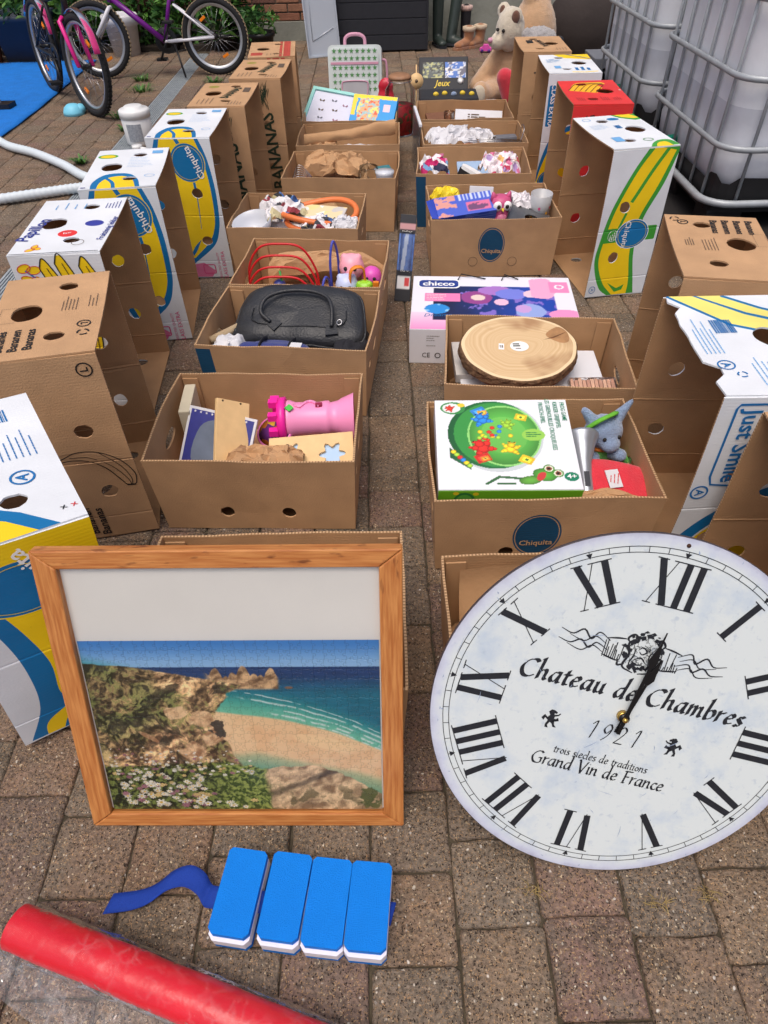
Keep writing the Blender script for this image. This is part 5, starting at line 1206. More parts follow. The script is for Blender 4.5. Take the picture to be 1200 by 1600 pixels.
# ---- R3 wood slice
fill('R3', 'brown paper below the round wood slice', PAPER, .04, 44, amp=.02)
o = slab('white_carton', 'white carton lying flat under the wood slice', 'carton', 'R3', .0, .02, .085, (.42, .24, .07), WCARD, R(2))
o = slab('red_white_book', 'red and white picture book under the front of the wood slice', 'book', 'R3', -.055, -.125, .13, (.26, .1, .02), patchy('book_print', [(210, 50, 50), (190, 40, 50), (226, 150, 60), (236, 226, 226)], 24, .4, (190, 50, 56), .55), R(1), R(20))
wd = thing('wood_slice', 'round slice of tree trunk with bark edge and price stickers', 'wood slice'); put(wd, 'R3', -.045, .012, .207, R(6), R(9), R(1))
def wood_mat():
    m = bpy.data.materials.new('end_grain'); m.use_nodes = True; nt = m.node_tree; L = nt.links; b = nt.nodes['Principled BSDF']; b.inputs['Roughness'].default_value = .55
    tc = nd(nt, 'ShaderNodeTexCoord'); no = nd(nt, 'ShaderNodeTexNoise'); no.inputs['Scale'].default_value = 6; L.new(tc.outputs['Object'], no.inputs['Vector'])
    mx = nd(nt, 'ShaderNodeMix', data_type='VECTOR'); mx.inputs[0].default_value = .06; L.new(tc.outputs['Object'], mx.inputs[4]); L.new(no.outputs['Color'], mx.inputs[5])
    ln = nd(nt, 'ShaderNodeVectorMath', operation='LENGTH'); mp = nd(nt, 'ShaderNodeMapping'); mp.inputs['Scale'].default_value = (1, 1.25, 0); mp.inputs['Location'].default_value = (-.03, -.04, 0); L.new(mx.outputs[1], mp.inputs[0]); L.new(mp.outputs[0], ln.inputs[0])
    w = nd(nt, 'ShaderNodeTexNoise', noise_dimensions='1D'); w.inputs['Scale'].default_value = 130; w.inputs['Detail'].default_value = 3; L.new(ln.outputs['Value'], w.inputs['W'])
    rp = nd(nt, 'ShaderNodeValToRGB'); e = rp.color_ramp.elements; e[0].position = .25; e[0].color = (*lin((206, 172, 126)), 1); e[1].position = .75; e[1].color = (*lin((220, 192, 150)), 1); L.new(w.outputs[0], rp.inputs[0])
    n2 = nd(nt, 'ShaderNodeTexNoise'); n2.inputs['Scale'].default_value = 8; L.new(tc.outputs['Object'], n2.inputs['Vector'])
    r2 = nd(nt, 'ShaderNodeMapRange'); r2.inputs[1].default_value = .56; r2.inputs[2].default_value = .7; r2.inputs[4].default_value = .7; L.new(n2.outputs[0], r2.inputs[0])
    x = nd(nt, 'ShaderNodeMix', data_type='RGBA'); L.new(r2.outputs[0], x.inputs[0]); L.new(rp.outputs[0], x.inputs[6]); x.inputs[7].default_value = (*lin((150, 104, 66)), 1)
    L.new(x.outputs[2], b.inputs['Base Color']); return m
EG = wood_mat(); BARK = pm('bark', lin((112, 84, 60)), .9, .35, 60, .9, 90); SAPW = pm('sapwood', lin((232, 206, 164)), .6, .06, 20)
rdx = random.Random(4); n = 64; rr = [1 + .025 * math.sin(2 * a + 1) + .018 * math.sin(3 * a) + .006 * math.sin(11 * a) for a in [2 * PI * k / n for k in range(n)]]
def ringv(f, z, jit=0): return [(.168 * f * rr[k] * math.cos(2 * PI * k / n) * (1 + rdx.uniform(-jit, jit)), .148 * f * rr[k] * math.sin(2 * PI * k / n) * (1 + rdx.uniform(-jit, jit)), z) for k in range(n)]
def rings_mesh(name, rl, mat, parent, cap0=False, cap1=False, smooth=True):
    g = MB(); vs = [p for r in rl for p in r]; m_ = len(rl[0]); fs = [(i * m_ + k, i * m_ + (k + 1) % m_, (i + 1) * m_ + (k + 1) % m_, (i + 1) * m_ + k) for i in range(len(rl) - 1) for k in range(m_)]
    if cap0: fs.append(tuple(range(m_))[::-1])
    if cap1: fs.append(tuple((len(rl) - 1) * m_ + k for k in range(m_)))
    g.add(vs, fs, mat, None, smooth); return g.build(name, mat, parent)
rings_mesh('bark', [ringv(.97, 0), ringv(1.0, .003, .012), ringv(1.01, .012, .018), ringv(1.0, .022, .018), ringv(1.005, .031, .015), ringv(.99, .036, .006), ringv(.972, .0385)], BARK, wd, True, smooth=False)
rings_mesh('sapwood', [ringv(.972, .0385), ringv(.95, .0392), ringv(.915, .0394)], SAPW, wd)
rings_mesh('heartwood', [ringv(.915, .0394), ringv(.5, .0396), ringv(.02, .0396)], EG, wd, False, True)
g = MB(); g.prism([(.075, .028), (.105, .040), (.148, .062), (.135, .052), (.108, .036)], .0397, .0400, pm('wood_crack', lin((104, 68, 42)), .8)); g.build('crack', None, wd)
g = MB(); g.prism([tuple(v[:2]) for v in spline([(.085, .05), (.125, .085), (.15, .06), (.148, .02), (.12, .015)], 5, True)], .03962, .0398, pm('wood_stain', lin((168, 126, 84)), .6, .3, 40)); g.build('dark_knot', None, wd)
for nm, pol in (('round_sticker', ell(.0, .0, .027, .022, 24)), ('price_sticker', [(-.062, -.012), (-.046, -.014), (-.043, .012), (-.058, .014)])):
    g = MB(); g.prism(pol, .0402, .0406, IWHT); o = g.build(nm, IWHT, wd); ik = Ink()
    if nm[0] == 'r': ik.lines(-.018, -.003, .016, .014, 2, IDGN, 'u', .005); ik.lines(-.012, -.014, .014, -.006, 1, IGREY, 'u', .003)
    else: ik.bars(-.057, -.006, -.047, .006, IGREY)
    ik.build('lettering', lambda u, q, v: (u, v, .0407 - q), o, off=.0002)
wf_ = thing('wood_block_bundle', 'bundle of pinkish wooden slats wrapped in clear film', 'wooden slats'); put(wf_, 'R3', .172, -.09, .085, R(4), R(14))
for k in range(11):
    g = MB(); g.box((-.058 + .0116 * k, random.Random(k).uniform(-.004, .004), .04), (.0098, .13, .075), pm('pinkish_wood_%d' % (k % 3), lin(((206, 164, 140), (190, 146, 124), (216, 178, 152))[k % 3]), .6, .12, 40), None, .001); g.build('slat', None, wf_)
g = MB(); g.box((0, 0, .04), (.134, .138, .081), clear_mat('wrap_film', (.97, .96, .96), .3, .12, .03, (.9, .9, .9), .6, 40)); g.build('film', None, wf_)

# ---- R4 owl and packets
fill('R4', 'dark brown paper layer under the owl and blue packet', pm('dark_brown_paper', lin((96, 66, 50)), .85, .15), .15, 45, amp=.03)
bp_ = thing('toy_packet', 'blue and purple printed cardboard packet with torn flap', 'packet'); put(bp_, 'R4', -.115, -.06, .178, R(8), R(22), R(-4)); bp_.scale = (1.12, 1.1, 1.05)
def pkc(U, V):
    n = vnoise(U, V, 7, 14); c = np.zeros(U.shape + (3,)); c[:] = (56, 84, 190); c[(np.sin(V * 60) > .55) & (U > .45) & (n > .4)] = (110, 140, 220)
    m = (U < .3) & (V < .55) & (V > .1); c[m] = (206, 60, 130); m = ((U - .15) / .09) ** 2 + ((V - .35) / .16) ** 2 < 1; c[m] = (236, 200, 210)
    m = (np.abs(U - .42) < .12) & (V < .3); c[m] = (150, 90, 120); c[(np.abs(U - .5) < .1) & (np.abs(V - .75) < .1)] = (120, 110, 190); return c
g = MB(); g.box((0, 0, .045), (.21, .10, .088), pm('packet_blue', lin((52, 74, 180)), .4, .06), None, .001); g.build('carton', None, bp_)
raster('front_print', 50, 26, pkc, lambda u, w, v: ((u - .5) * .209, -.0508, .002 + v * .086), bp_)
def pkt(U, V):
    n = vnoise(U, V, 6, 3); c = np.zeros(U.shape + (3,)); c[:] = (70, 94, 196); c[(np.abs(U - .72) < .2) & (np.abs(V - .35) < .22)] = (214, 110, 150); c[(np.abs(U - .72) < .17) & (np.abs(V - .35) < .17) & (n > .5)] = (110, 70, 110); c[(U < .35) & (n > .48)] = (214, 150, 140); c[(V > .7) & (np.sin(U * 90) > .3) & (U > .4)] = (200, 210, 236); return c
raster('top_print', 50, 26, pkt, lambda u, w, v: ((u - .5) * .209, (v - .5) * .099, .0896), bp_)
g = MB(); g.add([(-.105, -.05, .088), (-.105, .05, .088), (-.135, .03, .10), (-.13, -.05, .094)], [(0, 1, 2, 3)], MATS['packet_blue']); g.build('torn_flap', None, bp_)
ow = thing('owl_figure', 'pink owl money bank with round white eyes', 'figurine'); put(ow, 'R4', .030, -.075, .165, R(4))
OWP = pm('owl_pink', lin((200, 86, 130)), .4, .06); OWB = pm('owl_belly', lin((222, 130, 160)), .45, .12, 60)
g = MB(); g.lathe([(0, 0), (.036, 0), (.047, .02), (.048, .05), (.042, .075), (.043, .10), (.036, .118), (.015, .124), (0, .122)], 26, OWP); g.build('body', OWP, ow)
for s in (-1, 1):
    g = MB(); g.lathe([(.02, 0), (.004, .03), (0, .032)], 10, OWP, TR((s * .026, 0, .108), (0, R(18 * s), 0))); g.build('ear_tuft', OWP, ow)
    g = MB(); g.ball((s * .019, -.036, .094), (.019, .012, .019), IWHT); e_ = g.build('eye', IWHT, ow); g = MB(); g.ball((s * .017, -.047, .095), (.008, .004, .008), IBLK, None, 10, 6); g.build('pupil', IBLK, e_)
    g = MB(); g.ball((s * .024, -.042, .008), (.013, .012, .010), IYEL); g.build('foot', IYEL, ow)
g = MB(); g.ball((0, -.022, .045), (.030, .030, .032), OWB); g.build('belly', OWB, ow)
g = MB(); g.lathe([(.007, 0), (0, .014)], 8, IYEL, TR((0, -.044, .084), (R(110), 0, 0))); g.build('beak', IYEL, ow)
for i, (lb, mt, lx, ly, z, sz, h, am) in enumerate([('yellow plastic packet in the back left corner of the owl box', pm('yellow_film', lin((232, 204, 40)), .35, .08), -.18, .08, .175, (.12, .10), .09, .02), ('white plastic bag right of the owl', pm('white_film', lin((226, 222, 226)), .35, .05), .11, .0, .175, (.14, .12), .08, .04)]):
    o = crumple('plastic_packet', (0, 0, 0), sz, h, mt, None, 60 + i, 18, am); put(o, 'R4', lx, ly, z, .3); tag(o, lb, 'packet')
o = slab('white_booklet', 'white booklet propped behind the owl and blue packet', 'booklet', 'R4', -.035, .055, .175, (.10, .005, .10), NEWS, R(-12), R(-20))
mg = thing('metal_stand', 'grey metal folding stand lying at the front right of the owl box', 'stand'); put(mg, 'R4', .14, -.11, .21, R(-12), R(10), R(14))
GMET = pm('dull_grey_metal', lin((120, 122, 124)), .35, .1, 30, metal=.7)
panel('plate', .17, .11, GMET, GMET, GMET, [ell(.10, .05, .03, .025, 20)], (), T=.005, fn=lambda u, q, v: (u - .085, v - .055, .006 - q), parent=mg)
g = MB(); g.box((-.083, 0, .02), (.004, .11, .03), GMET); g.build('lip', GMET, mg)
pc = thing('plastic_cup', 'frosted plastic cup printed with small flowers', 'cup'); put(pc, 'R4', .2, -.03, .175, 0, R(4))
FROST = clear_mat('frosted_plastic', (.9, .92, .95), .3, .3, .55, (.82, .84, .88))
g = MB(); g.lathe([(0, 0), (.036, 0), (.044, .105), (.0425, .105), (.034, .004), (0, .004)], 30, FROST); g.build('cup_body', FROST, pc)
g = MB()
for k in range(7):
    a = R(-150 + 22 * k); z = .02 + .025 * (k % 3) * .8; r = .0375 + .008 * z / .1 + .0015
    g.add([(r * math.cos(a + .12 * math.cos(t)), r * math.sin(a + .12 * math.cos(t)), z + .006 * math.sin(t)) for t in [k2 * PI / 4 for k2 in range(8)]], [tuple(range(8))], (ORN, IRED, IPNK, YELT)[k % 4])
g.build('flower_print', None, pc)

# ---- R5
fill('R5', 'white scrap paper in the box with the floral wad', NEWS, .13, 46, amp=.03)
tag(put(crumple('floral_paper_wad', (0, 0, 0), (.17, .15), .085, FLORAL, None, 47, 22, .05), 'R5', .13, -.05, .18, .4), 'crumpled white wrapping paper with pink flowers', 'paper')
tag(put(crumple('magazine_scrap', (0, 0, 0), (.13, .18), .07, SCRAP, None, 48, 18, .04), 'R5', -.175, -.03, .18, .1), 'crumpled magazine pages in the left corner, white and magenta', 'paper')
sh = thing('shoe_sole', 'black and white rounded object lying beside the floral paper', 'shoe'); put(sh, 'R5', -.01, -.08, .175, R(-25), R(-10), R(20))
g = MB(); g.prism(rrect(-.065, -.03, .065, .03, .028, 5), 0, .035, IBLK); g.build('body', IBLK, sh, bevel=.006); g = MB(); g.prism(rrect(-.06, -.026, .06, .026, .025, 5), .0352, .05, IWHT); g.build('top', IWHT, sh, bevel=.004)
# ---- R6
fill('R6', 'grey paper layer in the box with metal rods', NEWSP, .12, 49, amp=.03)
tag(put(crumple('white_paper_wad', (0, 0, 0), (.24, .2), .08, NEWS, None, 50, 22, .05), 'R6', -.11, -.02, .175, .2), 'crumpled white tissue paper left of the metal rods', 'paper')
tag(put(crumple('white_paper_wad', (0, 0, 0), (.12, .14), .06, NEWS, None, 51, 16, .04), 'R6', .04, .03, .175, .9), 'white paper piece behind the metal rods', 'paper')
rk = thing('metal_rack', 'thin chrome wire rack lying across a box', 'wire rack'); put(rk, 'R6', .09, -.09, .225, R(-2), 0, R(0))
for k in range(3):
    g = MB(); g.tube([(-.15, -.02 + .016 * k, .004 * k), (.15, -.02 + .016 * k, 0)], .002, 6, METAL); g.build('rod', METAL, rk)
g = MB(); g.tube(spline([(.14, -.02, 0), (.155, .0, .05), (.15, .05, .06), (.145, .07, .0)], 6), .002, 6, METAL); g.build('end_loop', METAL, rk)
g = MB(); g.lathe([(0, 0), (.03, 0), (.035, .03), (0, .032)], 18, pm('terracotta', lin((176, 112, 76)), .8, .1)); o = g.build('terracotta_pot', None); put(o, 'R6', -.03, -.13, .19); tag(o, 'small terracotta pot under the white tissue paper', 'pot')
# ---- R7
fill('R7', 'rust orange cloth at the bottom of the rearmost right box', pm('rust_cloth', lin((150, 88, 56)), .85, .15), .14, 52, amp=.03)
wp = thing('white_plaque', 'white rectangular plaque with dark printed motif', 'plaque'); put(wp, 'R7', .08, -.05, .20, R(-4), R(35), R(2))
g = MB(); g.box((0, 0, .004), (.26, .11, .01), NEWS, None, .001); g.build('plate', NEWS, wp); ik = Ink(); ik.lines(-.06, -.03, .05, .03, 4, IGREY, 'u', .008); ik.build('motif', lambda u, q, v: (u, v, .0092 - q), wp)
gs = thing('drinking_glass', 'small clear drinking glass beside the white plaque', 'glass'); put(gs, 'R7', -.085, -.08, .17)
g = MB(); g.lathe([(0, 0), (.025, 0), (.03, .08), (.0285, .08), (.024, .004), (0, .004)], 22, GLASS); g.build('glass_body', GLASS, gs)

# ---- smaller goods tucked between the larger ones
def small(nm, lb, cat, key, lx, ly, z, d_, col, rz=0, rx=0, ry=0, bev=.002): return slab(nm, lb, cat, key, lx, ly, z, d_, pm('goods_%d_%d_%d' % col, lin(col), .5, .12, 40), rz, rx, ry, bev)
small('matchbox', 'small teal carton tucked beside the white cup in the paper box', 'carton', 'B6', .19, .02, .19, (.07, .05, .03), (60, 120, 126), .4, .2)
small('paperback_book', 'orange paperback lying beside the white booklet in the owl box', 'book', 'R4', .06, .09, .18, (.13, .09, .02), (206, 120, 60), .3, .25)
small('card_game', 'green card box lying behind the white plastic bag', 'carton', 'R4', .17, .08, .185, (.09, .06, .03), (70, 130, 80), -.2, .2)
small('notebook', 'pale blue notebook leaning in the box with the floral wad', 'notebook', 'R5', .02, .09, .16, (.16, .11, .012), (150, 176, 206), .1, .5)
small('pencil_case', 'grey pencil case at the back of the box with metal rods', 'pencil case', 'R6', .16, .07, .17, (.16, .05, .035), (110, 112, 120), .15, .1, 0, .012)
small('paperback_book', 'brown book lying in the back corner of the plaque box', 'book', 'R7', -.14, .05, .17, (.13, .09, .025), (120, 80, 56), .2, .3)
small('photo_album', 'white and red album under the wood slice at the left', 'album', 'R3', -.19, .05, .15, (.08, .16, .03), (200, 196, 192), .1, .1)
for i, (c, lx, ly, z, lb) in enumerate((((206, 60, 50), -.03, -.12, .13, 'red wooden cube at the foot of the wire loops'), ((240, 190, 50), .03, -.10, .13, 'yellow wooden cube beside the blue wire loop'), ((70, 150, 90), .09, -.13, .13, 'green wooden cube in front of the lavender toy'))): small('toy_block', lb, 'toy', 'B4', lx, ly, z, (.04, .04, .04), c, .5 * i, .2, .1, .003)
tag(put(crumple('newspaper_wad', (0, 0, 0), (.14, .12), .06, NEWSP, None, 81, 18, .04), 'B5', .09, -.095, .175, .1), 'flat newspaper wad in front of the orange ring', 'newspaper')
tag(put(crumple('brown_paper_wad', (0, 0, 0), (.2, .1), .05, PAPER, None, 82, 18, .03), 'B7', .1, -.12, .14, .1), 'brown paper scrap in front of the long paper roll', 'paper')
# ================================================================== framed jigsaw puzzle leaning on the box
def oak_mat(name, c1, c2, axis):
    m = bpy.data.materials.new(name); m.use_nodes = True; nt = m.node_tree; L = nt.links; b = nt.nodes['Principled BSDF']; b.inputs['Roughness'].default_value = .42
    tc = nd(nt, 'ShaderNodeTexCoord'); mp = nd(nt, 'ShaderNodeMapping'); mp.inputs['Scale'].default_value = (14, 200, 200) if axis == 'x' else (200, 200, 14); L.new(tc.outputs['Object'], mp.inputs[0])
    n1 = nd(nt, 'ShaderNodeTexNoise'); n1.inputs['Scale'].default_value = 1; n1.inputs['Detail'].default_value = 5; L.new(mp.outputs[0], n1.inputs['Vector'])
    rp = nd(nt, 'ShaderNodeValToRGB'); e = rp.color_ramp.elements; e[0].position = .36; e[0].color = (*lin(c1), 1); e[1].position = .66; e[1].color = (*lin(c2), 1); L.new(n1.outputs[0], rp.inputs[0])
    n2 = nd(nt, 'ShaderNodeTexNoise'); n2.inputs['Scale'].default_value = 55; n2.inputs['Detail'].default_value = 3; mp2 = nd(nt, 'ShaderNodeMapping'); mp2.inputs['Scale'].default_value = (.45, 1, 1.6) if axis == 'x' else (1.6, 1, .45); L.new(tc.outputs['Object'], mp2.inputs[0]); L.new(mp2.outputs[0], n2.inputs['Vector'])
    sz = nd(nt, 'ShaderNodeSeparateXYZ'); L.new(tc.outputs['Object'], sz.inputs[0])
    r2 = nd(nt, 'ShaderNodeMapRange'); r2.inputs[1].default_value = .60; r2.inputs[2].default_value = .70; r2.inputs[4].default_value = .75; L.new(n2.outputs[0], r2.inputs[0])
    hz = nd(nt, 'ShaderNodeMapRange'); hz.inputs[1].default_value = .42; hz.inputs[2].default_value = .54; L.new(sz.outputs[2], hz.inputs[0])
    mu = nd(nt, 'ShaderNodeMath', operation='MULTIPLY'); L.new(r2.outputs[0], mu.inputs[0]); L.new(hz.outputs[0], mu.inputs[1])
    x = nd(nt, 'ShaderNodeMix', data_type='RGBA'); L.new(mu.outputs[0], x.inputs[0]); L.new(rp.outputs[0], x.inputs[6]); x.inputs[7].default_value = (*lin((96, 48, 26)), 1)
    L.new(x.outputs[2], b.inputs['Base Color'])
    bp = nd(nt, 'ShaderNodeBump'); bp.inputs['Strength'].default_value = .15; bp.inputs['Distance'].default_value = .002; L.new(n1.outputs[0], bp.inputs['Height']); L.new(bp.outputs[0], b.inputs['Normal'])
    return m
OAKX = oak_mat('oak_rail', (170, 102, 50), (202, 138, 78), 'x'); OAKZ = oak_mat('oak_stile', (170, 102, 50), (202, 138, 78), 'z')
FW, FL, FM = .572, .562, .037
fr = thing('framed_puzzle', 'oak framed jigsaw picture of a rocky beach leaning in front', 'picture frame', (-.265, .4775, .002), rot=(R(-22), 0, R(-1.5)))
def rail(pl, mat):
    # pl: four (x, z) corners, moulding 22 mm deep with a stepped inner lip
    g = MB(); n = 4
    g.add([(x, 0, z) for x, z in pl] + [(x, .022, z) for x, z in pl], [(0, 1, 2, 3), (7, 6, 5, 4), (0, 4, 5, 1), (1, 5, 6, 2), (2, 6, 7, 3), (3, 7, 4, 0)], mat)
    return g.build('rail', mat, fr, bevel=.0022)
a, b, c = FW / 2, FL, FM; e = .0006
rail([(-a, 0), (a, 0), (a - c, c - .008), (-a + c, c - .008)], OAKX); rail([(-a + c, b - c + .006), (a - c, b - c + .006), (a, b), (-a, b)], OAKX)
rail([(-a, e), (-a + c - e, c - .008 + e), (-a + c - e, b - c + .006 - e), (-a, b - e)], OAKZ); rail([(a - c + e, c - .008 + e), (a, e), (a, b - e), (a - c + e, b - c + .006 - e)], OAKZ)
g = MB(); g.box((0, .017, FL / 2), (FW - .05, .004, FL - .05), pm('hardboard', lin((150, 112, 80)), .8)); g.build('back_board', None, fr)
MATB = pm('white_mount', lin((224, 222, 216)), .6, .04, 6)
g = MB(); g.box((0, .0135, FL / 2), (FW - 2 * c + .01, .002, FL - 2 * c + .01), MATB); g.build('mount_board', MATB, fr)
def lerp3(a, b, t): return np.array(a, float) * (1 - t[..., None]) + np.array(b, float) * t[..., None]
def beach(U, V):
    """printed photograph: sky, sea, sand, cliffs, flowers"""
    W_ = U * 1.38
    n1 = vnoise(W_, V, 5, 1, 5); wx = W_ + .09 * (n1 - .5) + .02 * (vnoise(W_, V, 23, 40, 3) - .5); wy = V + .09 * (vnoise(W_, V, 6, 41, 4) - .5) + .02 * (vnoise(W_, V, 27, 42, 3) - .5); wx, wy = .86 * wx + .5 * wy + 1.3, .86 * wy - .5 * wx + 1.7; n2 = vnoise(wx, wy, 15, 2, 5); n3 = vnoise(wx, wy, 38, 3, 4); n4 = vnoise(wx, wy, 70, 5, 3); nd_ = vnoise(wx * .7, wy * 1.5, 27, 9, 5)
    sm = lambda x, a, b: np.clip((x - a) / (b - a), 0, 1) ** 2 * (3 - 2 * np.clip((x - a) / (b - a), 0, 1))
    def over(c, col, m): return c * (1 - m[..., None]) + col * m[..., None]
    K = lambda *a: np.array(a, float)
    c = lerp3((128, 176, 220), (48, 112, 188), sm(V, .86, 1.0))
    s = lerp3((26, 50, 96), (22, 92, 116), sm(.858 - V, .03, .17)); s *= (.84 + .32 * vnoise(W_ * 1.6, V * 9, 9, 7, 3))[..., None]
    c = over(c, s, sm(.858 - V, -.002, .003))
    shore = .605 - .40 * (U - .44) + .05 * np.sin((U - .44) * 5.6) * (U > .44) + .014 * (n1 - .5)
    c = over(c, lerp3((30, 128, 128), (92, 178, 146), sm(shore + .13 - V, 0, .14)), sm(shore + .17 - V, 0, .11))
    c = over(c, lerp3((222, 178, 128), (236, 202, 152), n1), sm(shore - V, -.002, .012) * (V < .8))
    c = over(c, K(214, 160, 108) * np.ones(c.shape), .4 * sm(n2, .45, .65) * (V < shore - .03) * sm(.62 - V, 0, .1))
    for off, w_, st in ((.115, .005, .50), (.085, .009, .53), (.05, .008, .66), (.022, .011, .62), (.0, .008, .78)):
        m = np.clip(1 - np.abs(V - (shore + off * (1.25 - U * .4)) - .02 * (n1 - .5)) / (w_ * (.3 + 1.2 * n2)), 0, 1) * sm(U, st - .04, st + .03) * sm(n3, .32, .48); c = over(c, K(226, 232, 228) * np.ones(c.shape), .9 * m)
    lg = .385 - .36 * (U - .56) + .03 * (n1 - .5) - .5 * np.clip(.56 - U, 0, 1); c = over(c, lerp3((176, 176, 128), (64, 140, 112), sm(lg - V, 0, .17)), sm(lg - V, 0, .05) * (V < shore) * .92)
    c = over(c, K(236, 200, 146) * np.ones(c.shape), .8 * sm(1 - ((U - .80) / .12) ** 2 - ((V - .42 + .35 * (U - .8)) / .04) ** 2 + .5 * (n2 - .5), 0, .4))
    rock = lerp3((92, 64, 42), (218, 174, 122), sm(nd_ * .6 + n3 * .4, .28, .68)); grs = lerp3((44, 44, 24), (116, 110, 62), sm(n4 * .55 + nd_ * .45, .3, .68)); brn = lerp3((66, 50, 34), (150, 118, 78), sm(nd_ * .5 + n4 * .5, .3, .68))
    top = .775 + .05 * np.abs(np.sin(U * 31 + .6)) ** .7 + .035 * np.abs(np.sin(U * 67)) + .03 * (n2 - .5) - .30 * np.clip(U - .60, 0, 1); hm = sm(top - V, 0, .008) * sm(V, .725, .742) * sm(U, .40, .43) * sm(-U, -.662, -.65); c = over(c, rock, hm)
    c = over(c, K(110, 84, 66) * np.ones(c.shape), sm(1 - ((U - .69) / .016) ** 2 - ((V - .742) / .009) ** 2, 0, .4))
    edge = .395 + .12 * (n1 - .5) + .05 * (n2 - .5) + .06 * sm(V, .60, .70) + .07 * sm(V, .70, .76) + .13 * sm(-V, -.52, -.20); ctop = .888 - .115 * (U / .5) ** 1.2 + .022 * (n2 - .5)
    gm = n1 * .7 + .30 * (n2 - .5) + 1.1 * (.28 - U) + .35 * (V - .5) * (U < .3); land = grs * sm(gm, .30, .52)[..., None] + rock * (1 - sm(gm, .30, .52))[..., None]; land = over(land, brn, .8 * sm(n2, .50, .62))
    land = land * (.70 + .65 * sm(nd_ * .5 + n4 * .5, .32, .64))[..., None]; land = over(land, K(36, 34, 26) * np.ones(c.shape), .75 * sm(.40 - n2, 0, .08)); land = over(land, K(96, 112, 52) * np.ones(c.shape), .6 * sm(n4, .58, .7) * sm(n1, .48, .6))
    cm = sm(edge - U, 0, .014) * sm(ctop - V, 0, .008); c = over(c, land, cm)
    for cx, cy, rx, ry, an in ((.33, .365, .055, .06, -.6), (.405, .455, .04, .05, -.3), (.375, .555, .045, .05, .2), (.185, .455, .055, .013, -.75), (.29, .60, .05, .035, .5)):
        a_ = (U - cx) * math.cos(an) + (V - cy) * math.sin(an); b_ = -(U - cx) * math.sin(an) + (V - cy) * math.cos(an); m = sm(1 - (a_ / rx) ** 2 - (b_ / ry) ** 2 + 2.2 * (n2 - .5), 0, .35); c = over(c, lerp3((150, 104, 68), (232, 192, 142), sm(nd_ * .6 + n3 * .4, .3, .66)), .92 * m)
    c = over(c, K(40, 38, 34) * np.ones(c.shape), .9 * sm(1 - ((U - .43) / .035) ** 2 - ((V - .50) / .06) ** 2 + 2.4 * (n3 - .5), .2, .5))
    ft = .285 - 1.5 * (U - .70) ** 2 - .30 * np.clip(U - .82, 0, 1) + .035 * (n2 - .5); fm_ = sm(ft - V, 0, .01) * sm(U, .545, .57); fr_ = lerp3((116, 90, 64), (220, 186, 140), sm(nd_ * .5 + n2 * .5, .3, .66)); fr_ = fr_ * (.55 + .55 * sm(np.abs(V - .16 - .08 * np.sin(U * 9) - .06 * (n1 - .5)), .004, .03))[..., None]; c = over(c, fr_, fm_); c = over(c, K(70, 62, 38) * np.ones(c.shape), .7 * fm_ * sm(n2, .56, .66) * sm(.2 - V, 0, .1))
    gb = sm(.30 - .25 * np.clip(U - .45, 0, 1) + .06 * (n1 - .5) + .03 * (n3 - .5) - V, 0, .02) * sm(.575 + .05 * n2 - U, 0, .02); q = lerp3((24, 28, 14), (104, 118, 50), sm(n4, .34, .68)); q = over(q, lerp3((56, 76, 26), (150, 164, 74), sm(n4, .34, .66)), .75 * sm(U, .34, .46)); c = over(c, q, gb)
    c = over(c, K(70, 78, 40) * np.ones(c.shape), .9 * sm(1 - ((U - .955) / .05) ** 2 - ((V - .07) / .07) ** 2 + 2.4 * (n3 - .5), .1, .5))
    rdn = np.random.RandomState(8)
    for k in range(330):
        d_ = rdn.rand() ** .8; fx = .01 + .52 * rdn.rand() ** 1.15 + .05 * d_; fy = .40 - .37 * d_ - .18 * abs(fx - .12) * rdn.rand()
        if fy > .42 or fy < .01 or (fx > .36 and fy < .22 and rdn.rand() < .85): continue
        r = (.004 + .010 * d_) * rdn.uniform(.6, 1.25); dx = (U - fx) / r; dy = (V - fy) / (r * 1.1 * rdn.uniform(.6, 1)); rr_ = dx * dx + dy * dy; m = rr_ < 1 + .5 * np.sin(7 * np.arctan2(dy, dx) + k)
        kind = rdn.rand(); col = K(238, 232, 212) if kind < .66 else (K(222, 186, 112) if kind < .82 else K(146, 92, 104)); c[m] = col * rdn.uniform(.8, 1.0)
        if kind < .66 and r > .008: c[rr_ < .14] = (216, 172, 60)
    c = 255 * (np.clip(c, 0, 255) / 255) ** .84 * .96 + 8
    return c * (1 - .16 * seams(U, V))[..., None]
NXP, NYP = 27, 19
def seams(U, V):
    """jigsaw cut lines with round tabs, 1 on the line"""
    out = np.zeros(U.shape); rs = np.random.RandomState(3); PU = U * NXP; PV = V * NYP; lw = .05
    for (A, B, NA, NB) in ((PU, PV, NXP, NYP), (PV, PU, NYP, NXP)):
        k = np.round(A).astype(int); j = np.floor(B).astype(int); jf = B - j; sg = rs.choice((-1, 1), (NA + 2, NB + 2))[np.clip(k, 0, NA + 1), np.clip(j, 0, NB + 1)]
        wob = .05 * np.sin(2 * PI * jf); d_ = np.abs(A - k - wob); tab = np.abs(np.hypot((A - k) - sg * .15, jf - .5) - .14); neck = np.abs(jf - .5) < .10
        inner = (k > 0) & (k < NA)
        out = np.maximum(out, inner * np.where(neck, 0, np.clip(1 - d_ / lw, 0, 1))); out = np.maximum(out, inner * np.clip(1 - tab / lw, 0, 1) * (((A - k) * sg) > .02))
    return out
PX0, PX1, PZ0, PZ1 = -FW / 2 + FM + .002, FW / 2 - FM - .002, FM - .007, .394
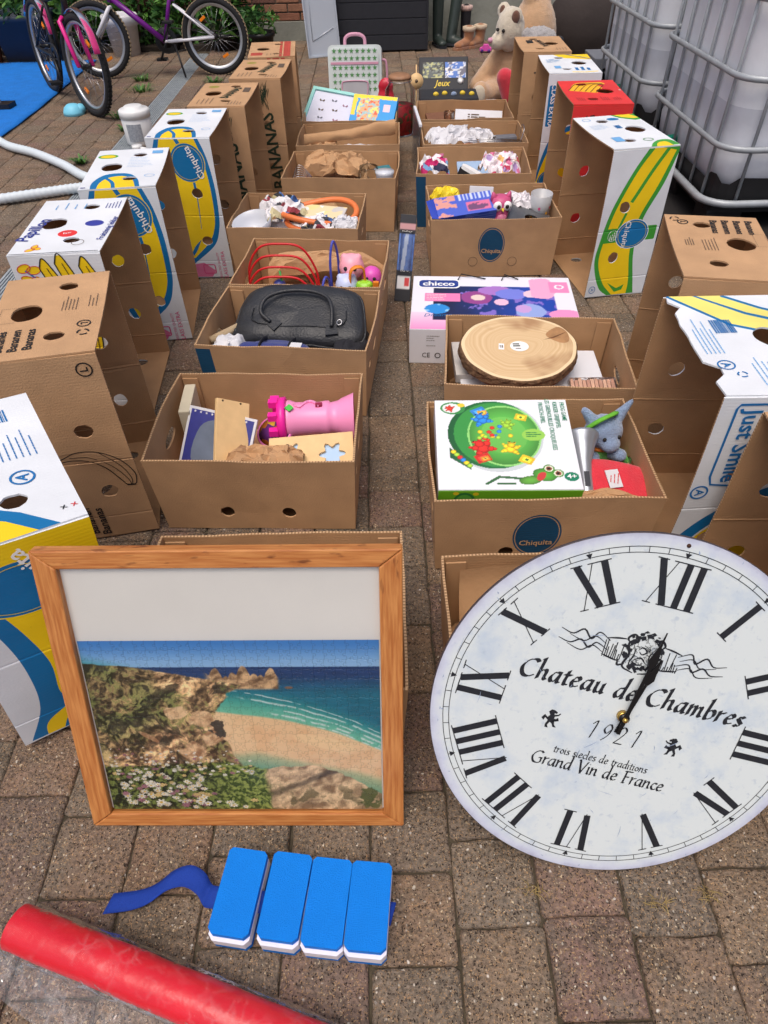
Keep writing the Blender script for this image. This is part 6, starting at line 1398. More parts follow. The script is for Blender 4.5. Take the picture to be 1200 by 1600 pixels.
raster('jigsaw_picture', 540, 390, beach, lambda u, w, v: (PX0 + (PX1 - PX0) * u, .0112 + w, PZ0 + (PZ1 - PZ0) * v), fr, attr_mat('jigsaw_print', .4), relief=lambda U, V: .0006 * seams(U, V))
g = MB(); x0, x1, z0, z1 = -FW / 2 + FM - .004, FW / 2 - FM + .004, FM - .011, FL - FM + .009; g.add([(x0, .0075, z0), (x1, .0075, z0), (x1, .0075, z1), (x0, .0075, z1)], [(0, 1, 2, 3)], clear_mat('picture_glass', (.98, .98, .98), .18, .12)); g.build('glass_pane', None, fr)

# ================================================================== big round wall clock
def clock_mat():
    m = bpy.data.materials.new('clock_face'); m.use_nodes = True; nt = m.node_tree; L = nt.links; b = nt.nodes['Principled BSDF']; b.inputs['Roughness'].default_value = .5
    tc = nd(nt, 'ShaderNodeTexCoord')
    def no(s, d=5):
        n = nd(nt, 'ShaderNodeTexNoise'); n.inputs['Scale'].default_value = s; n.inputs['Detail'].default_value = d; n.inputs['Roughness'].default_value = .65; L.new(tc.outputs['Object'], n.inputs['Vector']); return n
    def rg(src, a, b_, c=0., d=1.):
        r = nd(nt, 'ShaderNodeMapRange'); r.inputs[1].default_value = a; r.inputs[2].default_value = b_; r.inputs[3].default_value = c; r.inputs[4].default_value = d; L.new(src, r.inputs[0]); return r.outputs[0]
    def mix(f, a, c):
        x = nd(nt, 'ShaderNodeMix', data_type='RGBA'); L.new(f, x.inputs[0])
        for s, i in ((a, 6), (c, 7)):
            if isinstance(s, tuple): x.inputs[i].default_value = (*s, 1)
            else: L.new(s, x.inputs[i])
        return x.outputs[2]
    col = mix(rg(no(11).outputs[0], .5, .68, 0, .75), lin((208, 216, 216)), lin((178, 194, 210)))
    col = mix(rg(no(70, 3).outputs[0], .58, .72, 0, .5), col, lin((160, 176, 194)))
    sx = nd(nt, 'ShaderNodeSeparateXYZ'); L.new(tc.outputs['Object'], sx.inputs[0]); cb = nd(nt, 'ShaderNodeCombineXYZ'); L.new(sx.outputs[0], cb.inputs[0]); L.new(sx.outputs[2], cb.inputs[1])
    ln = nd(nt, 'ShaderNodeVectorMath', operation='LENGTH'); L.new(cb.outputs[0], ln.inputs[0])
    wv = nd(nt, 'ShaderNodeMath', operation='MULTIPLY_ADD'); L.new(no(22, 4).outputs[0], wv.inputs[0]); wv.inputs[1].default_value = .03; L.new(ln.outputs['Value'], wv.inputs[2])
    col = mix(rg(wv.outputs[0], .302, .316, 0, .6), col, lin((186, 190, 214)))
    col = mix(rg(wv.outputs[0], .316, .328, 0, .5), col, lin((140, 134, 160)))
    L.new(col, b.inputs['Base Color']); return m
CF = clock_mat(); CR = .3095; DK = pm('clock_edge', lin((70, 62, 66)), .6, .1); CBLK = pm('clock_ink', lin((32, 34, 40)), .5, .25, 120)
ck = thing('wall_clock', 'large round white clock with Roman numerals leaning at right', 'clock', (.369, .386, .004), rot=(R(-28), 0, R(-2)))
face = bpy.data.objects.new('dial', None)
g = MB(); n = 128; ring = lambda r, y: [(r * math.cos(2 * PI * k / n), y, r * math.sin(2 * PI * k / n)) for k in range(n)]
vs = ring(CR, .006) + ring(CR, .0012) + ring(CR - .0012, 0) + [(0, 0, 0), (0, .006, 0)]
fs = [(k, (k + 1) % n, n + (k + 1) % n, n + k) for k in range(n)] + [(n + k, n + (k + 1) % n, 2 * n + (k + 1) % n, 2 * n + k) for k in range(n)]
g.add(vs, fs, DK); g.add(vs, [(2 * n + k, 2 * n + (k + 1) % n, 3 * n) for k in range(n)], CF); g.add(vs, [((k + 1) % n, k, 3 * n + 1) for k in range(n)], DK)
dial = g.build('dial', CF, ck, (0, 0, CR), (0, R(14.9), 0))
ik = Ink(); pol = lambda r, a: (r * math.sin(a), r * math.cos(a))        # a clockwise from twelve
for r in (.2785, .288): ik.strip([pol(r, 2 * PI * k / 144) for k in range(144)], .0011, CBLK, closed=True)
for k in range(60): ik.strip([pol(.2785, 2 * PI * k / 60), pol(.288, 2 * PI * k / 60)], .0011, CBLK, 2e-5)
for k in range(12):
    a = 2 * PI * k / 12; ik.poly([pol(.276, a), pol(.285, a - .017), pol(.285, a + .017)], CBLK, 4e-5)
NUM = ['XII', 'I', 'II', 'III', 'IIII', 'V', 'VI', 'VII', 'VIII', 'IX', 'X', 'XI']
NH = .073; TK, TN = .0108, .0014
def numeral(s, a):
    wd_ = {'I': .021, 'V': .040, 'X': .040}; s2 = 'IV' if s == 'IIII' else s
    tot = sum(wd_[q] for q in s2); x = -tot / 2; c, sn = math.cos(-a), math.sin(-a); r0 = .1965; lf = [0]
    def P(px, py): y = py + r0; return (px * c - y * sn, px * sn + y * c)
    def seg(p, q, w): lf[0] += 1; ik.strip([P(*p), P(*q)], w, CBLK, lf[0] * 2e-5)
    for q in s2:
        if q == 'I':
            m = x + .0105; seg((m, 0), (m, NH), TK); seg((m - .011, .0), (m + .011, .0), TN * 1.2); seg((m - .011, NH), (m + .011, NH), TN * 1.2)
        elif q == 'V':
            seg((x + .008, NH), (x + .020, .002), TK); seg((x + .033, NH), (x + .021, .0), TN); seg((x - .002, NH), (x + .018, NH), TN * 1.2); seg((x + .026, NH), (x + .040, NH), TN * 1.2)
        else:
            seg((x + .008, NH), (x + .031, 0), TK); seg((x + .032, NH), (x + .006, 0), TN); seg((x - .001, NH), (x + .017, NH), TN * 1.2); seg((x + .025, NH), (x + .040, NH), TN * 1.2); seg((x, 0), (x + .013, 0), TN * 1.2); seg((x + .022, 0), (x + .040, 0), TN * 1.2)
        x += wd_[q]
for k, s in enumerate(NUM): numeral(s, 2 * PI * k / 12)
# calligraphic lettering written with a broad nib
BOWL = [(.75, 1), (.35, .95), (.08, .45), (.25, .03), (.55, .2), (.74, .8)]
GLY = {'C': (1.42, [[(1.25, 1.5), (.95, 1.72), (.45, 1.5), (.1, .85), (.35, .15), (.85, 0), (1.3, .3)]]), 'h': (.98, [[(.0, 1.82), (.12, 1.9), (.1, 0)], [(.1, .55), (.4, .95), (.65, .85), (.65, .2), (.82, .03)]]),
 'a': (1.0, [BOWL, [(.76, 1.0), (.72, .15), (.9, .03)]]), 't': (.62, [[(.27, 1.4), (.22, .2), (.4, .02), (.58, .12)], [(.0, .98), (.58, .98)]]), 'e': (.85, [[(.12, .48), (.66, .66), (.6, .95), (.36, 1), (.1, .5), (.3, .02), (.74, .22)]]),
 'u': (.98, [[(.0, .95), (.14, .97), (.14, .25), (.35, .02), (.66, .35)], [(.68, 1), (.68, .2), (.86, .03)]]), 'd': (1.0, [BOWL, [(.66, 1.85), (.77, 1.9), (.72, .15), (.9, .03)]]), 'm': (1.42, [[(.0, .93), (.12, 1), (.1, 0)], [(.1, .5), (.38, .97), (.56, .85), (.56, 0)], [(.56, .5), (.86, .97), (1.05, .85), (1.05, .2), (1.22, .03)]]),
 'b': (.9, [[(.0, 1.82), (.12, 1.9), (.1, .2), (.35, .02), (.72, .35), (.68, .82), (.42, .97), (.12, .65)]]), 'r': (.66, [[(.0, .93), (.12, 1), (.1, 0)], [(.1, .5), (.36, .93), (.6, .93)]]), 's': (.68, [[(.58, .88), (.35, 1), (.12, .8), (.32, .53), (.56, .28), (.3, .02), (.04, .14)]]),
 'i': (.42, [[(.0, .93), (.13, .98), (.12, .15), (.3, .03)], [(.14, 1.38), (.2, 1.44)]]), 'o': (.88, [[(.4, 1), (.08, .5), (.4, .02), (.74, .5), (.42, 1)]]), 'n': (.98, [[(.0, .93), (.12, 1), (.1, 0)], [(.1, .5), (.4, .95), (.65, .85), (.65, .2), (.82, .03)]]), 'c': (.74, [[(.66, .85), (.4, 1), (.08, .5), (.36, .02), (.7, .2)]]),
 'l': (.42, [[(.0, 1.82), (.12, 1.9), (.12, .15), (.3, .03)]]), 'G': (1.5, [[(1.25, 1.5), (.95, 1.72), (.45, 1.5), (.1, .85), (.35, .15), (.85, 0), (1.22, .2)], [(.9, .78), (1.3, .78)], [(1.22, .78), (1.2, .12)]]), 'V': (1.25, [[(.0, 1.66), (.12, 1.7), (.55, .02), (.62, .2), (1.1, 1.72)]]), 'F': (1.0, [[(.25, 1.7), (.2, 0)], [(.02, 1.68), (.95, 1.7)], [(.22, .92), (.72, .92)], [(.05, 0), (.4, 0)]]), ' ': (.62, []),
 '1': (.85, [[(.1, 1.3), (.42, 1.62), (.36, 0)]]), '9': (1.0, [[(.62, 1.15), (.35, .72), (.08, 1.1), (.34, 1.6), (.64, 1.25), (.55, .55), (.2, 0)]]), '2': (1.0, [[(.06, 1.3), (.32, 1.62), (.6, 1.28), (.36, .6), (.02, .04)], [(.02, .04), (.7, .04)]])}
def script(s, x, y, size, nib=.2, slant=.16, track=.06, thin=.035):
    tot = sum(GLY[q][0] + track for q in s) - track; cx = -tot / 2; lf = 0
    nv = Vector((math.cos(R(38)), math.sin(R(38)))) * nib / 2
    for q in s:
        adv, st = GLY[q]
        for p in st:
            pp = [Vector((cx + a + slant * b, b)) for a, b in p]; pp = spline(pp, 5) if len(pp) > 2 else pp
            for i in range(len(pp) - 1):
                lf = (lf + 1) % 9; a_, b_ = pp[i], pp[i + 1]; t = (b_ - a_).normalized(); nn = Vector((-t.y, t.x)); w = nv if abs(nv.dot(nn)) > thin else nn * thin
                q4 = [a_ + w, b_ + w, b_ - w, a_ - w]; ar = sum(q4[k].x * q4[(k + 1) % 4].y - q4[(k + 1) % 4].x * q4[k].y for k in range(4))
                if ar < 0: q4 = q4[::-1]
                ik.poly([(x + v.x * size, y + v.y * size) for v in q4], CBLK, lf * 2e-5)
        cx += adv + track
script('Chateau de Chambres', .002, .028, .0190, .38, .12, .10, .05)
script('1921', .0, -.053, .0200, .16, .12, .26)
script('trois siecles de traditions', -.005, -.094, .0083, .25, .03, .02, .07)
script('Grand Vin de France', -.002, -.121, .0137, .27, .03, .0, .06)
# ornament: scrolled shield with ribbons, and two rearing horses
def curl(p, w, lf=0): 
    q = spline(p, 5); k = len(q); ik.strip([(v.x, v.y) for v in q], [w * (.35 + .65 * math.sin(PI * i / (k - 1))) for i in range(k)], CBLK, lf)
ox, oy = -.008, .110
rdx = random.Random(12)
for s in (-1, 1):
    for k, (dy, am) in enumerate(((.010, .010), (-.006, .008))):
        curl([(ox + s * .055, oy + dy), (ox + s * .075, oy + dy + am), (ox + s * .085, oy + dy - am * .4), (ox + s * .10, oy + dy + am * .9), (ox + s * .115, oy + dy - am * .2), (ox + s * .135, oy + dy + am * .3)], .0028, 1e-5 * k)
        curl([(ox + s * .06, oy + dy - .006), (ox + s * .08, oy + dy + .002), (ox + s * .095, oy + dy - .01), (ox + s * .12, oy + dy - .004)], .0020, 3e-5)
    curl([(ox + s * .03, oy + .020), (ox + s * .045, oy + .018), (ox + s * .062, oy + .014)], .003); curl([(ox + s * .03, oy - .02), (ox + s * .045, oy - .018), (ox + s * .062, oy - .014)], .003)
    for k in range(9): xk = ox + s * (.032 + .0035 * k); ik.strip([(xk, oy - .018), (xk + rdx.uniform(-.002, .002), oy + rdx.uniform(-.012, .016))], .0016, CBLK, 4e-5)
    curl([(ox + s * .004, oy - .034), (ox + s * .024, oy - .026), (ox + s * .020, oy - .004), (ox + s * .026, oy + .014), (ox + s * .014, oy + .026)], .0042, 2e-5)
    curl([(ox + s * .002, oy - .026), (ox + s * .015, oy - .02), (ox + s * .012, oy), (ox + s * .018, oy + .014)], .0022, 5e-5)
    curl([(ox + s * .012, oy + .024), (ox + s * .022, oy + .030), (ox + s * .030, oy + .022), (ox + s * .024, oy + .014)], .0038, 6e-5); curl([(ox + s * .022, oy - .022), (ox + s * .032, oy - .026), (ox + s * .034, oy - .016)], .0036, 6e-5)
for k in range(60):
    a = rdx.uniform(0, 2 * PI); r = rdx.uniform(.022, .034); x = ox + r * .95 * math.cos(a); y = oy + .004 + r * 1.05 * math.sin(a); b_ = rdx.uniform(0, PI); l = rdx.uniform(.002, .006)
    ik.poly([(x + l * math.cos(b_ + t), y + l * math.sin(b_ + t) * (.5 if t in (0, PI) else 1)) for t in (0, 1.9, PI, 4.6)], CBLK, 7e-5 + 1e-6 * k)
for p in ([(ox - .008, oy + .006), (ox - .002, oy + .012), (ox + .006, oy + .006), (ox, oy), (ox - .006, oy + .004)], [(ox - .01, oy - .012), (ox, oy - .006), (ox + .01, oy - .014)], [(ox - .006, oy - .02), (ox + .004, oy - .018)]): curl(p, .0026, 9e-5)
HORSE = [(-.2, 1.0), (.1, .95), (.35, .78), (.30, .62), (.12, .66), (.10, .5), (.45, .55), (.62, .72), (.66, .62), (.5, .42), (.2, .34), (.15, .1), (.40, .12), (.52, -.1), (.62, -.06), (.5, .24), (.22, -.1), (.30, -.5), (.5, -.75), (.2, -.72), (.05, -.4), (-.15, -.25), (-.32, -.55), (-.2, -.85), (-.5, -.8), (-.52, -.5), (-.35, -.1), (-.62, .15), (-.75, -.15), (-.95, .1), (-.7, .45), (-.42, .2), (-.25, .45), (-.42, .75)]
for hx, hy, s, rt in ((-.106, -.037, 1, .1), (.097, -.037, -1, -.1)):
    pts_ = [(hx + s * (x * math.cos(rt) - y * math.sin(rt)) * .0185, hy + (x * math.sin(rt) + y * math.cos(rt)) * .0185) for x, y in HORSE]
    ik.poly(pts_ if s > 0 else pts_[::-1], CBLK)
SCR = pm('scratch_blue', lin((150, 166, 190)), .6, .2, 60)
for k in range(46):
    a = rdx.uniform(0, 2 * PI); r = rdx.uniform(.06, .30) if k > 18 else rdx.uniform(.285, .305); b_ = rdx.uniform(0, PI); l = rdx.uniform(.004, .03) if k > 18 else rdx.uniform(.003, .008); x, y = r * math.cos(a), r * math.sin(a)
    if math.hypot(x + l * math.cos(b_), y + l * math.sin(b_)) > .306: continue
    ik.strip([(x, y), (x + l * .5 * math.cos(b_) + .001, y + l * .5 * math.sin(b_)), (x + l * math.cos(b_), y + l * math.sin(b_))], [.0002, rdx.uniform(.0006, .0013) if k > 18 else rdx.uniform(.001, .0025), .0002], SCR, 1e-4 + k * 2e-6)
for k in range(120):
    a = rdx.uniform(0, 2 * PI); r = rdx.uniform(.008, .030); x = ox + r * math.cos(a); y = oy + .002 + r * 1.05 * math.sin(a); b_ = rdx.uniform(0, 6); l = rdx.uniform(.003, .008)
    ik.strip([(x, y), (x + l * .5 * math.cos(b_), y + l * .5 * math.sin(b_)), (x + l * math.cos(b_ + .7), y + l * math.sin(b_ + .7))], [.0003, .0010, .0003], CBLK, 2e-4 + k * 2e-6)
ik.build('dial_print', lambda u, q, v: (u, q, v), dial, off=.0006)
HB = pm('clock_hand_black', lin((20, 18, 18)), .35, .05); BRASS = pm('brass', lin((196, 160, 84)), .25, .08, metal=1.0)
for nm, L_, ang, yy, sp in (('minute_hand', .160, 3.4, -.013, .108), ('hour_hand', .115, 10.0, -.010, .078)):
    g = MB(); out = [(-.0028, -.028), (.0028, -.028), (.0036, 0), (.0022, sp - .012), (.0078, sp), (.005, sp + .012), (.0016, sp + .030), (.0007, L_), (-.0007, L_), (-.0016, sp + .030), (-.005, sp + .012), (-.0078, sp), (-.0022, sp - .012), (-.0036, 0)]
    g.prism(out, -.0008, .0008, HB, TR((0, yy, 0), (R(90), 0, 0))); g.build(nm, HB, dial, None, (0, R(ang), 0))
g = MB(); g.lathe([(.0095, .0), (.0095, .007), (.006, .009), (.006, .0), ], 20, BRASS, TR((0, 0, 0), (R(90), 0, 0))); g.lathe([(.0045, .008), (.0045, .0165), (.003, .0185), (0, .019)], 16, BRASS, TR((0, 0, 0), (R(90), 0, 0))); g.lathe([(.0085, .0095), (.0085, .0115), (0, .012)], 16, HB, TR((0, 0, 0), (R(90), 0, 0))); g.build('centre_nut', BRASS, dial)
g = MB(); g.lathe([(.0032, .0), (.0032, .0012), (0, .0014)], 12, pm('rust_hole', lin((70, 44, 32)), .8), TR((-.005, 0, .297), (R(90), 0, 0))); g.build('nail_hole', None, dial)

# ================================================================== swim belt with four foam blocks
FB = pm('blue_foam', lin((8, 126, 226)), .75, .06, 14, .5, 700, spec=.3); FWH = pm('white_foam', lin((232, 230, 236)), .75, .03, 30, .25, 900, spec=.3); WEB = pm('blue_webbing', lin((4, 54, 150)), .7, .12, 400, .4, 700)
bt = thing('swim_belt', 'bright blue and white foam swimming belt with blue webbing strap', 'swim belt', (-.15, .34, .001), R(-7))
for i, (x, y) in enumerate(((-.258, .352), (-.180, .343), (-.1105, .3335), (-.0425, .3255))):
    dx, dy = x + .15, y - .34; c, s = math.cos(R(7)), math.sin(R(7)); lx, ly = dx * c - dy * s, dx * s + dy * c
    e = thing('x', '', '')  # block group
    bpy.data.objects.remove(e)
    tops = []
    for nm, z0, z1, mt, ins in (('blue_layer', .0, .013, FB, .004), ('white_layer', .0132, .0365, FWH, .0), ('blue_layer', .0367, .052, FB, .0)):
        ol = [(-.034, -.060), (-.026, -.068), (.026, -.068), (.034, -.060), (.034, .062), (.028, .068), (-.028, .068), (-.034, .062)]
        if nm == 'blue_layer' and z0 > .01: ol = [(a * .985, b * .96 + .0035) for a, b in ol]
        g = MB(); g.prism([(a * (1 - ins), b * (1 - ins)) for a, b in ol], z0, z1, mt)
        o = g.build(nm if tops else 'foam_block', mt, tops[0] if tops else bt, None if tops else (lx, ly, 0), None if tops else (R(random.Random(i).uniform(-1, 1)), 0, R(-2 + i)), bevel=.0012); tops.append(o)
P = spline([(-.335, -.028, .008), (-.29, -.018, .009), (-.262, -.006, .014), (-.235, .012, .028), (-.205, .020, .036), (-.180, .012, .030), (-.168, .0, .018), (-.150, -.004, .022), (-.05, -.004, .026), (.08, -.002, .026), (.142, .0, .026), (.1475, .0, .022)], 6)
def strapf(u, v):
    k = u * (len(P) - 1); i = min(int(k), len(P) - 2); p = P[i].lerp(P[i + 1], k - i); w = (v - .5) * .034
    tl = min(1, max(0, (u - .12) / .25)) * (1 if u < .6 else 1)
    return (p.x + w * .2, p.y + w * .95, p.z + w * .25 * tl)
sheet('webbing_strap', 60, 4, strapf, WEB, bt, True, .0016)

# ================================================================== red roll in clear film
RS = pm('red_sheet', lin((206, 12, 36)), .30, .10, 10, .25, 26); FILM = clear_mat('crinkled_film', (.99, .99, .99), .10, .16, .012, (.9, .9, .92), .3, 34, fk=.7, crease=.055); FILM2 = clear_mat('film_fold', (.97, .97, .975), .22, .16, .07, (.85, .85, .88), .8, 26, fk=.8, crease=.10)
a0 = Vector((-.624, .318)); a1 = Vector((.12, .066)); dv = (a1 - a0).normalized(); ang = math.atan2(dv.y, dv.x); LR = (a1 - a0).length
rl = thing('red_roll', 'roll of red sheeting wrapped in crinkled clear film', 'roll', (a0.x, a0.y, .001), ang)
def rollf(u, v):
    a = 2 * PI * v * 1.0; r = .0325 * (1 + .03 * mnoise.noise(Vector((u * 26, math.cos(a) * 2.2, math.sin(a) * 2.2))) + .04 * mnoise.noise(Vector((u * 9, math.cos(a) * 1.2, math.sin(a) * 1.2))) - .10 * max(0, 1 - u * 9) * max(0, math.sin(a)))
    return (.005 + u * LR, r * math.cos(a) * 1.05, .034 + r * math.sin(a) * .96)
sheet('rolled_sheet', 60, 29, rollf, RS, rl)
def filmf(u, v):
    a = 2 * PI * v; n_ = mnoise.noise(Vector((u * 15 + 2 * math.cos(a), math.cos(a) * 1.6, math.sin(a) * 1.6))); m_ = mnoise.noise(Vector((u * 34, math.cos(a) * 3 + 7, math.sin(a) * 3))); r = .0366 + .0042 * abs(n_) + .002 * abs(m_)
    return (-.012 + u * (LR + .02), r * math.cos(a) * 1.04, max(.0012, .037 + r * math.sin(a) * .97))
sheet('film_wrap', 170, 45, filmf, FILM, rl)
def tailf(u, v):
    x = -.03 + u * LR * .75; y = -.028 - v * (.075 * math.sin(PI * min(1, .15 + u)) ** .7); n_ = mnoise.noise(Vector((u * 16, v * 3, 3)))
    return (x, y, .0035 + .020 * (1 - v) ** 2 + .010 * abs(n_) * (1 - .3 * v))
sheet('film_edge', 90, 14, tailf, FILM2, rl)

# ================================================================== chicco carton and small pack in the aisle
cw, cd, ch = .575, .395, .13
cc = thing('toy_carton', 'pink, white and blue carton lettered chicco lying behind the wood slice box', 'toy carton', (.405, 2.20, .002), R(-5))
PWH = pm('carton_white', lin((226, 226, 232)), .35, .03)
g = MB(); g.box((0, 0, ch / 2), (cw, cd, ch), PWH, None, .002); g.build('carton', PWH, cc)
def chc(U, V):
    n1 = vnoise(U * 1.5, V, 6, 21); n2 = vnoise(U * 1.5, V, 12, 22); c = np.zeros(U.shape + (3,)); c[:] = (232, 232, 240)
    m = V < .30 - .1 * np.clip(U - .7, 0, 1); c[m] = lerp3((236, 150, 200), (240, 214, 232), np.clip(V / .3, 0, 1))[m]
    m = (U > .13) & (U < .88) & (V > .16) & (V < .80); bl = lerp3((30, 34, 70), (30, 70, 170), np.clip((U - .2) * 1.9 + .3 * (n1 - .5), 0, 1)); c[m] = bl[m]
    m2 = m & (n2 > .64) & (U > .3); c[m2] = (130, 110, 200)
    for cx, cy, rx, ry, col in ((.40, .58, .10, .12, (150, 70, 140)), (.52, .72, .11, .09, (170, 120, 200)), (.62, .66, .1, .1, (120, 130, 220)), (.55, .50, .045, .06, (236, 190, 216)), (.74, .66, .05, .07, (236, 200, 216)), (.72, .34, .09, .13, (150, 170, 226)), (.68, .38, .05, .07, (200, 160, 216)), (.93, .28, .1, .10, (236, 150, 200))):
        q = ((U - cx) / rx) ** 2 + ((V - cy) / ry) ** 2 < 1 + .4 * (n2 - .5); c[q] = col
    q = ((U - .41) / .045) ** 2 + ((V - .58) / .055) ** 2 < 1; c[q] = (236, 210, 200)
    q = (U > .74) & (V > .5) & (((U - .80) / .10) ** 2 + ((V - .78) / .20) ** 2 < 1.2 * n2 + .35); c[q] = (240, 170, 206)
    q = (np.abs(U - .92) < .06) & (np.abs(V - .80) < .11); c[q] = (238, 140, 190); q = np.abs(np.hypot((U - .925) / 1.0, (V - .81) * .7) - .025) < .006; c[q] = (250, 240, 246)
    q = (U > .08) & (U < .30) & (V > .50) & (V < .66); c[q] = (240, 130, 184); q = ((U - .155) / .075) ** 2 + ((V - .36) / .09) ** 2 < 1; c[q] = (46, 140, 216); q &= (n2 > .55); c[q] = (140, 200, 240)
    return c
tfn = lambda u, w, v: ((u - .5) * (cw - .004), (v - .5) * (cd - .004), ch + .0006)
raster('lid_print', 150, 104, chc, tfn, cc)
ik = Ink(); CN = pm('chicco_navy', lin((36, 62, 140)), .4); ik.poly(rrect(.03 * cw, .75 * cd, .30 * cw, .93 * cd, .02), IWHT); ik.poly(rrect(.04 * cw, .77 * cd, .29 * cw, .91 * cd, .017), CN, 1e-4); b0 = len(ik.v); ik.text('chicco', .165 * cw, .837 * cd, .046, IWHT, 0, sx=1.0, bold=.03)
ik.v[b0:] = [(a, b_, 2e-4) for a, b_, _ in ik.v[b0:]]; ik.text('Dreams', .16 * cw, .245 * cd, .03, IBLU, R(3), shear=.3); ik.lines(.09 * cw, .52 * cd, .28 * cw, .64 * cd, 4, IWHT, 'u', .003)
ik.build('lettering', lambda u, q, v: (u - cw / 2, v - cd / 2, ch + .0006 - q), cc, off=.0008)
ik = Ink(); ik.text('CE', .10 * cw, .032, .026, IBLK, 0, sx=.9); ik.strip(ell(.17 * cw, .032, .009, .009, 20), .003, IBLK, closed=True); ik.lines(.10 * cw, .085, .18 * cw, .11, 3, IGREY, 'u', .0016); ik.lines(.10 * cw, .066, .19 * cw, .072, 1, IGREY, 'u', .0018)
ik.build('side_lettering', lambda u, q, v: (u - cw / 2, -cd / 2 + q, v), cc)
for x, l in ((-.11, .09), (.05, .05)):
    g = MB(); g.tube([(x - .012, cd / 2 - .035, ch + .004), (x, cd / 2 - .005, ch + .012), (x + l, cd / 2 - .025, ch + .004)], .0022, 5, IBLK); g.build('tie_string', IBLK, cc)
kp = thing('blister_pack', 'narrow black blister pack leaning upright in the aisle beside the chicco carton', 'packet', (.093, 2.475, .003), rot=(R(-30), R(4), R(-5)))
BLKC = pm('black_card', lin((30, 30, 36)), .35, .1)
g = MB(); g.box((0, .003, .16), (.062, .004, .32), BLKC, None, .001); g.build('backing_card', BLKC, kp)
def kpc(U, V):
    n = vnoise(U, V * 3, 5, 31); c = np.zeros(U.shape + (3,)); c[:] = (24, 24, 30); m = (V > .36) & (V < .78); c[m] = lerp3((30, 60, 130), (120, 160, 220), n)[m]; m &= (np.abs(U - .35 - .4 * (V - .4)) < .12); c[m] = (190, 200, 214)
    c[(V > .84) & (V < .90)] = (190, 140, 140); c[(V > .14) & (V < .30) & (U > .1) & (U < .9)] = (226, 226, 226); c[(V > .17) & (V < .28) & (U > .55) & (U < .85)] = (206, 60, 60); return c
raster('card_print', 20, 60, kpc, lambda u, w, v: ((u - .5) * .06, .0004, .002 + v * .315), kp)
g = MB(); g.box((0, -.010, .185), (.046, .020, .15), clear_mat('blister', (.95, .96, .98), .3, .08), None, .006); g.build('blister', None, kp)
# ================================================================== back of the yard: house wall, cupboard, shoes, cases
RENDER = pm('grey_render', lin((140, 142, 132)), .9, .2, 4, .4, 40); DARKW = pm('dark_stain', lin((40, 42, 48)), .6, .12, 20)
BR = [pm('brick_%d' % i, lin(c), .85, .18, 20, .5, 90) for i, c in enumerate(((138, 92, 72), (124, 82, 66), (150, 106, 82), (112, 78, 66)))]; MORT = pm('mortar', lin((140, 128, 112)), .95, .15, 40, .4, 120)
g = MB(); g.box((1.9, 7.66, 1.3), (4.0, .2, 2.6), RENDER); tag(g.build('house_wall', RENDER), 'plain grey rendered wall at the back right behind the boots', 'wall')
hw = thing('brick_wall', 'red brick house wall with grey plinth at the back left', 'wall', (-2.1, 7.78, 0))
g = MB(); g.box((0, .1, 1.3), (3.96, .18, 2.6), MORT); g.build('mortar', MORT, hw); g = MB(); g.box((0, -.01, .075), (3.96, .06, .15), RENDER); g.build('plinth', RENDER, hw)
rd = random.Random(6); bme = []
for i in range(4):
    g = MB(); g.box((0, 0, 0), (.208, .03, .056), BR[i], None, .004); o = g.build('brick', BR[i], hw); bme.append(o.data); bpy.data.objects.remove(o)
gf = MB()
for row in range(38):
    for k in range(19):
        x = -1.97 + .105 * (row % 2) + .22 * k; z = .185 + .068 * row
        if x > 1.95 or x < -1.96: continue
        if row < 10: obj('brick', bme[rd.randrange(4)], hw, (x, .002 + rd.uniform(-.002, .002), z))
        else: gf.box((x, .002, z), (.208, .03, .056), BR[rd.randrange(4)])
tag(gf.build('upper_bricks', None, hw), kind='stuff')
# dark garden cupboard
gc = thing('garden_cupboard', 'black garden storage box standing against the back wall', 'storage box', (.10, 7.28, 0))
g = MB(); g.box((0, 0, .36), (.80, .30, .70), DARKW, None, .006); g.build('body', DARKW, gc)
for k in range(6):
    g = MB(); g.box((0, -.152, .07 + .116 * k), (.76, .008, .108), DARKW, None, .002); g.build('board', DARKW, gc)
g = MB(); g.box((0, -.01, .73), (.84, .34, .03), DARKW, None, .006); g.build('lid', DARKW, gc)
sp = thing('plastic_sheet', 'milky translucent plastic tub lid leaning against the black storage box', 'plastic lid', (-.41, 6.99, .003), rot=(R(-9), R(-3), R(5)))
MILK = clear_mat('milky_plastic', (.86, .9, .95), .3, .25, .62, (.62, .68, .76))
g = MB(); g.box((0, .012, .33), (.27, .006, .66), MILK, None, .002); g.build('panel', MILK, sp)
for c, d_ in (((-.135, .0, .33), (.014, .03, .66)), ((.135, .0, .33), (.014, .03, .66)), ((0, .0, .007), (.256, .03, .014))): g = MB(); g.box(c, d_, MILK, None, .003); g.build('rim', MILK, sp)
g = MB(); g.tube([(-.09, .007, .12), (.10, .007, .20)], .004, 6, MILK); g.tube([(-.09, .007, .12), (-.08, .007, .6)], .004, 6, MILK); g.build('rib', MILK, sp)
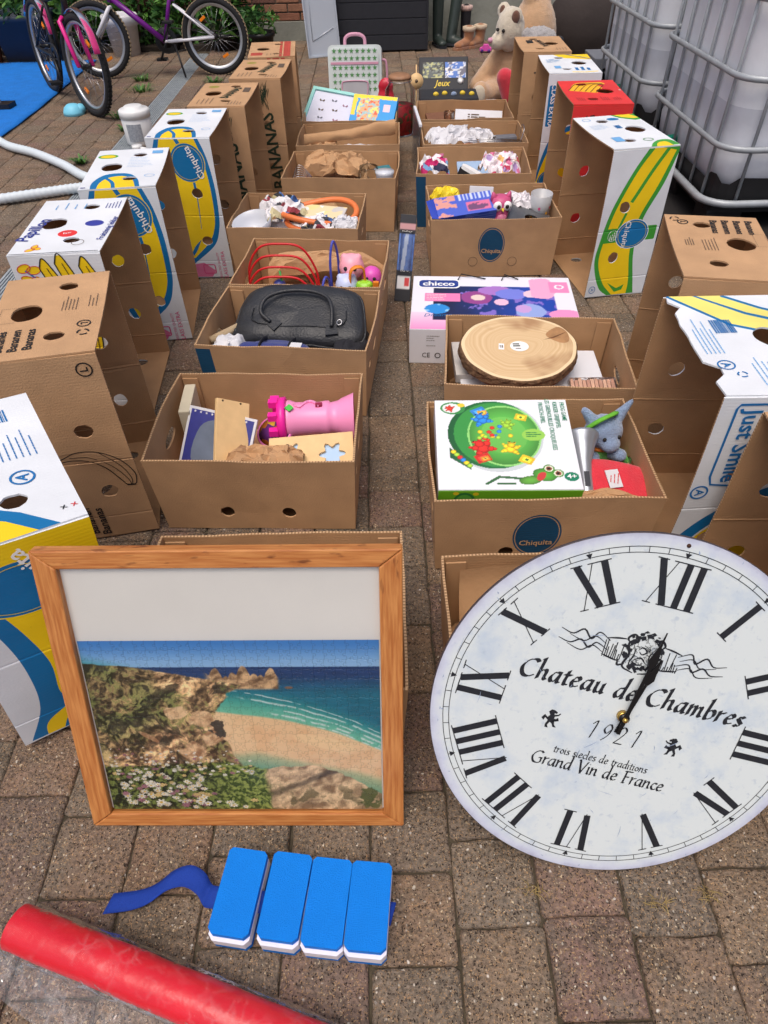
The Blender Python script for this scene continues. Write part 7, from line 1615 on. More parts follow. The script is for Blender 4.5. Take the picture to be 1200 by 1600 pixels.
# suitcase with stars
sc = thing('suitcase', 'white and pink trolley case with green stars standing at the back', 'suitcase', (-.118, 5.53, .002), rot=(R(-10), 0, R(-3)))
SW = pm('case_white', lin((206, 214, 212)), .5, .05); SPK = pm('case_pink', lin((206, 150, 172)), .6, .06); SGR = pm('case_star_green', lin((86, 142, 84)), .6, .05); SGY = pm('case_grey', lin((176, 176, 180)), .6, .08)
def rbox(name, w, d, h, r, mat, parent, y=0, z=0): 
    g = MB(); g.prism(rrect(-w / 2, 0, w / 2, h, r, 5), -d / 2, d / 2, mat, TR((0, y, z), (R(90), 0, 0))); return g.build(name, mat, parent, bevel=min(d * .2, .012))
rbox('shell', .37, .15, .315, .035, SW, sc, 0, .012); rbox('front_panel', .33, .02, .285, .03, SW, sc, -.078, .022)
g = MB()
for r_ in range(6):
    for k in range(8):
        z = .05 + .042 * r_ + (.0 if r_ < 4 else .012); 
        if r_ < 2 and 1 < k < 6: continue
        g.prism(star(-.14 + .04 * k, 0, .017), 0, .0015, SGR, TR((0, -.0885, z + .02), (R(90), 0, 0)))
tag(g.build('star_print', SGR, sc), kind='stuff')
g = MB(); g.box((0, -.089, .222), (.33, .006, .014), SPK); g.build('pink_band', SPK, sc); rbox('front_pocket', .20, .02, .10, .02, SGY, sc, -.092, .022)
g = MB(); g.tube(spline([(-.085, -.1025, .03), (-.09, -.1025, .09), (-.07, -.1025, .117), (.07, -.1025, .117), (.09, -.1025, .09), (.085, -.1025, .03)], 6), .004, 6, SPK); g.build('pocket_zip', SPK, sc)
g = MB(); g.tube(spline([(-.07, 0, .325), (-.065, 0, .365), (-.03, 0, .385), (.03, 0, .385), (.065, 0, .365), (.07, 0, .325)], 6), .011, 8, SPK); g.build('top_handle', SPK, sc)
g = MB(); g.tube(spline([(.185, -.02, .24), (.215, -.02, .225), (.22, -.02, .12), (.19, -.02, .10)], 6), .008, 8, SPK); g.build('side_handle', SPK, sc)
for s in (-1, 1):
    g = MB(); g.lathe([(0, -.01), (.018, -.01), (.018, .01), (0, .01)], 14, DARKW, TR((s * .13, .08, .018), (0, R(90), 0))); g.build('wheel', DARKW, sc)
# glass storage jar with red contents
jt = thing('storage_jar', 'tall clip-top glass jar with red contents beside the suitcase', 'jar', (.165, 4.70, .002))
RC = patchy('red_contents', [(190, 30, 40), (150, 20, 30), (90, 70, 40)], 40, .6, (176, 40, 44), .5)
g = MB(); g.lathe([(0, .006), (.078, .006), (.080, .16), (0, .165)], 24, RC); g.build('contents', RC, jt); g = MB(); g.lathe([(0, 0), (.086, 0), (.090, .01), (.090, .24), (.066, .275), (.066, .30)], 30, GLASS, None, cap=False); g.build('glass_body', GLASS, jt)
g = MB(); g.lathe([(.070, .298), (.070, .31), (.055, .32), (0, .322)], 26, pm('jar_lid', lin((150, 110, 80)), .5, .2, 30)); g.build('lid', None, jt); g = MB(); g.tube([(.071 * math.cos(a), .071 * math.sin(a), .288) for a in [k * PI / 12 for k in range(24)]], .002, 5, METAL, closed=True); g.build('clip_wire', METAL, jt)
pt_ = thing('pink_tub', 'pink and red bag of parts standing between suitcase and glass jar', 'packet', (.085, 5.02, .002)); blob('bag', [('b', (0, 0, .10), (.06, .045, .10)), ('b', (.0, .0, .19), (.05, .035, .05))], patchy('pinkred', [(214, 80, 100), (60, 50, 60), (190, 30, 50)], 18, .4, (206, 40, 60), .5), pt_, .012, 2)
wdsk = thing('wooden_disc', 'small pale wooden disc on a stick beside the jar', 'toy', (.285, 5.02, .002), rot=(R(-12), 0, 0))
g = MB(); g.lathe([(0, -.006), (.045, -.006), (.045, .006), (0, .006)], 26, BIRCH, TR((0, 0, .21), (R(90), 0, 0))); g.build('disc', BIRCH, wdsk); g = MB(); g.tube([(0, .002, 0), (0, .002, .30)], .004, 6, BIRCH); g.build('stick', BIRCH, wdsk); g = MB(); g.lathe([(.010, .007), (0, .008)], 12, IGREY, TR((0, 0, .21), (R(90), 0, 0))); g.build('hub', IGREY, wdsk)
# black display cases of tools leaning back
gm = thing('game_case', 'black case with five small photo panels and yellow script, behind the right row', 'case', (.475, 5.13, .002), rot=(R(-38), 0, R(-2)))
g = MB(); g.box((0, .03, .18), (.33, .055, .36), DARKW, None, .006); g.build('case_body', DARKW, gm)
def photo(seed, cols):
    def f(U, V):
        n = vnoise(U, V, 4, seed); m_ = vnoise(U, V, 9, seed + 1); c = np.zeros(U.shape + (3,)); c[:] = cols[0]; c[n > .45] = cols[1]; c[m_ > .6] = cols[2]; c[(n < .36)] = cols[3]; return c
    return f
for i, (x, z, w_, h_, cols) in enumerate(((-.07, .275, .14, .10, [(120, 130, 120), (70, 80, 80), (180, 180, 120), (40, 44, 40)]), (.08, .275, .14, .10, [(200, 206, 216), (60, 110, 190), (226, 226, 230), (90, 90, 110)]), (-.105, .095, .105, .11, [(214, 216, 200), (230, 226, 200), (90, 96, 110), (200, 200, 190)]), (.008, .095, .10, .11, [(140, 150, 130), (190, 180, 150), (170, 110, 90), (90, 100, 110)]), (.115, .095, .095, .11, [(130, 150, 140), (80, 100, 90), (200, 210, 200), (50, 60, 60)]))):
    raster('photo_panel', 20, 16, photo(70 + i, cols), lambda u, w, v, x=x, z=z, w_=w_, h_=h_: (x + (u - .5) * w_, .0012, z + (v - .5) * h_), gm)
ik = Ink(); ik.text('Jeux', -.01, .19, .055, IYEL, 0, shear=.3, bold=.015); ik.build('lettering', lambda u, q, v: (u, .0015 + q, v), gm); g = MB(); g.lathe([(.022, 0), (0, .001)], 18, IWHT, TR((.115, .001, .205), (R(90), 0, 0))); g.build('sticker', IWHT, gm)
gt = thing('tool_case', 'open black case with yellow pieces in front of the photo case', 'case', (.47, 4.78, .002), R(-2))
g = MB(); g.box((0, 0, .10), (.36, .24, .19), DARKW, None, .012); g.build('case_body', DARKW, gt)
for k in range(5): g = MB(); g.ball((-.08 + .055 * k, -.04 + .02 * (k % 2), .20), (.018, .014, .014), IYEL if k != 2 else PLG, None, 8, 6); g.build('piece', IYEL, gt)
lf_ = thing('clear_folder', 'clear plastic sheet standing upright against the left end of the rear right boxes', 'plastic sheet', (.222, 4.03, .002), rot=(0, R(3), R(2))); g = MB(); g.box((0, 0, .13), (.004, .36, .26), PLAST); g.build('sheet', PLAST, lf_); g = MB(); g.box((0, .0, .262), (.014, .36, .012), WCARD); g.build('top_strip', WCARD, lf_)
# boots and shoes on the back edge
RUB = pm('dark_green_rubber', lin((52, 62, 58)), .4, .15, 12); SUEDE = pm('tan_suede', lin((158, 104, 64)), .9, .12, 40, .3, 200, sheen=.4); FUR = pm('pink_fur', lin((206, 170, 158)), .95, .15, 60, .8, 200, sheen=.5); BLKS = pm('black_nylon', lin((36, 34, 38)), .6, .1)
def boot(name, label, x, y, rz, mat, h, s=1.0, tilt=0, cuff=None, sole=None):
    t = thing(name, label, 'boot', (x, y, .003), rot=(0, R(tilt), R(rz)))
    blob('upper', [('c', (0, 0, .05 * s), (0, .0, h), .045 * s, .052 * s), ('c', (0, 0, .045 * s), (.0, -.12 * s, .032 * s), .045 * s, .036 * s), ('b', (0, -.13 * s, .032 * s), (.044 * s, .05 * s, .03 * s))], mat, t, .009, 3)
    g = MB(); g.prism([(a * s, b * s) for a, b in [(-.036, .05), (.036, .05), (.044, -.05), (.046, -.13), (.03, -.18), (-.03, -.18), (-.046, -.13), (-.044, -.05)]], -.002, .018 * s, sole or DARKW); g.build('sole', None, t)
    if cuff: g = MB(); g.lathe([(.05 * s, h), (.062 * s, h + .01), (.062 * s, h + .035), (.045 * s, h + .04), (.03 * s, h + .01)], 20, cuff); g.build('cuff', cuff, t)
    return t
boot('rubber_boot', 'dark green rubber boot standing against the black storage box', .60, 7.36, 15, RUB, .36)
boot('rubber_boot', 'dark green rubber boot leaning to the right beside its twin', .71, 7.30, 55, RUB, .36, tilt=16)
boot('snow_boot', 'black snow boot with pink fur cuff behind the tan boots', .86, 7.45, 10, BLKS, .24, .95, cuff=FUR)
boot('ankle_boot', 'tan suede ankle boot, front one of the pair', .87, 7.22, -50, SUEDE, .12, .95, sole=SUEDE, cuff=pm('light_fleece', lin((206, 186, 160)), .95, .1, 60, .6, 200))
boot('ankle_boot', 'tan suede ankle boot, rear one of the pair', .98, 7.30, -45, SUEDE, .12, .95, sole=SUEDE, cuff=MATS['light_fleece'])
tcx = thing('toy_car', 'tiny pink and purple toy car on the pavers before the tan boots', 'toy car', (1.0, 7.02, .003), R(80)); PC = pm('toy_pink', lin((226, 90, 180)), .35); g = MB(); g.prism([(-.05, .01), (.05, .01), (.05, .03), (.03, .035), (.02, .055), (-.02, .055), (-.035, .035), (-.05, .03)], -.025, .025, PC, TR((0, 0, 0), (R(90), 0, R(90)))); g.build('body', PC, tcx, bevel=.004)
for a in (-.03, .03):
    for b in (-.025, .025): g = MB(); g.lathe([(0, -.006), (.013, -.006), (.013, .006), (0, .006)], 12, pm('toy_purple', lin((90, 50, 130)), .4), TR((b, a, .013), (0, R(90), 0))); g.build('wheel', None, tcx)
SLP = pm('slipper_grey', lin((160, 174, 186)), .9, .12, 40, .4, 150, sheen=.4)
for x, y, rz, lb in ((1.22, 6.98, 30, 'grey-blue fluffy slipper lying on its side, nearer the tan boots'), (1.32, 7.12, 75, 'grey-blue fluffy slipper lying behind the other one')):
    t = thing('slipper', lb, 'slipper', (x, y, .045), rot=(R(80), 0, R(rz))); blob('upper', [('b', (0, -.05, .02), (.055, .08, .05)), ('b', (0, .05, .0), (.045, .07, .02))], SLP, t, .01, 3, .003); g = MB(); g.lathe([(.034, 0), (.03, .004), (0, .004)], 18, DARKW, TR((0, -.02, .066), (R(20), 0, 0))); g.build('opening', DARKW, t)
# plush bears
BEI = pm('beige_plush', lin((198, 158, 118)), .95, .1, 30, .7, 160, sheen=.6); CRM = pm('cream_plush', lin((206, 194, 172)), .95, .08, 30, .7, 160, sheen=.6); BRN = pm('brown_plush', lin((104, 66, 48)), .95, .1, 30, .5, 160, sheen=.4); GRP = pm('grey_plush', lin((160, 156, 156)), .95, .2, 50, .9, 160, sheen=.6); HEART = pm('red_velvet', lin((196, 12, 44)), .8, .1, 30, .2, 160, sheen=.5)
b1 = thing('teddy_bear', 'big beige teddy bear with cream face sitting behind the boxes', 'teddy bear', (.965, 5.42, .0), R(-8))
blob('body', [('b', (0, .05, .18), (.15, .13, .18)), ('c', (-.10, .0, .27), (-.24, -.06, .10), .055, .05), ('c', (.10, .0, .27), (.2, -.1, .14), .055, .05), ('c', (-.07, -.02, .08), (-.19, -.18, .07), .075, .065), ('c', (.07, -.02, .08), (.15, -.2, .07), .075, .065), ('b', (-.205, -.21, .085), (.06, .05, .08)), ('b', (.165, -.23, .085), (.06, .05, .08))], BEI, b1, .014, 3, .004)
blob('head', [('b', (-.04, -.04, .42), (.095, .10, .125)), ('b', (-.115, -.09, .36), (.055, .05, .05)), ('b', (-.015, -.09, .495), (.05, .035, .055)), ('b', (-.09, .03, .51), (.045, .035, .05))], CRM, b1, .012, 3, .004)
for c, r in (((-.013, -.118, .497), (.027, .014, .036)), ((-.098, .004, .515), (.02, .014, .03))): g = MB(); g.ball(c, r, BRN); g.build('inner_ear', BRN, b1)
g = MB(); g.ball((-.165, -.115, .372), (.018, .02, .016), SPK); g.build('nose', BRN, b1)
for c in ((-.122, -.115, .43), (-.085, -.13, .425)): g = MB(); g.ball(c, .011, IBLK, None, 8, 6); g.build('eye', IBLK, b1)
for c in ((-.215, -.245, .085), (.17, -.265, .085)): g = MB(); g.ball(c, (.045, .02, .06), CRM); g.build('paw_pad', CRM, b1)
hp = thing('heart_cushion', 'red velvet heart cushion held by the big teddy bear', 'cushion', (.905, 5.13, .07), R(-12)); blob('cushion', [('c', (0, 0, .02), (-.035, 0, .13), .045, .055), ('c', (0, 0, .02), (.035, 0, .13), .045, .055)], HEART, hp, .009, 4)
b2 = thing('plush_rabbit', 'large beige plush lying face down with its foot in the air', 'plush toy', (1.14, 5.72, .0), R(10)); blob('body', [('b', (0, 0, .30), (.17, .15, .27)), ('c', (-.05, -.02, .48), (-.06, -.02, .64), .05, .045), ('c', (.06, .0, .5), (.06, .0, .66), .045, .04), ('b', (-.05, -.05, .64), (.055, .05, .06))], BEI, b2, .015, 3, .004)
b3 = thing('plush_dog', 'shaggy grey plush dog lying over the beige one', 'plush toy', (1.10, 5.36, .0), R(20)); blob('body', [('b', (0, .02, .2), (.15, .13, .20)), ('b', (.0, -.02, .36), (.13, .11, .08)), ('c', (-.09, -.02, .40), (-.07, -.05, .30), .04, .03)], GRP, b3, .013, 2, .010); g = MB(); g.ball((.12, -.08, .36), (.035, .03, .028), DARKW); g.build('nose', DARKW, b3)
b4 = thing('plush_tail', 'small shaggy grey plush at the foot of the teddy bear', 'plush toy', (.80, 5.13, .0), R(0)); blob('body', [('b', (0, 0, .035), (.10, .06, .04)), ('b', (-.08, -.02, .04), (.04, .04, .04))], GRP, b4, .009, 2, .008); g = MB(); g.ball((-.115, -.035, .045), (.012, .012, .012), BEI, None, 8, 6); g.build('nose', BEI, b4)
# dark covered chair and grey step at right back
dcv = thing('dark_cover', 'dark brown rounded cover standing behind the plush toys', 'cover', (1.66, 6.0, .0)); COV = pm('dark_brown_cover', lin((52, 44, 42)), .8, .1, 8, .2, 40)
blob('cover', [('b', (0, 0, .30), (.40, .25, .34)), ('b', (.1, 0, .15), (.40, .25, .2))], COV, dcv, .03, 4)
gst = thing('grey_crate', 'grey plastic crate edge beside the far tank', 'crate', (1.72, 5.50, 0)); GPL = pm('grey_plastic', lin((120, 124, 132)), .5, .06); 
for z in (.06, .14, .22): g = MB(); g.box((0, 0, z), (.42, .3, .06), GPL, None, .006); g.build('slat', GPL, gst)

# ================================================================== intermediate bulk containers
GALV = pm('galvanised_steel', lin((168, 174, 178)), .45, .12, 20, metal=.25); HDPE = pm('milky_tank', lin((220, 223, 228)), .5, .08, 4, .2, 14); BPL = pm('black_plastic_pallet', lin((26, 26, 28)), .5, .15, 12); LIQ = pm('tank_liquid_band', lin((194, 198, 206)), .45, .14, 6, .25, 14)
def ibc(label, x, y):
    t = thing('bulk_container', label, 'water tank', (x, y, .002), 0, 'caged water tanks'); W_, D_, H_ = 1.2, 1.0, 1.16
    def ring_(ins, z, r=.13): return [(a, b, z) for a, b in rrect(ins, ins, W_ - ins, D_ - ins, r, 6)]
    lv = [(.06, .17), (.035, .20), (.028, .30), (.035, .315), (.026, .45), (.026, .80), (.034, 1.06), (.08, 1.12), (.20, 1.14)]
    rings_mesh('filled_zone', [ring_(i, z) for i, z in lv[:4]] + [ring_(.026, .45), ring_(.026, .50)], LIQ, t, True, False); rings_mesh('tank', [ring_(.026, .50), ring_(.026, .80)] + [ring_(i, z) for i, z in lv[6:]], HDPE, t, False, True)
    g = MB(); g.lathe([(.11, 1.13), (.11, 1.18), (0, 1.185)], 22, BPL, TR((.6, .5, 0))); g.build('screw_lid', BPL, t)
    def loop(z, r, ins, n=8):
        return [Vector((a, b, z)) for a, b in rrect(ins, ins, W_ - ins, D_ - ins, .12, 5)]
    for z in (.36, .61, .86, 1.10): g = MB(); g.tube(loop(z, 0, 0), .0095, 8, GALV, closed=True, flat=1.3); g.build('cage_rail', GALV, t)
    for z in (.15,): g = MB(); g.tube(loop(z, 0, -.015), .016, 8, GALV, closed=True); g.build('base_rail', GALV, t)
    fm = MB(); fm.tube([(0, 0, .14), (0, 0, 1.11)], .0075, 8, GALV); vm = None
    px = [.12 + .192 * k for k in range(6)]; py = [.12 + .152 * k for k in range(6)]
    for (a, b) in [(q, .013) for q in px] + [(q, D_ - .013) for q in px] + [(.013, q) for q in py] + [(W_ - .013, q) for q in py]:
        if vm is None: o = fm.build('cage_bar', GALV, t, (a, b, 0)); vm = o.data
        else: obj('cage_bar', vm, t, (a, b, 0))
    for a in (.10, W_ / 2, W_ - .10):
        for b in (.10, D_ / 2, D_ - .10): g = MB(); g.box((a, b, .055), (.16, .14, .11), BPL, None, .008); g.build('pallet_block', BPL, t)
    g = MB(); g.prism(rrect(0, 0, W_, D_, .10, 4), .11, .135, BPL); g.build('pallet_deck', BPL, t)
    # black protective pan round the foot of the tank, notched upper edge
    o_ = rrect(.02, .02, W_ - .02, D_ - .02, .13, 6); n = len(o_); zt = [(.245 if (k // 2) % 2 else .215) for k in range(n)]
    g = MB(); g.add([(a, b, .137) for a, b in o_] + [(a, b, zt[k]) for k, (a, b) in enumerate(o_)], [(k, (k + 1) % n, n + (k + 1) % n, n + k) for k in range(n)], BPL); g.build('foot_pan', BPL, t)
    return t
ibc('caged white water tank nearer the camera at right', 1.45, 3.0); ibc('caged white water tank farther back at right', 1.45, 4.12)
for i, (y, lb) in enumerate(((3.62, 'short green hose at the foot of the nearer tank'), (4.62, 'short green hose at the foot of the farther tank'))):
    g = MB(); g.tube(spline([(1.60, y, .24), (1.44, y - .02, .235), (1.34, y - .06, .21), (1.26, y - .08, .205)], 6), .025, 10, pm('green_hose', lin((0, 120, 96)), .4, .1)); tag(g.build('green_hose', None), lb, 'hose')
g = MB(); g.box((2.2, 3.7, .02), (1.9, 2.7, .04), pm('dark_base', lin((30, 28, 28)), .9, .2), None, .01); 
tag(g.build('tank_plinth', None), 'low dark base slab under the two caged tanks', 'slab', None)

# ================================================================== bicycles
TYRE = pm('tyre_rubber', lin((30, 30, 32)), .8, .15, 60, .4, 200); RIM = pm('alloy_rim', lin((190, 192, 194)), .35, .05, metal=.8); BKM = pm('black_metal', lin((28, 28, 30)), .4, .05); WHP = pm('white_paint', lin((222, 222, 228)), .35, .03); PUR = pm('purple_paint', lin((110, 26, 130)), .3, .05); PNK = pm('hot_pink_paint', lin((224, 40, 140)), .3, .04); REFL = pm('orange_reflector', lin((236, 130, 20)), .25, .05); TANW = pm('tan_sidewall', lin((170, 150, 120)), .8, .08)
def bike(label, rx, ry, ang, r, wb, main, stay, fork, fgu=None, lean=0, tan=False, steer=0):
    """wheels in the local x-z plane; rear axle at x = 0, front axle at x = wb"""
    t = thing('bicycle', label, 'bicycle', (rx, ry, .002), rot=(R(lean), 0, R(ang)))
    def tb(name, p, rad, mat): g = MB(); g.tube(p, rad, 10, mat); return g.build(name, mat, t)
    BBx, BBz = wb * .43, r * .92; HX, HZ = wb * .80, r * 2.35; SX, SZ = wb * .28, r * 2.5
    for x, nm in ((0, 'rear_wheel'), (wb, 'front_wheel')):
        g = MB(); cs = 56; tp = [(r - .022, 0)] 
        M = TR((0, 0, 0), (R(90), 0, 0)); w = [(r - .040, -.013), (r - .030, -.021), (r - .012, -.020), (r - .002, -.010), (r, 0), (r - .002, .010), (r - .012, .020), (r - .030, .021), (r - .040, .013), (r - .040, -.013)]
        g.lathe(w, cs, TYRE, M, True, False)
        st = 0 if nm[0] == 'r' else steer
        wh = g.build(nm, TYRE, t, (x, 0, r), (0, 0, R(st)))
        g = MB(); kb = MB()
        for k in range(60):
            a = 2 * PI * k / 60
            for s in (-1, 1): kb.box((r + .001, s * .009, 0), (.006, .010, .014), TANW if tan else TYRE, Matrix.Rotation(a + (.05 if s > 0 else 0), 4, 'Y'))
        kb.build('tread', TANW if tan else TYRE, wh)
        if False:
            for s in (-1, 1): g = MB(); g.lathe([(r - .030, s * .0215), (r - .012, s * .0205)], cs, TANW, M, True, False); g.build('sidewall', TANW, wh)
        g = MB(); g.lathe([(r - .041, -.012), (r - .041, .012), (r - .058, .010), (r - .062, 0), (r - .058, -.010), (r - .041, -.012)], cs, RIM, M, True, False); g.build('rim', RIM, wh)
        g = MB(); g.lathe([(.012, -.035), (.022, -.028), (.014, -.02), (.014, .02), (.022, .028), (.012, .035)], 14, BKM, M); g.build('hub', BKM, wh)
        g = MB()
        for k in range(24):
            a = 2 * PI * k / 24; s = 1 if k % 2 else -1; b = a + .5 * (1 if k % 4 < 2 else -1); g.tube([(.018 * math.cos(b), s * .026, .018 * math.sin(b)), ((r - .058) * math.cos(a), 0, (r - .058) * math.sin(a))], .0010, 4, METAL)
        g.build('spokes', METAL, wh)
        for a in (.6, 3.6): g = MB(); g.box((0, 0, (r - .06) * .72), (.05, .012, .02), REFL, Matrix.Rotation(a, 4, 'Y'), .003); g.build('reflector', REFL, wh)
    tb('down_tube', [(BBx, 0, BBz), (HX + .01, 0, HZ - .08)], .020, main); tb('top_tube', [(SX + .01, 0, SZ - .14), (HX, 0, HZ - .02)], .015, main); tb('seat_tube', [(BBx, 0, BBz), (SX, 0, SZ)], .015, main); tb('head_tube', [(HX + .02, 0, HZ - .11), (HX - .012, 0, HZ + .03)], .021, main)
    for s in (-1, 1):
        tb('chain_stay', [(0, s * .055, r), (BBx - .06, s * .03, BBz + .0), (BBx, s * .02, BBz)], .010, stay); tb('seat_stay', [(0, s * .055, r), (SX + .025, s * .018, SZ - .17)], .008, stay)
    fk = bpy.data.objects.new('fork', None); FX, FZ = HX + .03, HZ - .14
    for s in (-1, 1): 
        q = Matrix.Rotation(R(steer), 4, 'Z'); p = [Vector((0, s * .05, r)), Vector((FX - wb + .01, s * .05, FZ - .02)), Vector((FX - wb, s * .02, FZ))]; tb('fork_blade', [Vector((wb, 0, 0)) + q @ v for v in p], .014, fork)
    tb('stem', [(HX - .012, 0, HZ + .03), (HX - .03, 0, HZ + .12), (HX + .02, 0, HZ + .15)], .013, BKM)
    q = Matrix.Rotation(R(steer), 4, 'Z'); tb('handlebar', [Vector((HX + .02, 0, HZ + .15)) + q @ Vector(v) for v in ((-.05, -.27, .03), (.0, -.1, .02), (0, 0, 0), (.0, .1, .02), (-.05, .27, .03))], .011, BKM)
    tb('seat_post', [(SX, 0, SZ), (SX - .02, 0, SZ + .10)], .012, RIM); g = MB(); g.add([(-.13, -.07, 0), (-.13, .07, 0), (-.03, .055, .0), (.13, .015, 0), (.13, -.015, 0), (-.03, -.055, 0), (-.12, -.06, .05), (-.12, .06, .05), (-.03, .03, .045), (.12, .01, .035), (.12, -.01, .035), (-.03, -.03, .045)], [(0, 1, 2, 3, 4, 5), (11, 10, 9, 8, 7, 6), (0, 6, 7, 1), (1, 7, 8, 2), (2, 8, 9, 3), (3, 9, 10, 4), (4, 10, 11, 5), (5, 11, 6, 0)], BKM, TR((SX - .02, 0, SZ + .09))); g.build('saddle', BKM, t, bevel=.012)
    g = MB(); g.lathe([(.05, -.004), (.085, -.003), (.088, 0), (.085, .003), (.05, .004), (.05, -.004)], 30, BKM, TR((BBx, -.045, BBz), (R(90), 0, 0)), cap=False)
    for k in range(5): a = k * 2 * PI / 5; g.tube([(BBx, -.045, BBz), (BBx + .06 * math.cos(a), -.045, BBz + .06 * math.sin(a))], .006, 6, BKM)
    g.build('chainring', BKM, t); g = MB(); cg = [(BBx + .086 * math.cos(a), -.045, BBz + .086 * math.sin(a)) for a in [PI * (-.5 + k / 10) for k in range(11)]] + [(.034 * math.cos(a), -.045, r + .034 * math.sin(a)) for a in [PI * (.5 + k / 8) for k in range(9)]]; g.tube(cg, .004, 5, BKM, closed=True); g.build('chain', BKM, t)
    for s, a in ((-1, -60), (1, 120)):
        ex, ez = BBx + .15 * math.cos(R(a)), BBz + .15 * math.sin(R(a)); tb('crank', [(BBx, s * .055, BBz), (ex, s * .06, ez)], .009, BKM); g = MB(); g.box((ex, s * .11, ez), (.08, .08, .02), BKM, None, .004); g.build('pedal', BKM, t)
    if fgu:
        for x, a0_, a1_, in ((0, 20, 150), (wb, 20, 120)): g = MB(); g.tube([(x + (r + .02) * math.cos(R(a0_ + (a1_ - a0_) * k / 14)), 0, r + (r + .02) * math.sin(R(a0_ + (a1_ - a0_) * k / 14))) for k in range(15)], .024, 8, fgu, None, flat=.3); g.build('mudguard', fgu, t, None, None)
    tb('kickstand', [(BBx - .08, .04, BBz - .02), (BBx - .14, .13, .005)], .008, BKM)
    return t
bike('purple and white bicycle standing side-on at the back left', -1.235, 6.43, 181, .255, .93, PUR, WHP, WHP, tan=True, lean=4)
bike('pink and black bicycle facing the camera on the blue mat', -2.45, 6.02, -54, .29, .90, BKM, BKM, PNK, clear_mat('pink_guard', (.8, .4, .6), .2, .2, .75, (.7, .06, .25)), lean=-4, steer=8)

# ================================================================== left side: mat, hose, tubs, pots
MATBL = pm('blue_mat', lin((10, 110, 196)), .75, .12, 16, .4, 60)
def tarp(u, v): x = -3.6 + 1.19 * u; y = 4.62 + 2.45 * v; return (x + .02 * math.sin(5 * v), y - .5 * (1 - u) * .1, .012 + .004 * mnoise.noise(Vector((x * 5, y * 5, 0))))
o = sheet('blue_mat', 24, 40, tarp, MATBL, None, True, .006); tag(o, 'bright blue ground mat on the pavers at the left edge', 'mat')
pl = thing('pool_stand', 'white metal pool stand with black foot standing on the blue mat', 'pool stand', (-2.66, 5.53, .016)); g = MB(); g.tube([(-.02, 0, .02), (-.10, .02, .62)], .02, 10, WHP); g.build('leg', WHP, pl); g = MB(); g.prism([(-.07, -.06), (.07, -.06), (.08, .05), (-.08, .05)], .0, .03, BKM); g.build('foot', BKM, pl, bevel=.006)
HOS = pm('white_hose', lin((206, 216, 222)), .5, .05)
P = spline([(-3.0, 5.15, .03), (-2.66, 4.98, .03), (-2.44, 4.78, .03), (-2.25, 4.56, .03), (-2.03, 4.40, .03), (-1.78, 4.16, .032), (-1.60, 3.96, .03), (-1.40, 3.84, .03), (-1.32, 3.80, .03), (-1.42, 3.80, .03), (-1.58, 3.78, .03), (-1.80, 3.70, .03), (-2.05, 3.61, .03), (-2.4, 3.52, .03)], 26)
P = [v for v in P]
g = MB(); g.tube(P, [.024 + .0022 * math.sin(i * 2.1) for i in range(len(P))], 10, HOS); tag(g.build('pool_hose', HOS), 'long white ribbed pool hose looping over the pavers at left', 'hose')
tu = thing('chlorine_tub', 'white round plastic tub with grey label near the hose', 'tub', (-1.455, 4.64, .002)); WPL = pm('white_plastic', lin((222, 224, 224)), .4, .03); g = MB(); g.lathe([(0, 0), (.078, 0), (.085, .012), (.088, .15), (.08, .158)], 30, WPL); g.build('tub_body', WPL, tu); g = MB(); g.lathe([(.092, .150), (.092, .185), (.084, .192), (.06, .193), (.055, .205), (.05, .208), (0, .206)], 30, WPL); g.build('screw_lid', WPL, tu); g = MB(); g.lathe([(.0872, .03), (.0885, .125)], 10, pm('grey_label', lin((150, 156, 164)), .5, .25, 90), None, True, False, R(-120), R(-60)); g.build('label_patch', None, tu)
ft = thing('hose_fitting', 'small white plastic hose fitting beside the white tub', 'fitting', (-1.42, 4.42, .002)); g = MB(); g.lathe([(0, 0), (.02, 0), (.02, .03), (.03, .032), (.03, .05), (0, .05)], 14, WPL); g.tube([(0, 0, .03), (.06, -.02, .03)], .013, 10, WPL); g.build('fitting_body', WPL, ft)
bl_ = thing('blue_dome', 'small pale blue rounded plastic shell on the pavers', 'toy', (-2.10, 5.36, .0)); g = MB(); g.lathe([(.072, .0), (.07, .02), (.058, .045), (.035, .062), (0, .068)], 20, pm('pale_blue', lin((120, 200, 226)), .45, .08)); g.build('shell', None, bl_); g = MB(); g.ball((.045, .02, .03), (.04, .05, .03), MATS['pale_blue']); g.build('bump', None, bl_)
for x, y, s, lb in ((-2.22, 7.32, 1.0, 'white plastic bucket standing behind the bicycles'),):
    t = thing('bucket', lb, 'bucket', (x, y, .002)); g = MB(); g.lathe([(0, 0), (.115, 0), (.14, .22), (.155, .22), (.16, .29), (.15, .30), (.14, .29), (.13, .23), (.11, .01), (0, .01)], 30, pm('bucket_white', lin((206, 206, 208)), .5, .08, 20)); g.build('bucket_body', None, t)
POT = pm('dark_blue_pot', lin((56, 66, 82)), .6, .1); TER = pm('terracotta_pot', lin((150, 92, 68)), .8, .12); LEAF = [pm('leaf_%d' % i, lin(c), .55, .25, 30) for i, c in enumerate(((62, 104, 40), (84, 128, 52), (44, 84, 36)))]
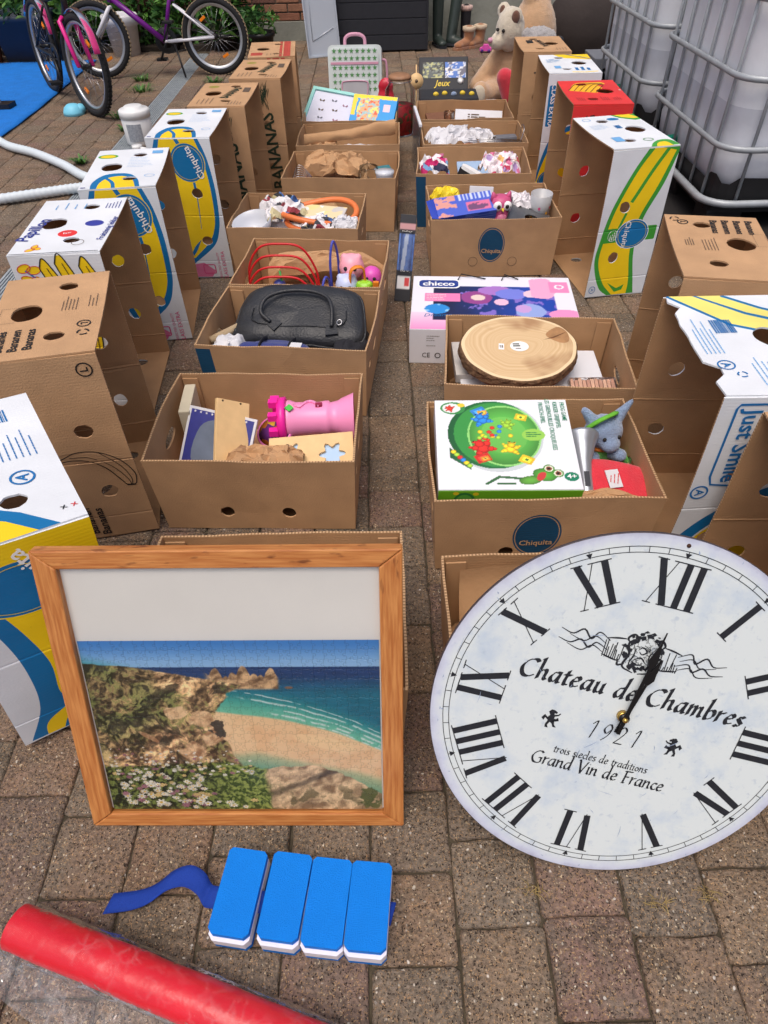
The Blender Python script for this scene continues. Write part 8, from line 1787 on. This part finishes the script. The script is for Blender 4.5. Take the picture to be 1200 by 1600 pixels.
def potted(label, x, y, r, h, mat, ph, seed, square=False):
    t = thing('potted_plant', label, 'plant', (x, y, .002)); g = MB()
    if square: g.prism(rrect(-r * .8, -r * .8, r * .8, r * .8, .02), 0, .01, mat); rings_ = [[(a * s, b * s, z) for a, b in rrect(-r, -r, r, r, .03)] for s, z in ((.78, 0), (.95, h), (1.05, h), (1.05, h + .04), (.92, h + .04), (.9, h - .02))]; rings_mesh('pot', rings_, mat, t, True, True)
    else: g.lathe([(0, 0), (r * .75, 0), (r * .95, h), (r * 1.05, h), (r * 1.05, h + .03), (r * .93, h + .03), (r * .9, h - .02), (0, h - .02)], 24, mat); g.build('pot', mat, t)
    rdx = random.Random(seed); g = MB(); st = MB()
    for k in range(int(130 * ph / .3)):
        a = rdx.uniform(0, 2 * PI); q = rdx.random() ** .6; rr_ = r * 1.5 * q; z = h + ph * rdx.random() * (1.1 - .5 * q); c = Vector((rr_ * math.cos(a), rr_ * math.sin(a), z)); L_ = rdx.uniform(.03, .065)
        M = TR(c, (rdx.uniform(-.9, .9), rdx.uniform(-.9, .9), rdx.uniform(0, 6))); g.add([(0, -L_, 0), (L_ * .38, -L_ * .2, .008), (L_ * .3, L_ * .4, .004), (0, L_, -.01), (-L_ * .3, L_ * .4, .004), (-L_ * .38, -L_ * .2, .008)], [(0, 1, 2, 3), (0, 3, 4, 5)], LEAF[rdx.randrange(3)], M)
    for k in range(9): a = rdx.uniform(0, 2 * PI); st.tube([(.01 * math.cos(a), .01 * math.sin(a), h - .02), (r * .5 * math.cos(a), r * .5 * math.sin(a), h + ph * .5), (r * 1.1 * math.cos(a), r * 1.1 * math.sin(a), h + ph * .9)], [.005, .003, .0015], 5, LEAF[2])
    st.build('stems', LEAF[2], t); g.build('leaves', LEAF[0], t); return t
potted('leafy green plant in a black pot below the brick wall', -.98, 7.15, .13, .14, BKM, .22, 3); potted('dark blue square planter with plants at the far left', -3.05, 7.25, .22, .30, POT, .30, 4, True); potted('terracotta pot with green plant at the far left edge', -3.42, 7.15, .16, .18, TER, .35, 5)
potted('bushy plant behind the purple bicycle, left of the black pot', -1.35, 7.45, .14, .10, BKM, .38, 6); potted('bushy plant between the white bucket and the purple bicycle', -1.85, 7.50, .14, .10, BKM, .36, 7); potted('bushy plant behind the pink bicycle', -2.62, 7.50, .15, .10, BKM, .42, 8)
def shrub(label, x, y, r, h, seed):
    t = thing('shrub', label, 'shrub', (x, y, 0)); rdx = random.Random(seed); g = MB(); st = MB()
    for k in range(520):
        a = rdx.uniform(0, 2 * PI); q = rdx.random() ** .5; z = h * (.04 + .96 * rdx.random()); rr_ = r * q * (1.0 - .35 * (z / h) ** 2); c = Vector((rr_ * math.cos(a), rr_ * .6 * math.sin(a), z)); L_ = rdx.uniform(.025, .06)
        g.add([(0, -L_, 0), (L_ * .4, -L_ * .1, .008), (0, L_, -.01), (-L_ * .4, -L_ * .1, .008)], [(0, 1, 2, 3)], LEAF[rdx.randrange(3)], TR(c, (rdx.uniform(-1, 1), rdx.uniform(-1, 1), rdx.uniform(0, 6))))
    for k in range(12): a = rdx.uniform(0, 2 * PI); st.tube([(.02 * math.cos(a), .02 * math.sin(a), 0), (r * .4 * math.cos(a), r * .25 * math.sin(a), h * .5), (r * .8 * math.cos(a), r * .5 * math.sin(a), h * .9)], [.008, .005, .002], 5, BRN)
    st.build('stems', BRN, t); g.build('foliage', LEAF[0], t)
shrub('dark leafy shrub behind the rear wheel of the purple bicycle', -1.28, 7.58, .22, .55, 21); shrub('dark leafy shrub behind the purple frame', -1.72, 7.60, .26, .6, 22); shrub('dark leafy shrub right behind the white bucket', -2.2, 7.62, .28, .6, 23); shrub('dark leafy shrub between bucket and blue planter', -2.72, 7.60, .28, .62, 24); shrub('dark leafy shrub behind the blue planter', -3.25, 7.62, .28, .6, 25)
SOIL = pm('bed_soil', lin((52, 44, 36)), .95, .3, 30, .6, 80); g = MB(); g.box((-2.3, 7.6, .01), (2.6, .34, .06), SOIL, None, .01); tag(g.build('plant_bed', SOIL), kind='structure')
def tuft(label, x, y, s, seed):
    rdx = random.Random(seed); g = MB()
    for k in range(46):
        a = rdx.uniform(0, 2 * PI); q = rdx.uniform(0, s); L_ = rdx.uniform(.03, .075); w = rdx.uniform(.003, .007); c = Vector((q * math.cos(a), q * math.sin(a) * .6, 0)); b = a + rdx.uniform(-.8, .8); d_ = Vector((math.cos(b), math.sin(b), 0)); n_ = Vector((-d_.y, d_.x, 0)) * w; u = d_ * L_
        g.add([c - n_, c + n_, c + u * .5 + n_ * .8 + Vector((0, 0, L_ * .55)), c + u * .5 - n_ * .8 + Vector((0, 0, L_ * .55)), c + u + Vector((0, 0, L_ * .5))], [(0, 1, 2, 3), (3, 2, 4)], LEAF[rdx.randrange(3)])
    o = g.build('weed_tuft', LEAF[0], None, (x, y, 0)); tag(o, label, 'weed')
tuft('larger weed tuft growing by the grey drain cover', -1.78, 5.95, .10, 1); tuft('small weed tuft beside the pink front wheel foot', -1.74, 5.22, .05, 2); tuft('weed tuft just behind the white tub', -1.60, 4.92, .06, 3); tuft('weed tuft below the purple rear wheel', -1.25, 6.15, .06, 4); tuft('weed tuft left of the kickstand, farther back', -1.85, 6.30, .06, 5); tuft('tiny weed in the pavers by the hose', -1.72, 4.28, .03, 6)
def straw(label, x, y, seed):
    rdx = random.Random(seed); g = MB()
    for k in range(22): a = rdx.uniform(0, PI * 2); l = rdx.uniform(.008, .022); c = Vector((rdx.uniform(-.02, .02), rdx.uniform(-.008, .008), .001)); g.tube([c, c + Vector((math.cos(a) * l * .6, math.sin(a) * l * .5, l * .3)), c + Vector((math.cos(a) * l, math.sin(a) * l, l * .25))], [.0007, .0005, .0002], 3, pm('dry_grass', lin((170, 146, 92)), .8))
    o = g.build('dry_grass_tuft', None, None, (x, y, 0)); tag(o, label, 'grass')
straw('dry grass wisps in the joint below the clock', .44, .335, 1); straw('dry grass wisps in the joint at the lower right', .53, .345, 2); straw('dry grass wisps between the pavers right of the swim belt', .235, .36, 3)
